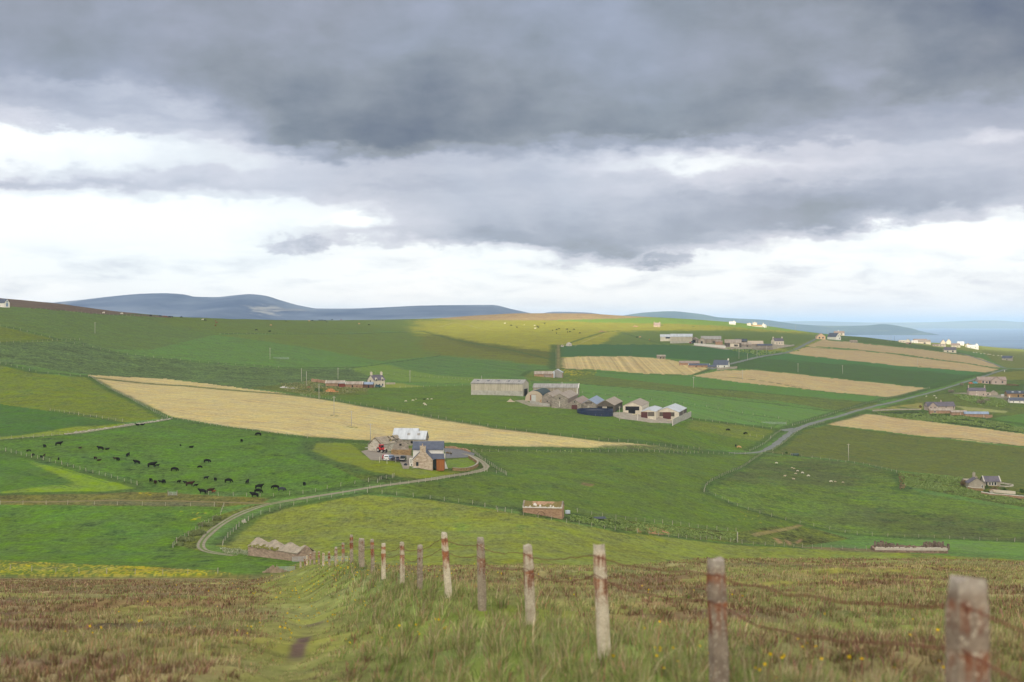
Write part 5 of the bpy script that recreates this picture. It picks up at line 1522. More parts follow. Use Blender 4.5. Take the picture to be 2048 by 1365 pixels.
heap('rubble_heap', 'low reddish rubble heap below the bare poles', 617, 776, 4.5, .8, mat('red_rubble', (150,112,84), .95, .3), 34, seed=5)
heap('rubble_heap', 'pale rubble heap on the bank left of the grey sheds', 1021, 804, 4, 1.5, mat('pale_rubble', (196,178,152), .95, .25), 46, seed=6)
heap('rubble_heap', 'brown rubble heap before the grey gabled sheds', 1112, 815, 4.5, 1.3, mat('brown_rubble', (168,126,92), .95, .25), 40, seed=7)
heap('stone_mound', 'small stony mound at the far end of the concrete post row', 548, 1156, 5.0, 1.6, mat('brown_mound', (150,132,106), .95, .25), 40, .4, .9, 'mound', False, 8)
heap('boulder', 'pale boulder beside the track fence', 488, 1045, 1.6, .8, M_pale, 14, .4, .8, 'boulder', seed=9)
# ================================================================== the big grey steading in the middle
SH = 'sheds of the big grey steading'
r = bld('barn', 'longest grey shed, far left of the big steading, over a concrete base wall', 'barn', 1000, 792, 108, 48, 24, 7, -15, M_cside, M_cgrey, [], group=SH)
L, W, H, R = r['_dim']
opening(r, 'base_wall', 'F', L, W, 0, -1.5, L + .1, 1.5 + H * .40, M_concrete); opening(r, 'door', 'R', L, W, 0, -.5, W * .55, H * .62, M_dark)
opening(r, 'eaves_band', 'F', L, W, 0, H * .93, L + .1, H * .07, M_cgrey)
for i in range(5):
    bm = bmesh.new(); x = L * (-.4 + i * .2); slab(bm, (x - .7, -W * .26, H + R * .48 + .2), (x + .7, -W * .26, H + R * .48 + .2), (x + .7, -W * .16, H + R * .68 + .2), (x - .7, -W * .16, H + R * .68 + .2), .04); bm_obj('rooflight', bm, M_cdark, [c for c in r.children if c.name.startswith('roof')][0])
r = bld('barn', 'second long grey shed with white trimmed gable, behind the green black arched shed', 'barn', 1113, 792, 90, 40, 15, 7, -8, M_casb, M_cgrey, [], group=SH, dy=6)
L, W, H, R = r['_dim']
bm = bmesh.new(); slab(bm, (L / 2 + .3, -W / 2 - .3, H - .3), (L / 2 + .75, -W / 2 - .3, H - .3), (L / 2 + .75, 0, H + R + .2), (L / 2 + .3, 0, H + R + .2), .2); bm_obj('bargeboard', bm, M_white, r); boxpart(r, 'downpipe', M_white, L / 2 - .3, L / 2 + .2, -W / 2 - .25, -W / 2 - .05, 0, H)
# arched shed
p = at(1068.5, 803.5); u = p.y / F
r = thing('arched_shed', 'arched shed with pale front and green black curved roof', 'barn', p, math.radians(80), SH)
Rr = 18.5 * u; Ln = 34.0
def arc(n=16, rad=Rr, k=1.0): return [(rad * math.cos(PI * i / n), rad * k * math.sin(PI * i / n)) for i in range(n + 1)]
bm = bmesh.new(); A = arc(k=.98)
for x in (0.0, Ln):
    bm.faces.new([bm.verts.new((x, a, b + .9)) for a, b in A] + [bm.verts.new((x, -Rr, -1)), bm.verts.new((x, Rr, -1))])
bm_obj('end_wall', bm, mat('tan_concrete', (192,174,150), .95, .15), r)
bm = bmesh.new()
def arcroof(bm, xa, xb, i0, i1, rad, n=16):
    for i in range(i0, i1):
        t0, t1 = PI * i / n, PI * (i + 1) / n
        slab(bm, (xa, rad * math.cos(t0), rad * .98 * math.sin(t0) + .9), (xb, rad * math.cos(t0), rad * .98 * math.sin(t0) + .9), (xb, rad * math.cos(t1), rad * .98 * math.sin(t1) + .9), (xa, rad * math.cos(t1), rad * .98 * math.sin(t1) + .9), .1)
arcroof(bm, .35, Ln + .2, 0, 16, Rr + .02); ro = bm_obj('roof', bm, M_cgreen, r)
for k in range(4):
    bm = bmesh.new(); arcroof(bm, 4 + k * 7.5, 5.6 + k * 7.5, 8 - 3, 8 - 1, Rr + .14); bm_obj('rooflight', bm, M_white, ro)
o = boxpart(r, 'door', mat('pale_doors', (196,194,186), .8, .1), -.1, .1, -3.0 * u, 5.5 * u, 0, 13 * u); boxpart(o, 'frame', M_rust, -.14, .06, 5.5 * u, 6.3 * u, 0, 13.5 * u); boxpart(r, 'rust_streak', mat('rust_streak', (150,84,56), .9, .3), -.1, .05, 6.6 * u, 8.6 * u, 2 * u, 13 * u)
boxpart(r, 'lintel', M_rust, -.13, .05, -6 * u, 6.5 * u, 13.6 * u, 14.2 * u)
def cshed(label, px, py, Wp, Hp, Rp, Lm, wm, rm, ops=(), yaw=81, name='cattle_shed', **k):
    p = at(px, py); u = p.y / F
    return bld(name, label, 'barn', px, py, Lm / u, Wp, Hp, Rp, yaw, wm, rm, ops, group=SH, gable=True, ov=.25, **k)
cshed('grey gabled shed touching the arched shed, partly hidden', 1094.5, 812, 21, 18, 7, 46, M_gstone, M_casb, [(W_, 'L', 0, 8, 3, 2, M_dark)])
boxr = None
M_opbd = mat('orange_boards', (206,158,104), .9, .25, 1.2, (170,110,70))
r2 = place('pallet_stack', 'stack of orange boards and pale crates in front of the arched shed', 'boards', 1088, 809, 2, -3)
for z in range(3):
    boxpart(r2, 'board', M_opbd, -2.2, 2.2, -.4, .4, .2 + z * 1.05, .45 + z * 1.05)
for x in (-1.9, .1, 1.9): boxpart(r2, 'upright', M_opbd, x - .15, x + .15, -.3, .3, 0, 2.6)
cshed('tall grey gabled shed with round vent, left of the maroon doors', 1119.5, 817.5, 33, 20, 9, 48, M_gstone, M_casb, [('vent', 'L', 0, 19, 2.4, 2.4, M_dark), ('pipe', 'L', 0.2, 3, 1.4, 11, M_skew), (W_, 'R', 0, 4, 2, 2, M_dark)])
cshed('low gabled shed with maroon double doors', 1149, 819.5, 26.5, 11.5, 8, 42, M_gstone, M_rust, [(D_, 'L', 0, 0, 11.5, 9, M_maroon), (W_, 'L', 0, 14, 2.4, 2.4, M_dark)])
cshed('gabled shed with slatted top and blue grey roof', 1177.5, 820, 31, 11, 9, 44, M_gstone, M_cblue, [('slats', 'L', 0, 12, 14, 3.6, M_boards), (D_, 'L', 0.5, 0, 3.6, 8, M_concrete)])
cshed('dark boarded gabled shed behind the blue slurry tank', 1211, 824, 34.5, 13, 9.5, 40, M_boards, M_casb, [(O_, 'L', -9, 0, 12, 10.5, M_dark), (O_, 'L', 11, 0, 10, 10.5, M_dark), ('panel', 'L', 1.5, 0, 9, 10, M_cside)] , yaw=79)
M_ww = mat('dirty_white_block', (222,210,188), .92, .14, .5, (196,184,160))
cshed('white block shed with wide black opening, right of the slurry tank', 1265, 828, 38, 15, 8, 40, M_ww, M_casb, [(O_, 'L', 0, 6.5, 28, 8, M_dark), (O_, 'L', 1, 0, 14, 8, M_dark)], yaw=79)
cshed('low white shed with maroon door and slatted panel between two gables', 1297, 838, 29, 14, 3.5, 38, M_ww, M_clight, [(D_, 'L', 8, 0, 13, 13.5, M_maroon), ('slats', 'L', -5.5, 5, 13, 8.5, M_boards)], yaw=79)
cshed('white gabled shed with maroon double doors at the right end of the steading', 1334.5, 839, 47, 14, 9, 40, M_ww, M_clight, [(D_, 'L', 0, 0, 16, 14, M_maroon), ('slats', 'L', 11.5, 5.5, 7, 8.3, M_boards), ('slats', 'L', -11.5, 5.5, 7, 8.3, M_boards), ('slats', 'F', -30, 5, 68, 8, M_boards), ('slats', 'F', 45, 5, 66, 8, M_boards)], yaw=77)
wall_line('yard_wall', 'pale concrete panel wall on the right side of the white shed yard', [(1346,851),(1360,844),(1382,834)], 3.2, .3, M_concrete, ragged=0.02)
wall_line('yard_wall', 'low grey concrete wall before the grey gabled sheds', [(1060,807),(1080,811),(1100,814)], 1.6, .3, M_concrete, ragged=0.05)
for i, (x, y, h, lb) in enumerate([(1275, 841, 3.4, 'pale gate post with crossbar left of the maroon shed doors'), (1345, 852, 3.2, 'pale gate post with crossbar right of the maroon shed doors')]):
    r2 = place('gate_post', lb, 'post', x, y, 0); boxpart(r2, 'post', M_skew, -.2, .2, -.2, .2, -.5, h); boxpart(r2, 'bar', mat('yellowed_rail', (214,200,150), .9, .1), -2.8, -.2, -.06, .06, h - .35, h - .1)
# slurry tank
p = at(1190, 832.5); u = p.y / F
Rt = 36.3 * u; Ht = 12.6 * u
r = thing('slurry_tank', 'round dark blue slurry tank in front of the grey sheds', 'tank', (p.x * (p.y + Rt) / p.y, p.y + Rt, p.z - .2), 0)
M_blue = mat('blue_enamel', (36,46,74), .4, .18, .6, (28,36,60), .4)
bm = bmesh.new(); n = 56
def cyl(bm, ra, rb, z0, z1, cap=False):
    lo = [bm.verts.new((ra * math.cos(2 * PI * i / n), ra * math.sin(2 * PI * i / n), z0)) for i in range(n)]; hi = [bm.verts.new((rb * math.cos(2 * PI * i / n), rb * math.sin(2 * PI * i / n), z1)) for i in range(n)]
    for i in range(n): bm.faces.new((lo[i], lo[(i + 1) % n], hi[(i + 1) % n], hi[i]))
    if cap: bm.faces.new(hi)
    return lo, hi
lo, hi = cyl(bm, Rt, Rt, -1.5, Ht); lo2, hi2 = cyl(bm, Rt - .12, Rt - .12, -1.4, Ht)
for i in range(n): bm.faces.new((hi[i], hi[(i + 1) % n], hi2[(i + 1) % n], hi2[i]))
bm_obj('shell', bm, M_blue, r)
bm = bmesh.new()
for z in (.02, Ht * .33, Ht * .66, Ht - .06): 
    ring = [Vector(((Rt + .04) * math.cos(2 * PI * i / n), (Rt + .04) * math.sin(2 * PI * i / n), z)) for i in range(n + 1)]; tube_bm(bm, ring, .07, 4)
for i in range(0, n, 2):
    a = 2 * PI * i / n; tube_bm(bm, [Vector(((Rt + .02) * math.cos(a), (Rt + .02) * math.sin(a), -.8)), Vector(((Rt + .02) * math.cos(a), (Rt + .02) * math.sin(a), Ht))], .05, 4)
bm_obj('hoops', bm, mat('blue_hoop', (48,60,92), .45, .1), r)
bm = bmesh.new(); cyl(bm, .1, Rt - .13, Ht - .9, Ht - .9); bm_obj('slurry', bm, mat('slurry_crust', (120,116,110), .9, .2), r)
# hay shed pair beyond
bld('byre', 'low brick byre with grey roof in the yellow flowered paddock', 'byre', 1088, 754.5, 38, 20, 6, 5, -4, M_red, M_casb, [(D_, 'F', 2, 0, 2, 4, M_dark), ('patch', 'F', 8, 0, 16, 5, M_rust)])
bld('shed', 'grey gabled shed with brick side, right of the low brick byre', 'shed', 1114, 755.5, 26, 21, 10, 6, 84, M_cgrey, M_clight, [('side', 'F', 0, 0, 24, 9, M_red)], gable=True)
r2 = place('feed_bin', 'slim pale feed bin between byre and gabled shed', 'bin', 1107.5, 755.5, 0, -1)
bm = bmesh.new(); tube_bm(bm, [Vector((0, 0, -.5)), Vector((0, 0, 4.2)), Vector((0, 0, 4.9))], [.75, .75, .1], 12); bm_obj('drum', bm, M_clight, r2)
# two round stone huts
for px, py, wp, lb in ((1124.5, 694, 6.5, 'small round topped stone hut, left of a pair'), (1138, 692.5, 13, 'larger round topped stone hut, right of a pair')):
    p = at(px, py); u = p.y / F; r2 = thing('stone_hut', lb, 'hut', p); Rr = wp * u / 2
    bm = bmesh.new(); bmesh.ops.create_uvsphere(bm, u_segments=18, v_segments=10, radius=1.0)
    for v in bm.verts:
        v.co.x *= Rr; v.co.y *= Rr; v.co.z = max(v.co.z, -.4) * Rr * 1.15
        v.co += Vector((random.uniform(-.05, .05), random.uniform(-.05, .05), random.uniform(-.05, .05))) * Rr
    bm_obj('walling', bm, M_pale, r2, True); boxpart(r2, 'doorway', M_dark, -.4, .4, -Rr * .93, -Rr * .8, 0, 1.6)
bld('shed', 'weathered grey hut at the edge of the striped pale field', 'shed', 1322, 718, 16, 12, 5, 2.5, 4, M_gstone, M_casb, [(D_, 'F', -2, 0, 2, 4, M_dark), (O_, 'F', 4, 0, 3, 3, M_boards)])

# ================================================================== white house with slate roof and its byres
bld('cottage', 'white gabled house with slate roof and chimney above the pale fields', 'house', 1443, 736, 30, 15, 6, 9, -24, M_white, M_slate, [(W_, 'R', .5, 4, 2, 2.4, M_glass), (W_, 'F', -4, 2, 2, 2, M_glass), (D_, 'F', 8, 0, 2, 4, M_dark), (W_, 'R', 2.5, 1, 1.6, 2, M_glass)], [(14, 0, 2.6, 2.4)])
bld('byre', 'slate roofed red stone byre left of the white gabled house', 'byre', 1398, 735.5, 42, 10, 4.5, 3, -7, M_red, M_slate, [(D_, 'F', -6, 0, 2, 3, M_dark), (W_, 'F', 6, 1, 1.5, 1.5, M_dark)], skew=M_skew)
bld('byre', 'brown roofed byre behind the slate roofed byre', 'byre', 1380, 732, 40, 16, 5, 4, -5, M_red, M_rust, dy=6)
bld('shed', 'small slate roofed lean shed against the white gabled house', 'shed', 1424, 736.5, 17, 8, 2.5, 3.2, -7, M_gstone, M_slate, dy=-1)
wall_line('garden_wall', 'grey garden wall in front of the white gabled house', [(1434,741),(1452,739.5),(1474,737.5)], 2.0, .5, M_greyh)

# ================================================================== upper steading
US = 'buildings of the upper steading'
r = bld('barn', 'big pale barn with open dark gable, left end of the upper steading', 'barn', 1363, 687, 44, 30, 13, 5.5, -10, M_cside, M_clight, [('base', 'F', 0, -4, 44.1, 8, M_concrete)], group=US)
r = bld('barn', 'white sided lean barn with black opening under its roof', 'barn', 1338, 683.5, 32, 18, 9, 5, -6, M_ww, M_clight, [(O_, 'F', 3, 9 - 3.2, 17, 3.6, M_dark)], group=US, dy=8)
bld('barn', 'small brown roofed shed beside the big pale barn', 'barn', 1390, 686, 16, 12, 7, 4, 70, M_gstone, M_casb, [(O_, 'L', 0, 0, 6, 6, M_dark)], group=US)
bld('barn', 'rounded grey shed in the middle of the upper steading', 'barn', 1404, 688, 15, 14, 7, 5, 78, M_casb, M_casb, [(D_, 'L', 0, 0, 4, 5, M_dark)], group=US)
bld('barn', 'long grey shed behind a rusty store in the upper steading', 'barn', 1424, 688, 40, 22, 9, 6, -8, M_casb, M_cgrey, [('rusty_wall', 'R', -2, 0, 12, 7, M_rust), (O_, 'F', 6, 0, 6, 6, M_boards)], group=US, dy=8)
bld('shed', 'low rusty red store at the right end of the long grey shed', 'shed', 1438, 690, 14, 9, 6, 2, -10, M_red, M_rust, group=US)
wall_line('yard_wall', 'long white yard wall below the upper steading', [(1388,691),(1404,692.5),(1425,694.5),(1451,697)], 2.6, .35, M_white, ragged=.03)
bld('barn', 'grey barn with wide dark mouth and pale brick front', 'barn', 1466, 694.5, 33, 20, 8, 7, -8, M_boards, M_casb, [('front', 'F', 3, 0, 18, 7, M_cream), (O_, 'F', 6, 1, 8, 4, M_dark)], group=US)
bld('barn', 'dark blue roofed shed behind the grey barn', 'barn', 1486, 688, 24, 16, 5, 4.5, -10, M_boards, M_cdark, group=US, dy=14)
bld('byre', 'low stone byre right of the grey barn', 'byre', 1491, 694, 22, 12, 4.5, 4, -5, M_gstone, M_casb, [(D_, 'F', 3, 0, 2, 3, M_dark)], group=US)
bld('barn', 'pale roofed barn left of the stone farmhouse', 'barn', 1512, 694.5, 30, 20, 6, 6, -6, M_gstone, mat('pale_sheet', (196,176,150), .8, .2, .7), group=US, dy=4)
bld('byre', 'small slate roofed byre, left of two dark roofs by the stone farmhouse', 'byre', 1522, 695.5, 14, 9, 4, 3, -4, M_gstone, M_slate, group=US)
bld('byre', 'small slate roofed byre, right of two dark roofs by the stone farmhouse', 'byre', 1536, 696, 16, 9, 4.5, 3, -4, M_gstone, M_slate, group=US)
bld('farmhouse', 'stone farmhouse with two chimneys at the head of the upper steading', 'house', 1555, 690, 22, 13, 7.5, 5.5, 24, M_cream, M_slate2, [(W_, 'F', -6, 2, 1.6, 2.4, M_glass), (W_, 'F', 0, 2, 1.6, 2.4, M_glass), (W_, 'F', 6, 2, 1.6, 2.4, M_glass), (W_, 'L', 0, 2, 1.6, 2.4, M_glass)], [(-10.5, 0, 2, 2.4), (10.5, 0, 2, 2.4)], group=US)
wall_line('garden_wall', 'grey stone garden wall below the stone farmhouse', [(1505,700),(1525,701),(1545,700)], 2.4, .5, M_gstone)
wall_line('stone_dyke', 'tumbled pale stone dyke right of the stone farmhouse', [(1555,697),(1570,695),(1588,692)], 1.6, .8, M_pale, ragged=.6)
# ================================================================== sunlit skyline houses
bld('cottage', 'ruined sunlit cottage with two gables on the far green slope', 'ruin', 1314, 654.5, 13, 7, 4, 4.5, -8, M_stone, M_rust, [], [(-5.6, 0, 1.6, 1.6), (5.6, 0, 1.6, 1.6)])
heap('ruin_heap', 'scatter of ruined walls left of the sunlit cottage', 1271, 654, 9, 2.0, M_red, 40, .8, 1.6, 'ruin', seed=21)
heap('rubble_heap', 'scatter of dark stones beyond the round stone huts', 1203, 664, 14, 1.6, M_brown, 40, .6, 1.4, seed=22)
VIL = 'white cottages on the skyline'
bld('cottage', 'bright white cottage alone on the skyline', 'cottage', 1465, 649.5, 12.5, 6, 3.2, 2.6, -15, M_white, M_white, [], [(3, 0, 1.5, 2)], group=VIL)
bld('cottage', 'small white cottage left of the orange roofed byre on the skyline', 'cottage', 1498, 651.5, 8, 5, 2.4, 2, -10, M_white, M_cream, [], [(1, 0, 1.2, 1.2)], group=VIL)
bld('byre', 'low byre with orange lichen roof on the skyline', 'byre', 1514, 654, 22, 6, 2, 1.8, -8, M_cream, mat('lichen_roof', (196,160,110), .9, .2), group=VIL)
bld('cottage', 'white cottage with chimney behind the orange roofed byre', 'cottage', 1512, 651, 8, 5, 3, 2.4, -10, M_white, M_cream, [], [(0, 0, 1.2, 1.4)], group=VIL, dy=12)
bld('cottage', 'white gabled cottage at the right end of the skyline row', 'cottage', 1528, 655.5, 10, 9, 3.5, 3.4, 60, M_white, M_white, [(D_, 'L', 0, 0, 1.5, 2, M_dark)], [(-4, 0, 1.4, 2)], group=VIL)
# ================================================================== left skyline house
bld('house', 'modern white gabled house with tall gable window on the left skyline', 'house', 2, 615, 34, 14, 9, 7.5, -28, M_white, M_slate, [(W_, 'R', 0, 1.5, 5, 7, mat('blue_glass', (120,140,160), .2, .1, spec=.6)), (W_, 'R', 0, 9.5, 3, 3.5, _mats['blue_glass'] if 'blue_glass' in _mats else M_glass), (W_, 'F', 3, 2, 3.5, 3.5, M_glass)])
# ================================================================== houses at the road head
bld('bungalow', 'peach bungalow gable at the head of the road', 'house', 1642.5, 679, 17, 17, 6, 5.5, 88, mat('peach_harling', (222,186,146), .9, .1), M_rust, [(W_, 'L', -3.5, 1.5, 3, 3, M_glass), (W_, 'L', 3.5, 1.5, 3, 3, M_glass)], gable=True)
bld('house', 'white gabled house with dark roof at the head of the road', 'house', 1667, 680, 24, 13, 6, 7.5, -58, M_white, M_slate, [(W_, 'R', 0, 6.5, 1.8, 2, M_glass), (W_, 'R', 3.6, 1.5, 1.6, 2.4, M_glass)], dy=-3)
bld('house', 'flat white porch wing right of the white gabled house', 'house', 1677, 680, 9, 9, 5, 1.6, -10, M_white, M_slate, [(W_, 'F', 0, 1.5, 4.5, 2.4, M_glass)])
bld('bungalow', 'brown roofed pale bungalow behind the white gabled house', 'house', 1678, 671, 20, 10, 4.6, 3.6, -5, M_cream, M_rust, [(W_, 'F', -3, 1.4, 2, 2, M_glass), (W_, 'F', 4, 1.4, 3.5, 2, M_glass)], [(-1, 0, 1.4, 1.6, M_white)])
bld('shed', 'long grey hut at the edge of the top pale strip', 'shed', 1707, 686, 14, 8, 3.5, 1.6, 5, M_gstone, M_casb, [('side', 'L', 0, 0, 5, 2.5, M_cream)])
# ================================================================== sunlit village by the sea
SV = 'sunlit buildings of the shore village'
for a in [('house', 'sunlit pale shed at the left end of the shore village', 1804, 685.5, 13, 8, 2.6, 2, -6, M_cream, M_cream), ('house', 'sunlit gabled house second from left in the shore village', 1816, 686, 9, 9, 4, 3.6, 70, M_cream, M_casb),
          ('shed', 'sunlit low red shed below the left end of the shore village', 1817, 688.5, 10, 5, 2, 1, -4, M_red, M_rust), ('house', 'sunlit white shed with flat front in the shore village', 1829, 686.5, 12, 7, 3.2, 1.8, -8, M_white, M_white),
          ('barn', 'sunlit long barn with pale roof in the shore village', 1846, 688, 28, 14, 4, 3.6, -6, M_cream, M_casb), ('barn', 'sunlit brown barn behind the long pale roofed barn', 1840, 686, 26, 10, 4.5, 3, -4, M_boards, M_rust),
          ('house', 'sunlit white block at the right end of the long pale roofed barn', 1853, 688.5, 9, 7, 4, 2, 75, M_white, M_clight),
          ('house', 'sunlit gabled cream house, left of two peaks in the shore village', 1886, 690, 10, 9, 5, 5, 78, M_cream, M_rust), ('house', 'sunlit gabled cream house, right of two peaks in the shore village', 1897.5, 689, 9, 9, 5.5, 5, 72, M_cream, M_rust),
          ('house', 'sunlit low orange shed below the two peaked houses', 1871, 693, 12, 6, 2.5, 1.5, -5, M_stone, M_rust), ('house', 'sunlit cream bungalow between peaked houses and white house', 1884, 693.5, 14, 7, 3, 2, -8, M_cream, M_casb),
          ('house', 'sunlit brown roofed long house in the shore village', 1911, 695, 17, 9, 4, 3.6, -8, M_cream, M_rust), ('house', 'sunlit white two storey house behind the brown roofed long house', 1921, 691, 13, 8, 4.6, 3, -10, M_white, M_clight),
          ('house', 'sunlit white cottage at the right end of the shore village', 1945, 697.5, 22, 8, 4, 3, -4, M_white, M_white), ('house', 'sunlit cream house behind the right end white cottage', 1936, 695, 12, 8, 4.4, 3.4, 60, M_cream, M_casb), ('house', 'sunlit small gabled house by the right end white cottage', 1953, 695, 6, 6, 4, 3.4, 85, M_white, M_clight)]:
    n, lb, px, py, L, W, H, R, yw, wm, rm = a
    bld(n, lb, 'house' if n != 'barn' else 'barn', px, py, L, W, H, R, yw, wm, rm, [(W_, 'F', -L * .22, 1, 1.3, 1.3, M_glass), (W_, 'F', L * .22, 1, 1.3, 1.3, M_glass)] if n == 'house' else [(O_, 'F', 2, 0, 4, 2.6, M_dark)], group=SV)
bld('bungalow', 'dark roofed bungalow in front of the sunlit village', 'house', 1900, 705.5, 23, 12, 5, 5.5, -12, M_cream, M_slate2, [(W_, 'F', -5, 1, 3, 2.4, M_glass), (W_, 'F', 5, .6, 3, 3.4, M_glass), (W_, 'R', 0, 1, 2, 2.4, M_glass)])
bld('house', 'dark roofed cottage with pale right gable beside the shore pasture', 'house', 2015, 721.5, 19, 11, 4.5, 4.5, -35, M_greyh, M_slate, [(W_, 'F', 0, 1, 2, 2, M_glass)])
# ================================================================== houses right of the road
r = bld('bungalow', 'pink bungalow with brown roof and projecting gable', 'house', 1982, 768.5, 56, 18, 7.5, 6.5, -3, M_pink, M_rust, [(W_, 'F', -18, 2, 3, 4.5, M_glass), (W_, 'F', -11, 2, 4, 3, M_glass), (W_, 'F', -5, 0.6, 3, 5, M_dark), (W_, 'F', 20, 2, 3, 3.5, M_glass), ('red_end', 'F', -24.5, 0, 7, 7, M_red)])
L, W, H, R = r['_dim']; u = L / 56
bm = bmesh.new(); prism(bm, 8 * u, 19 * u, H, R * 1.0, -1.5); bm.transform(Matrix.Rotation(PI / 2, 4, 'Z')); bm.transform(Matrix.Translation((7.5 * u, -W / 2 - .0 * u, 0))); bm_obj('gable_wing', bm, M_pink, r)
bm = roof_bm(8 * u + 3, 19 * u, H, R, .2); bm.transform(Matrix.Rotation(PI / 2, 4, 'Z')); bm.transform(Matrix.Translation((7.5 * u, -W / 2 + 1.2, 0))); bm_obj('roof', bm, M_rust, r)
r_ = r; boxpart(r_, 'window', M_glass, 5 * u, 7 * u, -W / 2 - 4.06 * u, -W / 2 - 3.9 * u, 2 * u, 5.5 * u)
bld('house', 'plain pink two storey house with two end chimneys', 'house', 1953, 793, 34, 14, 11, 5.5, -2, M_pink, M_slate2, [(W_, 'F', -1.5, 8.3, 2, 1.6, M_white), (W_, 'F', -1.5, 3.2, 2, 1.6, M_white), (D_, 'F', 11.5, 2, 1.8, 3, M_dark), ('downpipe', 'F', 1.6, 0, .5, 11, M_skew)], [(-16, 0, 2, 4), (16, 0, 2, 4)])
bld('shed', 'low pale shed right of the plain pink two storey house', 'shed', 1975, 791, 12, 8, 4, 1.5, -3, M_cream, M_casb, [(O_, 'F', 0, 1, 4, 2, M_dark)])
bld('shed', 'small roofless grey gable behind the green bank', 'shed', 1989, 791, 12, 14, 4, 4.5, 80, M_greyh, M_casb, gable=True)
r = bld('barn', 'dark roofed brown stone barn with three rooflights at the right edge', 'barn', 2038, 795, 52, 18, 7.5, 5, -2, M_brown, M_cdark, [('red_end', 'F', -22, 0, 8, 6, M_red), (D_, 'F', -4, 0, 3, 5, M_dark), (W_, 'F', 6, 1.5, 2.5, 3, M_dark)])
L, W, H, R = r['_dim']
for i in (-.27, -.0, .22):
    bm = bmesh.new(); slab(bm, (L * i - .8, -W * .32, H + R * .36 + .2), (L * i + .8, -W * .32, H + R * .36 + .2), (L * i + .8, -W * .2, H + R * .6 + .2), (L * i - .8, -W * .2, H + R * .6 + .2), .05); bm_obj('rooflight', bm, M_clight, [c for c in r.children if c.name.startswith('roof')][0])
bld('cottage', 'long low white cottage with slate roof at the right edge', 'cottage', 2044, 807, 52, 14, 5.5, 5, -2, M_white, M_slate, [(W_, 'F', -19, 1.2, 1.4, 3, M_dark), (W_, 'F', -6.5, 1.2, 1.4, 3, M_dark), (W_, 'F', 2, 1.2, 1.4, 3, M_dark)], [(-25, 0, 1.6, 3)])
bld('shed', 'tiny white shed between the pink house and the brown barn', 'shed', 2005, 793.5, 4, 3, 3, 1, 0, M_white, M_clight)
# long house with steading
r = bld('farmhouse', 'long slate roofed house with pale left gable and central chimney', 'house', 1879, 821, 58, 17, 8, 8, 8, M_pink, M_slate2, [(W_, 'F', -8, 5.4, 5, 2.6, M_white), (W_, 'F', -6.5, 5.6, 1.8, 2, M_glass), (W_, 'F', 10, 5, 2.4, 1.6, M_glass), (D_, 'F', 26, 3, 1.2, 4, M_dark)], [(3, 0, 2, 2.4)])
L, W, H, R = r['_dim']; u = L / 58
bm = bmesh.new(); prism(bm, 9 * u, 18 * u, H, R * 1.0, -2); bm.transform(Matrix.Rotation(PI / 2, 4, 'Z')); bm.transform(Matrix.Translation((-L / 2 + 9 * u, -W / 2, 0))); o = bm_obj('gable_wing', bm, M_pink, r)
for x in (-4, 4.5): boxpart(o, 'window', M_glass, -L / 2 + (9 + x - 1) * u, -L / 2 + (9 + x + 1) * u, -W / 2 - 4.6 * u, -W / 2 - 4.4 * u, 4 * u, 6.6 * u)
bm = roof_bm(9 * u + 4, 18 * u, H, R, .2); bm.transform(Matrix.Rotation(PI / 2, 4, 'Z')); bm.transform(Matrix.Translation((-L / 2 + 9 * u, -W / 2 + 1.7, 0))); bm_obj('roof', bm, M_slate2, r)
bld('byre', 'orange stone byre with mossy grey roof in front of the long slate house', 'byre', 1881, 828, 44, 11, 6.5, 3.5, -5, M_red, M_casb, [(W_, 'F', -12, 2, 3, 3.5, M_dark, M_white), ('downpipe', 'F', 19, -1, .8, 7, M_skew)], group='orange stone byres in a row')
bld('byre', 'middle orange stone byre with grey roof in the row of three', 'byre', 1917, 831, 30, 11, 6, 3.5, -7, M_red, M_casb, [('downpipe', 'F', 3, -1, .8, 7, M_skew)], group='orange stone byres in a row')
bld('byre', 'orange stone byre with blue grey sheet roof at the right end of the row', 'byre', 1952, 835, 46, 13, 6.5, 4, -8, M_red, M_cblue, [('downpipe', 'F', 14, -1, .8, 7, M_skew)], group='orange stone byres in a row')
wall_line('stone_dyke', 'short red stone wall right of the blue grey roofed byre', [(1972,837),(1979,836),(1984,835)], 1.8, .6, M_red)
wall_line('stone_dyke', 'grey retaining wall beside the lane to the long slate house', [(1745,823),(1760,822),(1800,820),(1842,820.5)], .9, .6, M_greyh)
# cottage at the right with conservatory
r = bld('cottage', 'grey harled cottage with purple slate roof and white conservatory windows', 'cottage', 1954, 979, 26, 31, 12, 10, 86, M_greyh, M_slate2, [(W_, 'L', -10.5, 3, 2.6, 5, M_dark, M_white)], [(-10, 0, 4, 2.0), (11, 0, 6, 8)], gable=True)
u = r['_dim'][0] / 26
bld('cottage', 'low wing with brown flat roof on the left of the grey harled cottage', 'cottage', 1935, 972, 16, 14, 11, 1.8, -3, M_greyh, M_casb, [(W_, 'F', 0, 4.5, 2.2, 3.6, M_dark)])
r = bld('cottage', 'right wing of the grey harled cottage with three white framed windows', 'cottage', 1981, 973, 32, 26, 9.5, 9, -3, M_greyh, M_slate2, [(D_, 'F', -11.5, 0, 2.6, 8, M_dark), (W_, 'F', -4.8, 2, 3.2, 6, M_glass, M_white), (W_, 'F', .4, 2, 3.2, 6, M_glass, M_white), (W_, 'F', 6.0, 2, 4, 6, M_glass, M_white), ('base', 'F', 2, -2, 22, 3, M_brown)], skew=M_skew)
wall_line('garden_wall', 'brown garden wall with pale coping left below the grey cottage', [(1936,979),(1946,981),(1966,982)], 1.1, .5, M_brown, cope=M_skew)
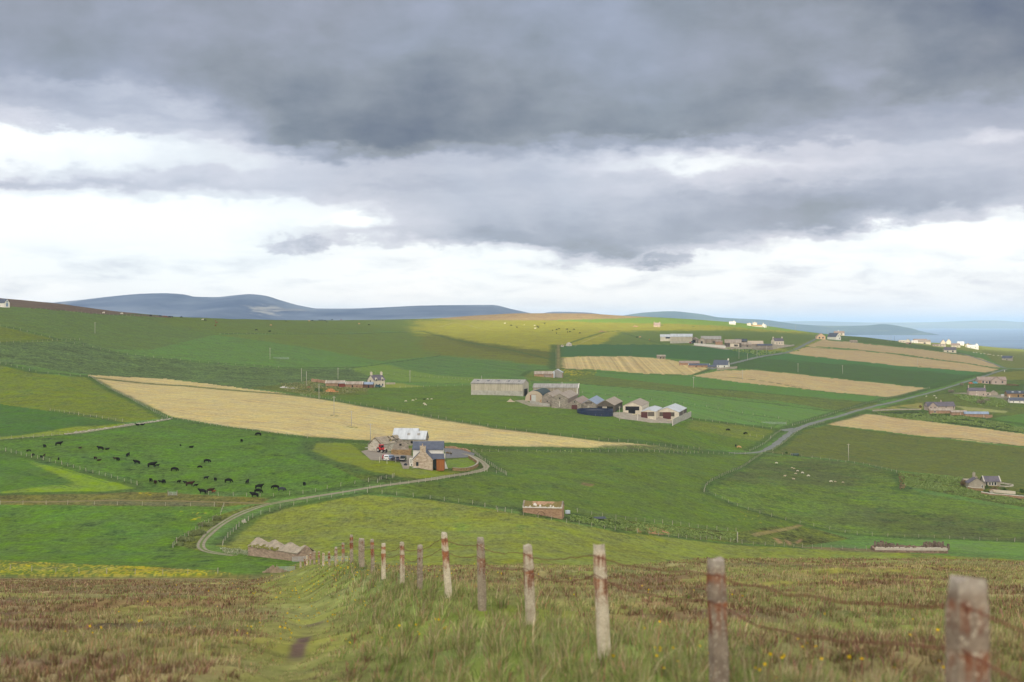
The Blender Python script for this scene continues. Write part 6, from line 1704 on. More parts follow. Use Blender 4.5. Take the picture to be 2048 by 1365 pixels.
wall_line('garden_wall', 'pale garden wall in the middle of the cottage garden', [(1984,985),(1995,986),(2031,989)], 1.3, .5, M_cream)
wall_line('garden_wall', 'long red garden wall with white coping along the bottom of the cottage garden', [(1963,989),(1985,993),(2010,994),(2048,998),(2080,1001)], 1.0, .5, M_red, cope=M_white)
wall_line('garden_wall', 'thin pale garden wall right of the conservatory', [(1998,973),(2015,975),(2030,972),(2012,969),(2000,967)], .6, .4, M_pale)
bld('shed', 'tiny stone well house in the cottage garden', 'shed', 1983, 986, 6, 5, 4, 2.6, 80, M_skew, M_red, gable=True)
# ------------------------------------------------------------------ bushes and rough vegetation
def leafmat(name, a, b):
    if name in _mats: return _mats[name]
    m, t, bs = new_mat(name)
    oi = t.attr('Tone').outputs['Fac']
    t.l.new(t.mix(oi, lin(a), lin(b)), bs.inputs['Base Color']); bs.inputs['Roughness'].default_value = .8; bs.inputs['Specular IOR Level'].default_value = .15
    _mats[name] = m; return m
M_leaf = leafmat('dark_leaves', (62,86,44), (104,128,62)); M_leafg = leafmat('grey_leaves', (124,116,96), (164,156,126)); M_leafb = leafmat('brown_stems', (112,94,68), (146,126,88))
def leaf_cloud(name, blobs, mt, parent, n, size, seed=1, kind=None):
    """many small leaf faces spread through lumpy crowns; blobs = (centre, radii)"""
    rg = np.random.default_rng(seed); V = []; T = []
    tot = sum(b[1][0] * b[1][1] for b in blobs)
    for c, rad in blobs:
        k = max(20, int(n * rad[0] * rad[1] / tot))
        d = rg.normal(size=(k, 3)); d /= np.linalg.norm(d, axis=1)[:, None]; d[:, 2] = np.abs(d[:, 2]) * 1.1 - .15
        lump = 0.72 + 0.4 * vnoise(d[:, 0] * 2.3 + c[0], d[:, 1] * 2.3 + d[:, 2] * 1.7, seed)
        rr = rg.uniform(.55, 1.0, k) ** .5 * lump
        P = np.array(c) + d * np.array(rad) * rr[:, None]
        a = rg.normal(size=(k, 3)); a /= np.linalg.norm(a, axis=1)[:, None]; b = np.cross(a, rg.normal(size=(k, 3))); b /= np.linalg.norm(b, axis=1)[:, None]
        s = size * rg.uniform(.5, 1.3, k)[:, None]
        V.append(np.stack([P - a * s, P + b * s * .6, P + a * s, P - b * s * .6], 1)); T.append(np.repeat(np.clip(rg.normal(.5, .25, k), 0, 1), 4))
    V = np.concatenate(V).reshape(-1, 3); T = np.concatenate(T)
    me = np_mesh(name, V, np.arange(len(V)), 4, False); fattr(me, 'Tone', T)
    return link(name, me, mt, parent)
def bush(px, py, wp, hp, mt, label, seed=1, name='bush', n=900, lobes=4, near=False):
    p = at(px, py, near=near); u = p.y / F; w, h = wp * u, hp * u
    r = thing(name, label, 'bush', p, 0)
    rnd = random.Random(seed)
    bl = [((rnd.uniform(-.32, .32) * w, rnd.uniform(-.2, .2) * w, h * rnd.uniform(.1, .35)), (w * rnd.uniform(.2, .34), w * .22, h * rnd.uniform(.45, .7))) for _ in range(lobes)]
    leaf_cloud('foliage', bl, mt, r, n, max(.16, u * 1.1), seed)
    bm = bmesh.new()
    for b in bl: tube_bm(bm, [Vector((0, 0, -.3)), Vector(b[0]) * .6 + Vector((0, 0, .1)), Vector(b[0]) + Vector((0, 0, b[1][2] * .4))], [.12, .08, .03], 5)
    bm_obj('stems', bm, M_oldwood, r); return r
bush(1902, 786, 12, 8, M_leafg, 'grey leafed bush beside the road left of the plain pink house', 1)
bush(1921, 771, 12, 6, M_leafg, 'grey leafed bush close under the climbing road', 2)
bush(1961, 808, 15, 10, M_leafg, 'rounded grey bush in front of the plain pink house', 3)
bush(1973, 803, 14, 7, M_leafg, 'brownish bush right behind the rounded grey bush', 4)
bush(2010, 803, 12, 9, M_leafg, 'grey bush left of the long low white cottage', 5)
bush(2024, 772, 30, 4, M_leafb, 'low dark bush row right of the pink bungalow', 6)
bush(1975, 976, 8, 6.5, M_leaf, 'round dark green bush at the cottage door', 7)
bush(1992, 981, 16, 9, M_leafb, 'brown shrub in the cottage garden', 8); bush(2010, 982, 14, 8, M_leaf, 'green shrub right of the brown garden shrub', 9); bush(2044, 986, 12, 9, M_leaf, 'dark green shrub at the right edge of the cottage garden', 10)
bush(640, 784, 20, 8, M_leaf, 'dark green bush left of the orange rubble heap', 11); bush(1925, 972, 14, 14, M_leafb, 'brown shrub against the low wing of the grey cottage', 12)
bush(1573, 908, 7, 6, M_leaf, 'small dark bush by the green trough', 13, n=300); bush(1842, 816, 7, 7, M_leafb, 'dark shrub left of the long slate house', 14, n=300)
bush(898, 908, 11, 4, M_leafb, 'low dark shrub by the tarmac edge', 15, n=400, lobes=3)
for i, (px, py, w, h) in enumerate([(392,1070,38,13),(372,1082,34,12),(412,1052,30,10),(430,1038,22,8),(358,1092,20,9)]):
    bush(px, py, w, h, leafmat('verge_leaves', (104,120,66), (150,152,104)), ['tall rank growth in the verge beside the track bend', 'rank growth in the verge lower left of the track bend', 'rank growth in the verge above the track bend', 'rank growth at the top of the track verge', 'rank growth at the foot of the track verge'][i], 30 + i, 'verge_shrub', 1500, 6)
def scrub(name, label, pts, n, size, mt, seed, hmax=1.2, kind='stuff', cat='scrub'):
    """rank ground cover over an area: leaf-sized faces standing on the ground"""
    P = [at(*p) for p in pts]; a = [(p.x, p.y) for p in P]; A = np.array(a); lo, hi = A.min(0), A.max(0); rg = np.random.default_rng(seed)
    k = int(n * 2.2); x = rg.uniform(lo[0], hi[0], k); y = rg.uniform(lo[1], hi[1], k); ok = inpoly(a, x, y); x, y = x[ok][:n], y[ok][:n]
    dens = fbm(x / 5, y / 5, seed, 3); ok = dens > .38; x, y, dens = x[ok], y[ok], dens[ok]
    z = np.array([ground(q, w) for q, w in zip(x, y)]) + rg.uniform(0, 1, len(x)) ** 1.3 * hmax * np.clip((dens - .3) * 2.4, .1, 1.2)
    C = np.stack([x, y, z], 1); q = rg.normal(size=C.shape); q /= np.linalg.norm(q, axis=1)[:, None]; b = np.cross(q, rg.normal(size=C.shape)); b /= np.linalg.norm(b, axis=1)[:, None]
    s = size * rg.uniform(.5, 1.3, len(x))[:, None]
    V = np.stack([C - q * s, C + b * s * .6, C + q * s, C - b * s * .6], 1).reshape(-1, 3)
    me = np_mesh(name, V, np.arange(len(V)), 4, False); fattr(me, 'Tone', np.repeat(np.clip(rg.normal(.45, .28, len(x)), 0, 1), 4))
    return tag(link(name, me, mt), label, cat, None, kind)
M_scr = leafmat('scrub_leaves', (104,126,64), (146,160,92)); M_scr2 = leafmat('scrub_pale', (104,112,62), (156,150,102))
scrub('scrub', 'rank green scrub in the walled plot left of the grey cottage', [(1795,947),(1830,949),(1925,956),(1930,978),(1960,985),(2048,1000),(2048,1012),(1960,998),(1880,985),(1812,973)], 16000, .34, M_scr, 51, .9)
scrub('scrub', 'brown scrub along the ditch wall left of the walled plot', [(1797,947),(1806,950),(1812,975),(1800,982)], 500, .5, M_leafb, 52, 1.6)
scrub('scrub', 'dark rank growth below the orange stone byres', [(1755,827),(1860,826),(1980,842),(2048,856),(2048,866),(1900,846),(1765,832)], 9000, .5, M_scr, 53, .8)
scrub('scrub', 'rank growth along the ditch right of the stone shed', [(1140,1030),(1200,1038),(1300,1050),(1400,1062),(1475,1068),(1470,1082),(1340,1072),(1240,1060),(1140,1042)], 10000, .26, M_scr, 54, .6)
scrub('scrub', 'rank strip of weeds between the great pale field and the drive', [(640,884),(740,888),(800,888),(880,893),(950,900),(1140,903),(1400,904),(1400,907),(1140,906),(945,906),(1000,902)][:9], 7000, .35, M_scr, 55, .9)
scrub('scrub', 'bushy growth around the plain pink house', [(1905,789),(1935,792),(1990,797),(2010,802),(2020,815),(1960,812),(1925,800)], 5000, .6, M_scr, 56, 1.4)
scrub('scrub', 'rough weeds around the far farmyard heaps', [(560,768),(620,762),(660,774),(740,777),(735,784),(640,792),(575,784)], 5000, .4, M_scr2, 57, .6)
scrub('scrub', 'weeds along the upper steading wall', [(1450,697),(1500,701),(1560,703),(1590,699),(1600,703),(1520,712),(1460,702)], 1800, .9, M_scr, 58, 1.6)
scrub('scrub', 'white flowering weeds by the ruined byre', [(440,1098),(500,1104),(500,1112),(450,1108)], 800, .22, leafmat('white_umbels', (120,130,80), (190,190,160)), 59, .9)

# ------------------------------------------------------------------ cattle and sheep: one skinned body each
def skin_mesh(name, V, E, rad, mt, sub=1):
    me = bpy.data.meshes.new(name + '_cage'); me.from_pydata([Vector(v) for v in V], E, [])
    o = bpy.data.objects.new(name + '_cage', me); COL.objects.link(o)
    md = o.modifiers.new('s', 'SKIN'); md.use_smooth_shade = True
    sv = me.skin_vertices[0].data
    for i, r in enumerate(rad): sv[i].radius = r if hasattr(r, '__len__') else (r, r)
    sv[0].use_root = True
    ss = o.modifiers.new('b', 'SUBSURF'); ss.levels = sub; ss.render_levels = sub
    dg = bpy.context.evaluated_depsgraph_get()
    out = bpy.data.meshes.new_from_object(o.evaluated_get(dg)); out.name = name
    bpy.data.objects.remove(o); bpy.data.meshes.remove(me)
    out.materials.clear(); out.materials.append(mt)
    out.polygons.foreach_set('use_smooth', [True] * len(out.polygons))
    return out
def cow_cage(pose):
    # x forward. pelvis, loin, chest, shoulder, neck, poll, muzzle
    lying = pose == 'lying'; dz = -0.55 if lying else 0.0
    V = [(-.72, 0, 1.02 + dz), (-.2, 0, .98 + dz), (.35, 0, .96 + dz), (.72, 0, 1.0 + dz)]; R = [(.36, .40), (.43, .46), (.43, .48), (.32, .40)]
    if pose == 'grazing': hd = [(1.05, 0, .86), (1.28, 0, .5), (1.42, 0, .16)]
    elif pose == 'lying': hd = [(1.02, 0, .66), (1.22, 0, .88), (1.5, 0, .78)]
    else: hd = [(1.02, 0, 1.18), (1.2, 0, 1.42), (1.5, 0, 1.26)]
    V += hd; R += [(.24, .27), (.19, .21), (.12, .13)]
    E = [(0, 1), (1, 2), (2, 3), (3, 4), (4, 5), (5, 6)]
    def leg(root, xs, y):
        last = root
        for (x, z, r) in xs:
            V.append((x, y, z)); R.append((r, r)); E.append((last, len(V) - 1)); last = len(V) - 1
    for s in (-1, 1):
        if lying:
            leg(0, [(-.55, .34, .16), (-.15, .14, .09), (-.5, .08, .06)], s * .3); leg(3, [(.75, .3, .13), (1.0, .12, .08), (.72, .07, .06)], s * .22)
        else:
            k = .06 * s
            leg(0, [(-.66 + k, .68, .21), (-.82 + k, .40, .12), (-.76 + k, .06, .09)], s * .22); leg(3, [(.66 - k, .62, .17), (.68 - k, .36, .11), (.66 - k, .06, .09)], s * .2)
    V.append((-.98, 0, .98 + dz)); R.append((.05, .05)); E.append((0, len(V) - 1)); a = len(V) - 1
    V.append((-1.04, 0, .45 + dz * .4)); R.append((.03, .03)); E.append((a, len(V) - 1))
    for s in (-1, 1):
        h = hd[1]; V.append((h[0] - .05, s * .2, h[2] + .06)); R.append((.05, .03)); E.append((5, len(V) - 1))
    return V, E, R
def hide(name, a, b):
    return mat('hide_' + name, a, .8, .2, 2.5, b, .12)
HIDE = {'black': hide('black', (22,20,20), (34,30,28)), 'brown': hide('brown', (62,36,26), (44,28,22)), 'red': hide('red', (140,78,48), (110,62,40)), 'tan': hide('tan', (206,164,116), (190,146,100)), 'white': hide('white', (226,216,196), (206,194,172)), 'grey': hide('grey', (70,72,74), (52,54,56)),
        'wool': mat('wool', (214,204,180), .95, .2, 4.0, (196,184,160)), 'lamb': mat('lamb_wool', (196,178,148), .95, .2, 4.0)}
BODY = {}
def animal_mesh(kind, pose, col):
    k = (kind, pose, col)
    if k not in BODY:
        if kind == 'cow': V, E, R = cow_cage(pose)
        else:
            V, E, R = cow_cage('grazing' if pose == 'grazing' else pose); R = [(a * 1.12, b * 1.12) if i < 4 else ((a, b) if i < 7 else (a * .85, b * .85)) for i, (a, b) in enumerate(R)]
        BODY[k] = skin_mesh(kind, V, E, R, HIDE[col])
    return BODY[k]
def beast(kind, px, py, heading, pose, col, size, label, group):
    p = at(px, py); me = animal_mesh(kind, pose, col)
    o = link(kind if kind != 'cow' or size > .75 else 'calf', me, None); o.location = p + Vector((0, 0, -.02)); o.rotation_euler = (0, 0, math.radians(heading)); o.scale = (size, size, size)
    return tag(o, label, 'cow' if kind == 'cow' and size > .75 else ('calf' if kind == 'cow' else 'sheep'), group)
HR, HL, HA, HT = 8, 172, 80, -95     # facing right, left, away, towards
G, ST, LY = 'grazing', 'standing', 'lying'
HERD = [ # x, y in photo, heading, pose, coat, size, words
 (58,904,200,G,'black',.62,'small black calf nearest the left end of the herd'), (89.6,896,HT,ST,'black',.85,'black cow seen end on near the left end of the herd'), (117,892,HR,ST,'black',1.05,'big black cow broadside at the upper left of the herd'),
 (66,912,HA,G,'black',.6,'black calf seen from behind, second from the left fence'), (83,917,HT,ST,'black',.7,'black calf standing close by the left diagonal fence'), (88.5,913,HA,ST,'brown',.55,'tiny dark brown calf behind a black calf by the left fence'),
 (117,921,100,ST,'black',.6,'black calf alone right of the left diagonal fence'), (160,898,HR,ST,'brown',.5,'tiny dark calf between two big black cows'), (201.5,901,HL,ST,'black',1.0,'black cow broadside with a calf lying right of it'),
 (213,900,HR,LY,'black',.7,'black calf lying right of a broadside black cow'), (191,919,250,ST,'brown',.65,'dark brown calf, left of a brown pair'), (197,922,HR,LY,'brown',.65,'dark brown calf lying, right of a brown pair'),
 (230.5,920,HL,ST,'brown',.6,'dark brown calf tucked against a black cow'), (236.5,923,HT,ST,'black',.95,'black cow seen end on with a brown calf at its left'), (255.5,914,HA,ST,'black',.95,'black cow seen from behind above the herd middle'),
 (274,929,HL,ST,'black',1.0,'black cow broadside left of the biggest black cow'), (303,935,HR,ST,'black',1.2,'biggest black cow, broadside in the herd middle'), (314,934,HR,ST,'black',.6,'black calf at the head of the biggest cow'),
 (348,943,HR,G,'black',1.0,'black cow grazing alone right of the biggest cow'), (276,851.5,HL,LY,'black',.8,'black cow lying by the stone dyke, left of two'), (284,851,HR,LY,'black',.8,'black cow lying by the stone dyke, right of two'),
 (361,893,HT,ST,'black',.5,'tiny black calf seen end on high in the field'), (381.5,896,-15,LY,'black',.8,'black calf lying high in the field'), (413.5,926,HR,G,'black',.95,'black cow grazing above a small calf, right half of field'),
 (400.5,937,HL,G,'black',.7,'small black calf below a grazing cow, right half of field'), (412,959,HR,ST,'black',.65,'black calf, left of three spaced below the field middle'), (431,963,HT,ST,'black',.85,'black cow seen end on, middle of three below the field middle'),
 (456,966,HR,G,'black',1.0,'black cow grazing, right of three below the field middle'), (494.5,968,HA,ST,'black',.9,'black cow seen from behind left of the corner bunch'), (483.5,885,HT,ST,'black',.85,'black cow seen end on near the pale field edge'),
 (517,872,HL,G,'black',.95,'black cow grazing closest to the pale field'), (302,965,HT,ST,'black',.9,'black cow seen end on beside a brown one at the lower left'), (311,969,HT,ST,'brown',.9,'dark brown cow seen end on at the lower left bunch'),
 (321,966,HL,ST,'black',.55,'black calf between brown cow and black cow'), (328,968,HT,ST,'black',.95,'black cow seen end on, right of the lower left bunch'), (357.5,966.5,-30,ST,'black',.65,'black calf standing between two lower bunches'),
 (371,968,HL,ST,'black',.6,'black calf at the tail of a dark brown cow'), (379,973,HR,ST,'brown',1.05,'dark brown cow broadside in the lower middle'), (391,974,HR,ST,'black',.6,'black calf at the nose of the dark brown cow'),
 (405.5,988,HL,ST,'black',1.05,'black cow broadside left of a red brown cow at the bottom'), (420,986,HR,ST,'brown',.95,'brown cow broadside at the bottom of the field'), (427,986,HR,ST,'red',.55,'red brown calf beside the brown cow'),
 (517.5,978.5,HR,ST,'black',1.05,'black cow, uppermost of three in the corner bunch'), (515.5,987,HR,G,'black',1.0,'black cow, middle of three in the corner bunch'), (509.5,995,HL,ST,'black',1.05,'black cow, lowest of three in the corner bunch'),
 (551.5,979,HL,G,'black',1.0,'black cow grazing right of the corner bunch'), (563,983,HR,G,'grey',.95,'dark grey cow grazing right of a black cow'), (609,972,HT,ST,'black',.85,'black cow seen end on alone at the right end of the field')]
for x, y, hd, ps, c, s, lb in HERD: beast('cow', x, y, hd, ps, c, s * 1.06, lb, 'black cattle in the near green field')
for x, y, hd, ps, c, s, lb in [(1455.5,862.5,-10,G,'black',1.0,'black cow grazing near the road, left of two'), (1491.5,869.5,190,G,'black',1.0,'black cow grazing near the road, right of two'), (1471.5,894,HA,G,'black',.95,'black cow seen from behind beside a tan cow'), (1477.5,897,-25,G,'tan',1.0,'tan cow with white face grazing by the road bend')]:
    beast('cow', x, y, hd, ps, c, s, lb, 'cattle beside the road')
SKYC = [(207,626.5,'white',HR),(244,628,'white',HL),(301,632,'black',HR),(321,633,'black',HL),(328,633.5,'red',HR),(333,634,'red',HL),(338,634.5,'black',HR),(343,634.5,'black',HR),(363,635,'black',HL),(405,640,'white',HR),(410,641,'black',HR),(431,642.5,'red',HT),(433,646,'red',HR),(431,651.5,'red',HT),(513,660.5,'black',HL),(539,663.5,'black',HR),(541.5,651,'tan',HR),(572,642.5,'black',HT),(618,642.5,'tan',HR),(625,641.5,'black',HL),(639,641,'black',HR),(645,641,'black',HL),(650,641.5,'black',HR),(654,644,'black',HT),(664,639.5,'black',HR),(682,640.5,'red',HR),(718,648,'tan',HR),(738,650,'black',HL)]
for i, (x, y, c, h) in enumerate(SKYC):
    beast('cow', x, y + 1, h + (i * 37) % 20 - 10, G if i % 3 else ST, c, 1.05, '%s cow on the left skyline, %s' % ({'red': 'red brown'}.get(c, c), ['nearest the left hut end', 'by itself under the brown moor', 'first dark one from the left', 'at the left of a tight bunch', 'second in a tight bunch', 'third in a tight bunch', 'fourth in a tight bunch', 'last in a tight bunch', 'just right of a tight bunch', 'left of a pale and dark pair', 'right of a pale and dark pair', 'top of three in a column', 'middle of three in a column', 'bottom of three in a column', 'left of two low on the slope', 'right of two low on the slope', 'above two black ones low on the slope', 'small and alone on the crest', 'left end of the right crest line', 'second in the right crest line', 'third in the right crest line', 'fourth in the right crest line', 'fifth in the right crest line', 'just below the right crest line', 'highest in the right crest line', 'right end of the crest line', 'far right of the crest line, upper', 'far right of the crest line, lower'][i]), 'cattle along the left skyline')
LIT = [(1009.5,647.5,'white',HR),(1022,651.5,'black',HR),(1034,655.5,'brown',HL),(1048.5,650.5,'white',HT),(1069,652,'white',HR),(1075,653.5,'black',HL),(1076.5,655.5,'black',HR),(1070.5,657.5,'white',HL),(1089,647.5,'black',HR),(1105,661.5,'black',HT),(1113,660,'black',HR),(1118.5,658.5,'black',HL),(1134,659.5,'black',HR),(1147.5,659.5,'black',HR),(1135,665,'brown',HT),(1140,664.5,'black',HL),(1113,667.5,'black',HT),(1160,667,'brown',HL),(1273.5,675.5,'black',HR),(1280.5,675,'tan',HL),(1298.5,680.5,'tan',HT)]
for i, (x, y, c, h) in enumerate(LIT):
    beast('cow', x, y + .6, h + (i * 53) % 24 - 12, G if i % 2 else ST, c, 1.15, '%s cow on the bright far slope, %s' % (c, ['leftmost', 'second from the left', 'third from the left, lowest of the left ones', 'left of the middle bunch', 'top of the middle bunch', 'dark upper one of the middle bunch', 'dark lower one of the middle bunch', 'pale bottom one of the middle bunch', 'highest of all', 'left end of the lower right bunch', 'second of the lower right bunch', 'third of the lower right bunch', 'fourth of the lower right bunch', 'right end of the lower right bunch', 'below the lower right bunch, left', 'below the lower right bunch, right', 'lowest left of the bunch', 'far right by dark stones', 'left of the pair above the dark green crop', 'right of the pair above the dark green crop', 'alone above the dark green crop'][i]), 'cattle on the bright far slope')
SHEEP = [(812,804,HL,'wool',1),(825.5,802.5,HR,'wool',1),(832,800,HL,'lamb',.7),(848.5,800.5,HR,'black',.9),(855,799.5,HR,'wool',.75),(863.5,799.5,HL,'wool',.75),(848,809,HR,'wool',1),(850.5,811.5,HR,'wool',1),
 (1552.5,928,HR,'wool',1),(1583.5,937,HR,'lamb',.7),(1588.5,938.5,HL,'lamb',.7),(1595,943.5,HR,'wool',.8),(1592,949,HL,'lamb',.8),(1604.5,947.5,HR,'wool',1),(1617,953.5,HL,'wool',1),(1569.5,954,HR,'lamb',.9),(1587.5,960,HL,'lamb',.9),(1662.5,965,HL,'wool',1),(1670,965,HR,'lamb',.7),(1685.5,966.5,HR,'lamb',.75),
 (1852.5,794,HR,'wool',.9),(1869,793,HL,'wool',1),(1872,797.5,HR,'wool',.9)]
SL = ['left of two large sheep in the far farm pasture','right of two large sheep in the far farm pasture','tiny lamb behind two large sheep','black sheep among pale ones below the grey sheds','small pale sheep right of the black one, nearer it','small pale sheep furthest right of the black one','upper of two sheep close together in the far farm pasture','lower of two sheep close together in the far farm pasture',
 'lone sheep nearest the road junction','left lamb of a dark faced pair','right lamb of a dark faced pair','small sheep in the middle of the flock','lamb below the small middle sheep','big sheep right of the flock middle','big sheep at the right of the flock','sheep at the lower left of the flock','sheep lowest in the flock','big sheep with two lambs, right of the flock','lamb beside the big right hand sheep','lamb furthest right in the pasture','sheep nearest the road right of the pale field','upper sheep of a pair below the road','lower sheep of a pair below the road']
for (x, y, h, c, s), lb in zip(SHEEP, SL): beast('sheep', x, y, h, G if s != .9 else ST, c, .58 * s + .02, lb, 'sheep in the pastures')
for i in range(12):
    beast('sheep', 1946 + i * 7.2 + random.uniform(-2, 2), 706.5 + i * .85 + random.uniform(-1, 1), random.choice((HR, HL)), G, 'wool', 1.1, 'tiny pale sheep in the sunlit shore pasture', 'sheep in the shore pasture')

# ------------------------------------------------------------------ vehicles at the home farm
M_tyre = mat('tyre', (38,36,36), .9, .15); M_rim = mat('pale_rim', (206,200,190), .5, .1)
def wheel(parent, x, y, r, w, rim=True, rimr=.55):
    bm = bmesh.new(); n = 20
    prof = [(r * .6, -w / 2), (r * .95, -w / 2), (r, -w * .3), (r, w * .3), (r * .95, w / 2), (r * .6, w / 2)]
    rings = [[bm.verts.new((x + a * math.cos(2 * PI * i / n), y + b, r + a * math.sin(2 * PI * i / n))) for i in range(n)] for a, b in prof]
    for k in range(len(rings) - 1):
        for i in range(n): bm.faces.new((rings[k][i], rings[k][(i + 1) % n], rings[k + 1][(i + 1) % n], rings[k + 1][i]))
    bm.faces.new(rings[0]); bm.faces.new(rings[-1][::-1])
    wh = bm_obj('wheel', bm, M_tyre, parent, True)
    bm = bmesh.new(); tube_bm(bm, [Vector((x, y - w / 2 - .03, r)), Vector((x, y + w / 2 + .03, r))], r * rimr, 14); bm_obj('rim', bm, M_rim, wh)
def car(px, py, heading, label, paint, profile, w=1.75, wheel_r=.31, name='parked_car', cat='car', glassrows=None, dD=0):
    """body lofted from a side profile; profile = (x, z_top, half-width factor)"""
    p = at(px, py); r = thing(name, label, cat, Vector((p.x, p.y + dD, p.z + .06)), math.radians(heading), 'cars in the home farm yard' if cat == 'car' else None)
    bm = bmesh.new(); rings = []
    for x, zt, zb, k, shoulder in profile:
        hw = w / 2 * k; zs = min(shoulder, zt)
        rings.append([bm.verts.new(q) for q in ((x, -hw * .92, zb), (x, -hw, zb + .2), (x, -hw, zs), (x, -hw * (.80 if zt > zs + .05 else .92), zt), (x, 0, zt + .03), (x, hw * (.80 if zt > zs + .05 else .92), zt), (x, hw, zs), (x, hw, zb + .2), (x, hw * .92, zb))])
    for a, b in zip(rings[:-1], rings[1:]):
        for i in range(len(a)):
            j = (i + 1) % len(a); bm.faces.new((a[i], a[j], b[j], b[i]))
    bm.faces.new(rings[0][::-1]); bm.faces.new(rings[-1])
    bm_obj('body', bm, paint, r, False)
    xs = [q[0] for q in profile]; Lc = xs[-1] - xs[0]
    for sx in (xs[0] + Lc * .19, xs[-1] - Lc * .2):
        for sy in (-1, 1): wheel(r, sx, sy * (w / 2 - .1), wheel_r, .2)
    return r
HATCH = [(-1.95,.75,.3,.9,.75),(-1.85,.95,.22,1,.92),(-1.6,1.42,.2,1,.93),(-.4,1.48,.2,1,.92),(.35,1.42,.2,1,.9),(.95,.95,.2,1,.88),(1.7,.78,.22,.97,.76),(1.95,.55,.3,.88,.55)]
SUV = [(-2.2,.85,.4,.92,.85),(-2.1,1.2,.32,1,1.05),(-1.9,1.68,.3,1,1.08),(-.3,1.75,.3,1,1.08),(.5,1.68,.3,1,1.06),(1.05,1.14,.3,1,1.04),(1.95,1.02,.32,.98,1.0),(2.2,.7,.4,.9,.7)]
VAN = [(-2.1,1.0,.35,.97,1.0),(-2.05,1.8,.25,1,1.05),(-1.9,1.88,.22,1,1.08),(.4,1.86,.22,1,1.06),(.8,1.7,.22,1,1.04),(1.35,1.05,.22,1,1.0),(1.95,.85,.25,.96,.84),(2.1,.55,.3,.9,.55)]
def glass(r, x0, x1, y0, y1, z0, z1, name='window', mt=None): return boxpart(r, name, mt or M_glass, x0, x1, y0, y1, z0, z1)
r = car(772.5, 921.5, 96, 'white van seen from behind in the farm yard', mat('white_paint', (226,224,222), .3, .03, spec=.5), VAN, 1.8)
glass(r, -2.08, -2.0, -.62, .62, 1.15, 1.62); glass(r, -2.14, -2.06, -.8, -.62, .7, 1.1, 'tail_lamp', mat('red_lamp', (170,40,34), .3, .05)); glass(r, -2.14, -2.06, .62, .8, .7, 1.1, 'tail_lamp', _mats['red_lamp']); glass(r, -2.16, -2.05, -.3, .3, .5, .65, 'number_plate', M_dark)
r = car(768, 919.5, 96, 'small red car half hidden behind the white van', mat('red_paint', (170,48,44), .3, .05, spec=.5), HATCH, 1.65, dD=2.5); glass(r, -1.86, -1.78, -.6, .6, 1.0, 1.32)
r = car(782.5, 920.5, 20, 'pale blue grey car between the white van and a dark car', mat('silver_blue_paint', (150,166,190), .3, .05, spec=.5), HATCH, 1.7, dD=2.0); glass(r, -1.2, .5, -.84, -.74, 1.0, 1.32)
r = car(790.5, 922, 118, 'dark grey car right of the pale blue grey car', mat('charcoal_paint', (62,62,72), .3, .05, spec=.5), HATCH, 1.75); glass(r, -1.86, -1.76, -.62, .62, 1.0, 1.34); glass(r, -1.96, -1.84, -.8, -.6, .7, .9, 'tail_lamp', _mats['red_lamp']); glass(r, -1.96, -1.84, .6, .8, .7, .9, 'tail_lamp', _mats['red_lamp'])
r = car(806, 923, -92, 'black four wheel drive car facing the camera', mat('black_paint', (34,36,42), .25, .05, spec=.5), SUV, 1.95, .38); glass(r, .62, 1.0, -.72, .72, 1.2, 1.6, 'windscreen'); glass(r, 2.1, 2.24, -.62, .62, .72, .95, 'grille', M_rim)
for s in (-1, 1): glass(r, 2.0, 2.22, s * .8 - .14, s * .8 + .14, .78, .98, 'headlight', mat('lamp_glass', (214,214,206), .2, .05))
r = car(757.5, 775.5, 8, 'teal car beside the pale two storey farmhouse', mat('teal_paint', (58,98,104), .3, .05, spec=.5), SUV, 1.9, .36); glass(r, -1.7, .7, -.95, -.88, 1.16, 1.58)
r = car(1942, 768.5, 10, 'orange car left of the pink bungalow', mat('orange_paint', (186,104,60), .4, .05), HATCH); r = car(1950.5, 768, 5, 'turquoise car touching the pink bungalow', mat('turquoise_paint', (86,150,160), .4, .05), VAN)
# tractor
M_tr = mat('tractor_red', (196,40,40), .35, .06, spec=.5)
p = at(763, 906); r = thing('tractor', 'red tractor with cab parked by the ruined barn', 'tractor', p + Vector((0, 1.2, .03)), math.radians(-52))
bm = bmesh.new(); box_bm(bm, 1.15, 0, .95, 1.75, 1.9, .85, 0, .86); bmesh.ops.bevel(bm, geom=bm.edges[:], offset=.1, segments=2, affect='EDGES'); bm_obj('bonnet', bm, M_tr, r)
boxpart(r, 'chassis', M_dark, -1.3, 2.0, -.35, .35, .6, 1.0); boxpart(r, 'grille', M_skew, 2.02, 2.12, -.3, .3, 1.0, 1.6)
bm = bmesh.new()
for sx, sy in ((-.95, -.7), (-.95, .7), (.25, -.62), (.25, .62)): tube_bm(bm, [Vector((sx, sy, 1.2)), Vector((sx * .85, sy * .92, 2.65))], .06, 5)
box_bm(bm, -.35, 0, .95, 1.45, 1.3, 1.4); cab = bm_obj('cab', bm, M_tr, r)
boxpart(cab, 'glazing', M_glass, -.86, .2, -.6, .6, 1.45, 2.62); bm = bmesh.new(); box_bm(bm, -.35, 0, 2.64, 2.86, 1.5, 1.5, 0, .86); bm_obj('roof', bm, M_tr, cab)
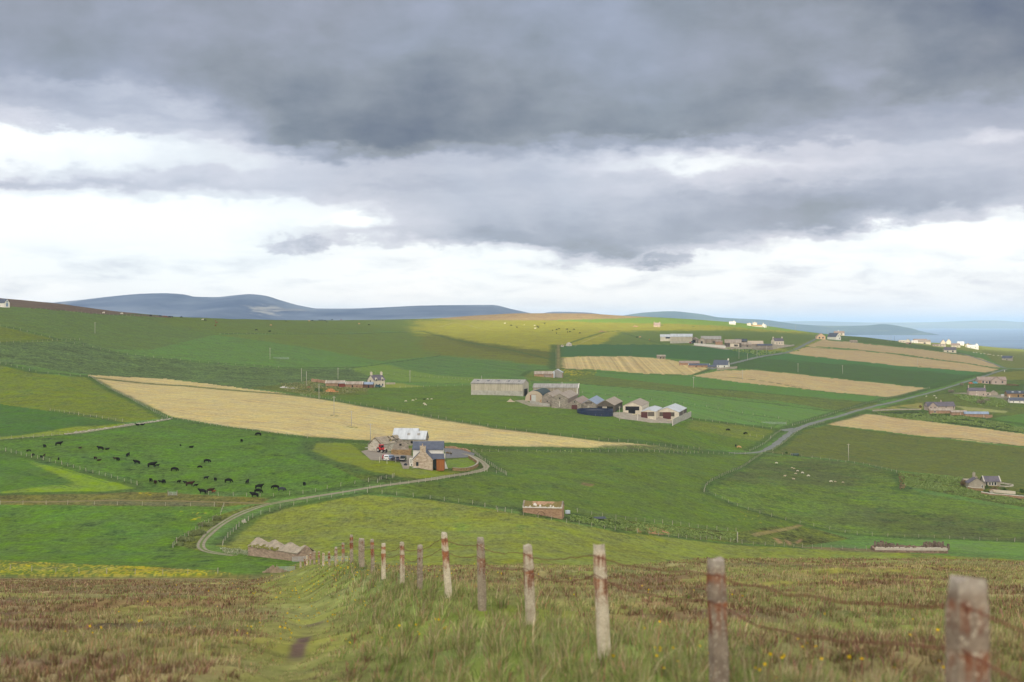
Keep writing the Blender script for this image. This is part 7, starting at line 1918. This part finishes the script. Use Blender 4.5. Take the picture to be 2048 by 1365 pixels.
for s in (-1, 1):
    wheel(r, -.75, s * .92, .88, .52, rimr=.5); wheel(r, 1.6, s * .82, .62, .4, rimr=.55)
    bm = bmesh.new()
    for i in range(8):
        a0, a1 = PI * (.05 + i * .11), PI * (.05 + (i + 1) * .11); slab(bm, (-.75 + 1.02 * math.cos(a0), s * .92 - .3, .88 + 1.02 * math.sin(a0)), (-.75 + 1.02 * math.cos(a0), s * .92 + .3, .88 + 1.02 * math.sin(a0)), (-.75 + 1.02 * math.cos(a1), s * .92 + .3, .88 + 1.02 * math.sin(a1)), (-.75 + 1.02 * math.cos(a1), s * .92 - .3, .88 + 1.02 * math.sin(a1)), .05)
    bm_obj('mudguard', bm, M_tr, r)
bm = bmesh.new(); tube_bm(bm, [Vector((.5, .5, 1.6)), Vector((.5, .5, 2.7))], .05, 6); bm_obj('exhaust', bm, M_dark, r)
p = at(740, 900); r = thing('trailer', 'flat grey trailer left of the red tractor', 'trailer', p + Vector((0, 1, 0)), math.radians(-6))
boxpart(r, 'bed', M_cgrey, -1.9, 1.9, -.9, .9, .55, .75); boxpart(r, 'drawbar', M_dark, 1.9, 3.0, -.06, .06, .5, .62)
for s in (-1, 1): wheel(r, -.4, s * .8, .33, .22)
p = at(1383, 688); r = thing('tractor', 'far dark blue and red tractor in the upper steading', 'tractor', p + Vector((0, -1, 0)), math.radians(-30), None)
boxpart(r, 'bonnet', mat('far_red', (160,50,46), .4, .05), -2.6, -.4, -.7, .7, 1, 2.0); boxpart(r, 'cab', mat('far_blue', (44,56,84), .4, .05), -.4, 1.6, -.8, .8, .9, 3.0)
for s in (-1, 1): wheel(r, .8, s * 1.0, 1.0, .5); wheel(r, -1.9, s * .9, .6, .4)
# washing poles, domed cover, trough, person
for x, y, lb in ((759, 925.5, 'left white washing pole on the lawn edge'), (774, 928, 'middle white washing pole on the lawn edge, nearest'), (791.5, 925, 'right white washing pole on the lawn edge')):
    p = at(x, y); r = thing('washing_pole', lb, 'pole', p, 0, 'white washing poles'); bm = bmesh.new(); tube_bm(bm, [Vector((0, 0, -.3)), Vector((0, 0, 1.95))], .05, 6); bm_obj('shaft', bm, M_white, r)
p = at(811, 932); r = thing('domed_cover', 'low black domed cover on the gravel beside the white screen wall', 'cover', p + Vector((0, .6, 0)))
bm = bmesh.new(); bmesh.ops.create_uvsphere(bm, u_segments=20, v_segments=10, radius=.66)
for v in bm.verts: v.co.z = max(v.co.z, -.1) * 1.25
bm_obj('dome', bm, mat('black_cover', (40,44,48), .6, .1), r, True); boxpart(r, 'kerb', M_concrete, -.8, .95, -.75, .75, -.2, .08)
p = at(1590, 912); r = thing('water_trough', 'dark green round ended water trough by the pasture fence', 'trough', p, math.radians(-6))
bm = bmesh.new(); tube_bm(bm, [Vector((-1.9, 0, .65)), Vector((1.9, 0, .65))], .62, 14); bm_obj('drum', bm, mat('green_drum', (84,100,92), .6, .15), r, True); boxpart(r, 'end_post', M_post, -2.1, -1.9, -.1, .1, -.3, 1.3)
def person(px, py, label):
    p = at(px, py)
    V = [(0, 0, .98), (0, 0, 1.2), (0, .02, 1.42), (0, .02, 1.55), (0, 0, 1.68)]; R = [(.15, .11), (.14, .1), (.17, .1), (.055, .055), (.1, .11)]; E = [(0, 1), (1, 2), (2, 3), (3, 4)]
    def limb(root, pts):
        last = root
        for x, y, z, q in pts: V.append((x, y, z)); R.append((q, q)); E.append((last, len(V) - 1)); last = len(V) - 1
    for s in (-1, 1):
        limb(0, [(s * .1, 0, .82, .085), (s * .11, -.03, .48, .06), (s * .11, .02, .08, .045), (s * .12, -.14, .04, .035)]); limb(2, [(s * .2, .02, 1.4, .055), (s * .24, -.02, 1.12, .042), (s * .2, -.2, .95, .035), (s * .19, -.27, .9, .03)])
    me = skin_mesh('person', V, E, R, mat('dark_clothes', (46,46,50), .9, .2)); o = link('person', me, None); o.location = p; o.rotation_euler = (0, 0, .5)
    tag(o, label, 'person')
    bm = bmesh.new(); bmesh.ops.create_uvsphere(bm, u_segments=12, v_segments=8, radius=.105)
    for v in bm.verts: v.co = Vector((v.co.x, v.co.y, v.co.z * 1.15 + 1.68))
    h = bm_obj('head', bm, mat('skin_tone', (206,164,138), .7, .05), o, True)
    bm = bmesh.new(); box_bm(bm, 0, -.01, 1.1, 1.44, .3, .24, 0, 1.1); bmesh.ops.bevel(bm, geom=bm.edges[:], offset=.05, segments=2, affect='EDGES'); bm_obj('pale_top', bm, mat('pale_cloth', (206,196,186), .9, .1), o, True)
person(902, 912, 'person in dark clothes and pale top beside the low shrub on the tarmac')
r = place('marker_post', 'small white marker post at the road corner far right', 'post', 2009, 744, 0); boxpart(r, 'post', M_white, -.25, .25, -.2, .2, -.3, 1.6)
# ------------------------------------------------------------------ the old concrete post fence running down the moor
m, t, bs = new_mat('old_concrete')
ob = t.new('ShaderNodeTexCoord').outputs['Object']
def oattr(n):
    nd = t.new('ShaderNodeAttribute', attribute_name=n); nd.attribute_type = 'OBJECT'; return nd.outputs['Fac']
tone, rust, ht_ = oattr('tone'), oattr('rust'), oattr('high')
sx = t.new('ShaderNodeSeparateXYZ'); t.l.new(ob, sx.inputs[0]); zz = t.m('DIVIDE', sx.outputs[2], ht_)
loc = t.new('ShaderNodeObjectInfo').outputs['Random']
off = t.new('ShaderNodeVectorMath', operation='ADD'); t.l.new(ob, off.inputs[0]); t.l.new(t.comb(t.mul(loc, 37.0), t.mul(loc, 91.0), 0.0), off.inputs[1]); ov = off.outputs[0]
sp1 = t.noise(ov, 110.0, 3, .75); sp2 = t.noise(ov, 9.0, 5, .65); st = t.noise(t.vscale(ov, (26, 26, 2.2)), 1.0, 3, .6)
c = t.mix(t.mapr(sp2, .35, .65), lin((226,212,184)), lin((192,176,150)))
dk = t.mix(t.mapr(sp2, .35, .65), lin((146,130,112)), lin((108,92,80)))
c = t.mix(tone, c, dk)
c = t.mix(t.mapr(sp1, .50, .60, 0, .65), c, lin((112,98,84)))
b1 = t.mul(t.mapr(zz, .95, .88, 0, 1, True), t.mapr(zz, .72, .90, 0, 1)); b2 = t.mul(t.mapr(zz, .75, .70, 0, 1, True), t.mapr(zz, .34, .72, 0, 1))
rm = t.mul(t.m('MAXIMUM', b1, b2), rust); rm = t.mapr(t.add(rm, t.add(t.mul(t.sub(st, .5), 1.9), t.mul(t.sub(sp2, .5), .9))), .30, .72, 0, .9)
rc = t.mix(t.mapr(st, .4, .65), lin((168,96,52)), lin((96,52,38)))
c = t.mix(rm, c, rc)
lich = t.noise(ov, 38.0, 4, .65); c = t.mix(t.mapr(lich, .57, .66, 0, .55), c, lin((220,212,186)))
topg = t.mapr(zz, .93, .97, 0, .45); c = t.mix(topg, c, lin((172,164,150)))
t.l.new(c, bs.inputs['Base Color']); bs.inputs['Roughness'].default_value = .95; bs.inputs['Specular IOR Level'].default_value = .1
bp = t.new('ShaderNodeBump'); bp.inputs['Strength'].default_value = .7; bp.inputs['Distance'].default_value = .01
t.l.new(t.add(t.mul(sp1, .5), sp2), bp.inputs['Height']); t.l.new(bp.outputs[0], bs.inputs['Normal'])
M_conc = m
TONE = [1.0,.95,.05,.35,.8,.0,.85,.3,.05,.75,.7,.75,.7,.5,.6,.05,.7,.6,.5,.05,.6,.3]
RUST = [.5,.7,.75,.7,.6,1.0,.5,.9,1.0,1.0,.4,1.0,1.0,.6,1.0,.6,.9,.6,.8,.6,.9,.5]
WID = [.16,.12,.12,.12,.12,.12,.115,.11,.11,.11,.19,.12,.115,.12,.11,.115,.115,.12,.115,.12,.11,.13]
LEAN = [0,-.03,-.05,-.045,-.025,-.075,0,-.01,0,-.03,0,0,-.02,0,-.02,.03,0,.02,.02,0,-.1,0]
rootf = thing('post_fence', 'row of rust stained concrete posts with sagging wires down the moor', 'fence', (POSTS[2][0] * 0, 14.3, ground(0.9, 14.3)))
hooks = []
for i, (px, ty, D) in enumerate(POSTS):
    x = (px - 1024) / F * D; g = ground(x, D); zt = -(ty - YH) / F * D; h = max(.7, zt - g)
    w = WID[i]
    bm = bmesh.new(); n = 9; prev = None; rnd = random.Random(i * 7 + 3)
    for k in range(n + 1):
        f = k / n; z = -.35 + (h + .35) * f; ww = w * (1.0 - .05 * f) * rnd.uniform(.97, 1.03); cx = (z - h) * -LEAN[i] * 1.0 + LEAN[i] * 0
        cx = LEAN[i] * (z - h) * -1 * -1
        ch = w * .16
        if k == n: ww *= .86
        hw = ww / 2; pr = [(-hw + ch, -hw), (hw - ch, -hw), (hw, -hw + ch), (hw, hw - ch), (hw - ch, hw), (-hw + ch, hw), (-hw, hw - ch), (-hw, -hw + ch)]
        ring = [bm.verts.new((cx + a + rnd.uniform(-.003, .003), b + rnd.uniform(-.003, .003), z + (rnd.uniform(-.02, .015) if k == n else 0))) for a, b in pr]
        if prev:
            for q in range(8): bm.faces.new((prev[q], prev[(q + 1) % 8], ring[(q + 1) % 8], ring[q]))
        prev = ring
    bm.faces.new(prev)
    rz = .28 if i < 16 else .2
    o = bm_obj('post', bm, M_conc, rootf)
    # the post leans about its own top, which is where the photo fixes it
    o.location = Vector((x, D, g)) - rootf.location; o.rotation_euler = (0, 0, rz)
    o['tone'] = TONE[i]; o['rust'] = RUST[i]; o['high'] = h
    c, s = math.cos(rz), math.sin(rz)
    for v in o.data.vertices:      # keep the lean in the picture plane
        pass
    hooks.append([Vector((x, D, zt - q)) - rootf.location for q in (.10, .29)])
def lab(i, s): rootf.children[i]['label'] = s
for i, s in {0: 'nearest post, thick and grey brown', 2: 'pale cream post with rust below each wire hole', 5: 'tall cream post with broad orange rust streaks', 10: 'thicker brown post'}.items():
    [c for c in rootf.children if c.name.startswith('post')][i]['label'] = s
M_rwire = mat('rusty_wire', (128,80,58), .9, .35, 30.0, (92,58,44))
ext = [Vector((2.9, 1.2, .9)) - rootf.location, Vector((2.9, 1.2, .68)) - rootf.location]
for q in (0, 1):
    pts = []; seq = [Vector((3.3, -.6, hooks[0][q].z + rootf.location.z + .25)) - rootf.location] + [h[q] for h in hooks]
    rnd = random.Random(q + 5)
    for a, b in zip(seq[:-1], seq[1:]):
        Ls = (b - a).length; sag = Ls * rnd.uniform(.008, .028); sk = rnd.uniform(.7, 1.5); n = 14
        for k in range(n):
            f = k / n; p = a.lerp(b, f); fs = f ** sk; p.z -= 4 * fs * (1 - fs) * sag
            p += Vector((rnd.uniform(-.008, .008), rnd.uniform(-.008, .008), rnd.uniform(-.012, .012))) if k else Vector((0, 0, 0)); pts.append(p + Vector((-.05, -.07, 0)))
    pts.append(seq[-1]); bm = bmesh.new(); tube_bm(bm, pts, .005, 5); bm_obj('wire', bm, M_rwire, rootf, True)

# ------------------------------------------------------------------ grass, heather and straw on the moor
def ground_np(x, y):
    px = 1024 + F * x / y; ci = np.clip(np.interp(px, PXC, np.arange(NC)), 0, NC - 1.001); i = ci.astype(int); f = ci - i
    dn = GD[:NN, NC // 2]; r = np.clip(np.interp(y, dn, np.arange(NN)), 0, NN - 1.001); k = r.astype(int); g = r - k
    z = GZ[:NN]
    return (z[k, i] * (1 - f) + z[k, i + 1] * f) * (1 - g) + (z[k + 1, i] * (1 - f) + z[k + 1, i + 1] * f) * g
PAW = [0]
def blades(N, seed, dmin, dmax, hfun, wfun, keep, cols, name):
    rg = np.random.default_rng(seed)
    D = np.exp(rg.uniform(math.log(dmin), math.log(dmax), N)); px = rg.uniform(-140, 2190, N); x = (px - 1024) / F * D
    # gather into tussocks
    ts = .35 + D * .004; tx = np.floor(x / ts + rg.normal(0, .18, N)); ty = np.floor(D / ts + rg.normal(0, .18, N))
    cx = (tx + .2 + .6 * _hash(tx, ty, 5)) * ts; cy = (ty + .2 + .6 * _hash(tx, ty, 9)) * ts
    pull = rg.uniform(.25, .85, N); x = x * (1 - pull) + cx * pull; D = D * (1 - pull) + cy * pull
    ht, sw, lu, pa, ba = moor_kind(x, D)
    k = keep(x, D, ht, sw, lu, pa, ba, rg); x, D, ht, sw, lu, pa, ba, cx, cy = [q[k] for q in (x, D, ht, sw, lu, pa, ba, cx, cy)]; N = len(x)
    z = ground_np(x, D) - .02
    PAW[0] = pa
    h = hfun(D, ht, lu, sw, rg, N); w = wfun(D, N, rg)
    od = np.stack([x - cx, D - cy], 1); od /= np.maximum(np.linalg.norm(od, axis=1)[:, None], 1e-3); an = rg.uniform(0, 2 * PI, N)
    dr = od * .6 + np.stack([np.cos(an), np.sin(an)], 1) * .7 + np.array([.18, 0]); lean = h * rg.uniform(.15, .75, N)
    fa = rg.uniform(0, PI, N); wx, wy = np.cos(fa) * w / 2, np.sin(fa) * w / 2 * .6
    b = np.stack([x, D, z], 1); mid = b + np.stack([dr[:, 0] * lean * .35, dr[:, 1] * lean * .35, h * .6], 1); tip = b + np.stack([dr[:, 0] * lean, dr[:, 1] * lean, h], 1)
    wv = np.stack([wx, wy, np.zeros(N)], 1)
    V = np.stack([b - wv, b + wv, mid + wv * .75, mid - wv * .75, tip], 1).reshape(-1, 3)
    i0 = np.arange(N) * 5
    q = np.stack([i0, i0 + 1, i0 + 2, i0 + 3], 1); tr = np.stack([i0 + 3, i0 + 2, i0 + 4], 1)
    loops = np.concatenate([q.ravel(), tr.ravel()]); nper = np.concatenate([np.full(N, 4), np.full(N, 3)])
    me = np_mesh(name, V, loops, nper, True)
    tk = .68 + .62 * _hash(np.floor(cx * 7), np.floor(cy * 7), 33)
    C = cols(x, D, ht, sw, lu, pa, rg, N); fattr(me, 'Col', np.repeat(C * tk[:, None] * rg.uniform(.7, 1.3, N)[:, None], 5, 0), 'COLOR')
    return me
def pal(rg, N, sets):
    """sets = [(weight array, rgb a, rgb b)]"""
    W = np.stack([s[0] for s in sets], 1) + 1e-6; W = W / W.sum(1, keepdims=True); cum = np.cumsum(W, 1); r = rg.uniform(0, 1, N)[:, None]; k = (r > cum).sum(1).clip(0, len(sets) - 1)
    A = np.array([lin(s[1]) for s in sets])[k]; B = np.array([lin(s[2]) for s in sets])[k]; f = rg.uniform(0, 1, N)[:, None]
    return (A * (1 - f) + B * f) * 1.5
m, t, bs = new_mat('moor_blades')
ac = t.attr('Col').outputs['Color']; t.l.new(ac, bs.inputs['Base Color']); bs.inputs['Roughness'].default_value = .85; bs.inputs['Specular IOR Level'].default_value = .12
tl = t.new('ShaderNodeBsdfTranslucent'); t.l.new(ac, tl.inputs[0]); mx = t.new('ShaderNodeMixShader'); mx.inputs[0].default_value = .3
out = [n for n in t.n if n.type == 'OUTPUT_MATERIAL'][0]; t.l.new(bs.outputs[0], mx.inputs[1]); t.l.new(tl.outputs[0], mx.inputs[2]); t.l.new(mx.outputs[0], out.inputs[0])
M_blade = m
one = lambda N: np.ones(N)
me = blades(330000, 101, 8.0, 120, lambda D, ht, lu, sw, rg, N: (.10 + .06 * lu + .04 * sw) * rg.uniform(.45, 1.4, N) * (1 - .35 * ht) * (1 - .72 * PAW[0]), lambda D, N, rg: (.006 + D * .00034) * rg.uniform(.6, 1.4, N),
   lambda x, D, ht, sw, lu, pa, ba, rg: rg.uniform(0, 1, len(x)) < np.clip(1.0 - .55 * ht - .2 * pa - ba * 4, 0, 1),
   lambda x, D, ht, sw, lu, pa, rg, N: pal(rg, N, [(.55 + lu * 1.0, (102,110,60), (126,130,76)), (.5 + sw * 1.3, (152,140,104), (128,116,82)), (.25 + ht, (108,90,68), (128,104,80)), (lu * .45, (80,102,46), (108,126,60)), (.10 * one(N), (132,96,70), (150,112,84))]), 'moor_grass')
tag(link('moor_grass', me, M_blade), 'rough tussocky moor grass, green along the concrete post fence', 'grass', None, 'stuff')
me = blades(170000, 103, 8.0, 120, lambda D, ht, lu, sw, rg, N: .11 * rg.uniform(.5, 1.4, N), lambda D, N, rg: (.006 + D * .0005) * rg.uniform(.6, 1.5, N),
   lambda x, D, ht, sw, lu, pa, ba, rg: rg.uniform(0, 1, len(x)) < np.clip(ht * 1.1 - .5 * pa - ba * 2, 0, 1),
   lambda x, D, ht, sw, lu, pa, rg, N: pal(rg, N, [(.8 * one(N), (88,66,50), (116,88,66)), (.5 * one(N), (84,82,50), (106,100,58)), (.25 * one(N), (128,92,84), (112,80,72)), (.2 * one(N), (150,128,96), (128,110,80))]), 'heather')
tag(link('heather', me, M_blade), 'low brown heather spread over the moor', 'heather', None, 'stuff')
me = blades(9000, 107, 9.0, 60, lambda D, ht, lu, sw, rg, N: (.28 + .1 * lu) * rg.uniform(.6, 1.3, N), lambda D, N, rg: (.004 + D * .00022) * rg.uniform(.6, 1.3, N),
   lambda x, D, ht, sw, lu, pa, ba, rg: rg.uniform(0, 1, len(x)) < np.clip(.12 + lu * .8 + sw * .4 - pa, 0, 1),
   lambda x, D, ht, sw, lu, pa, rg, N: pal(rg, N, [(one(N), (160,148,116), (140,126,94)), (.5 * one(N), (104,124,60), (128,142,78)), (.25 * one(N), (140,96,80), (150,110,90))]), 'tall_grass')
tag(link('tall_grass', me, M_blade), 'taller seeding grass stalks beside the concrete posts', 'grass', None, 'stuff')
# buttercups in the bank
rg = np.random.default_rng(77); V = []
for k in range(900):
    D = math.exp(rg.uniform(math.log(10), math.log(75))); u = rg.normal(-1.2, 1.6) if k % 3 else rg.uniform(-8, 6); x = float(fence_x(D)) + u
    if fbm(np.array([x / 2.0]), np.array([D / 2.5]), 15, 2)[0] < .55: continue
    g = ground(x, D) + rg.uniform(.12, .3); s = rg.uniform(.010, .018) + D * .0002
    for a in range(3):
        n = rg.normal(size=3); n /= np.linalg.norm(n); b = np.cross(n, [0.3, .5, .8]); b /= np.linalg.norm(b); p = np.array([x, D, g]); V += [p - n * s, p + b * s, p + n * s, p - b * s]
me = np_mesh('buttercups', np.array(V), np.arange(len(V)), 4, False)
tag(link('buttercups', me, mat('buttercup', (232,196,30), .6, .1)), 'scattered yellow buttercups in the moor grass', 'flowers', None, 'stuff')
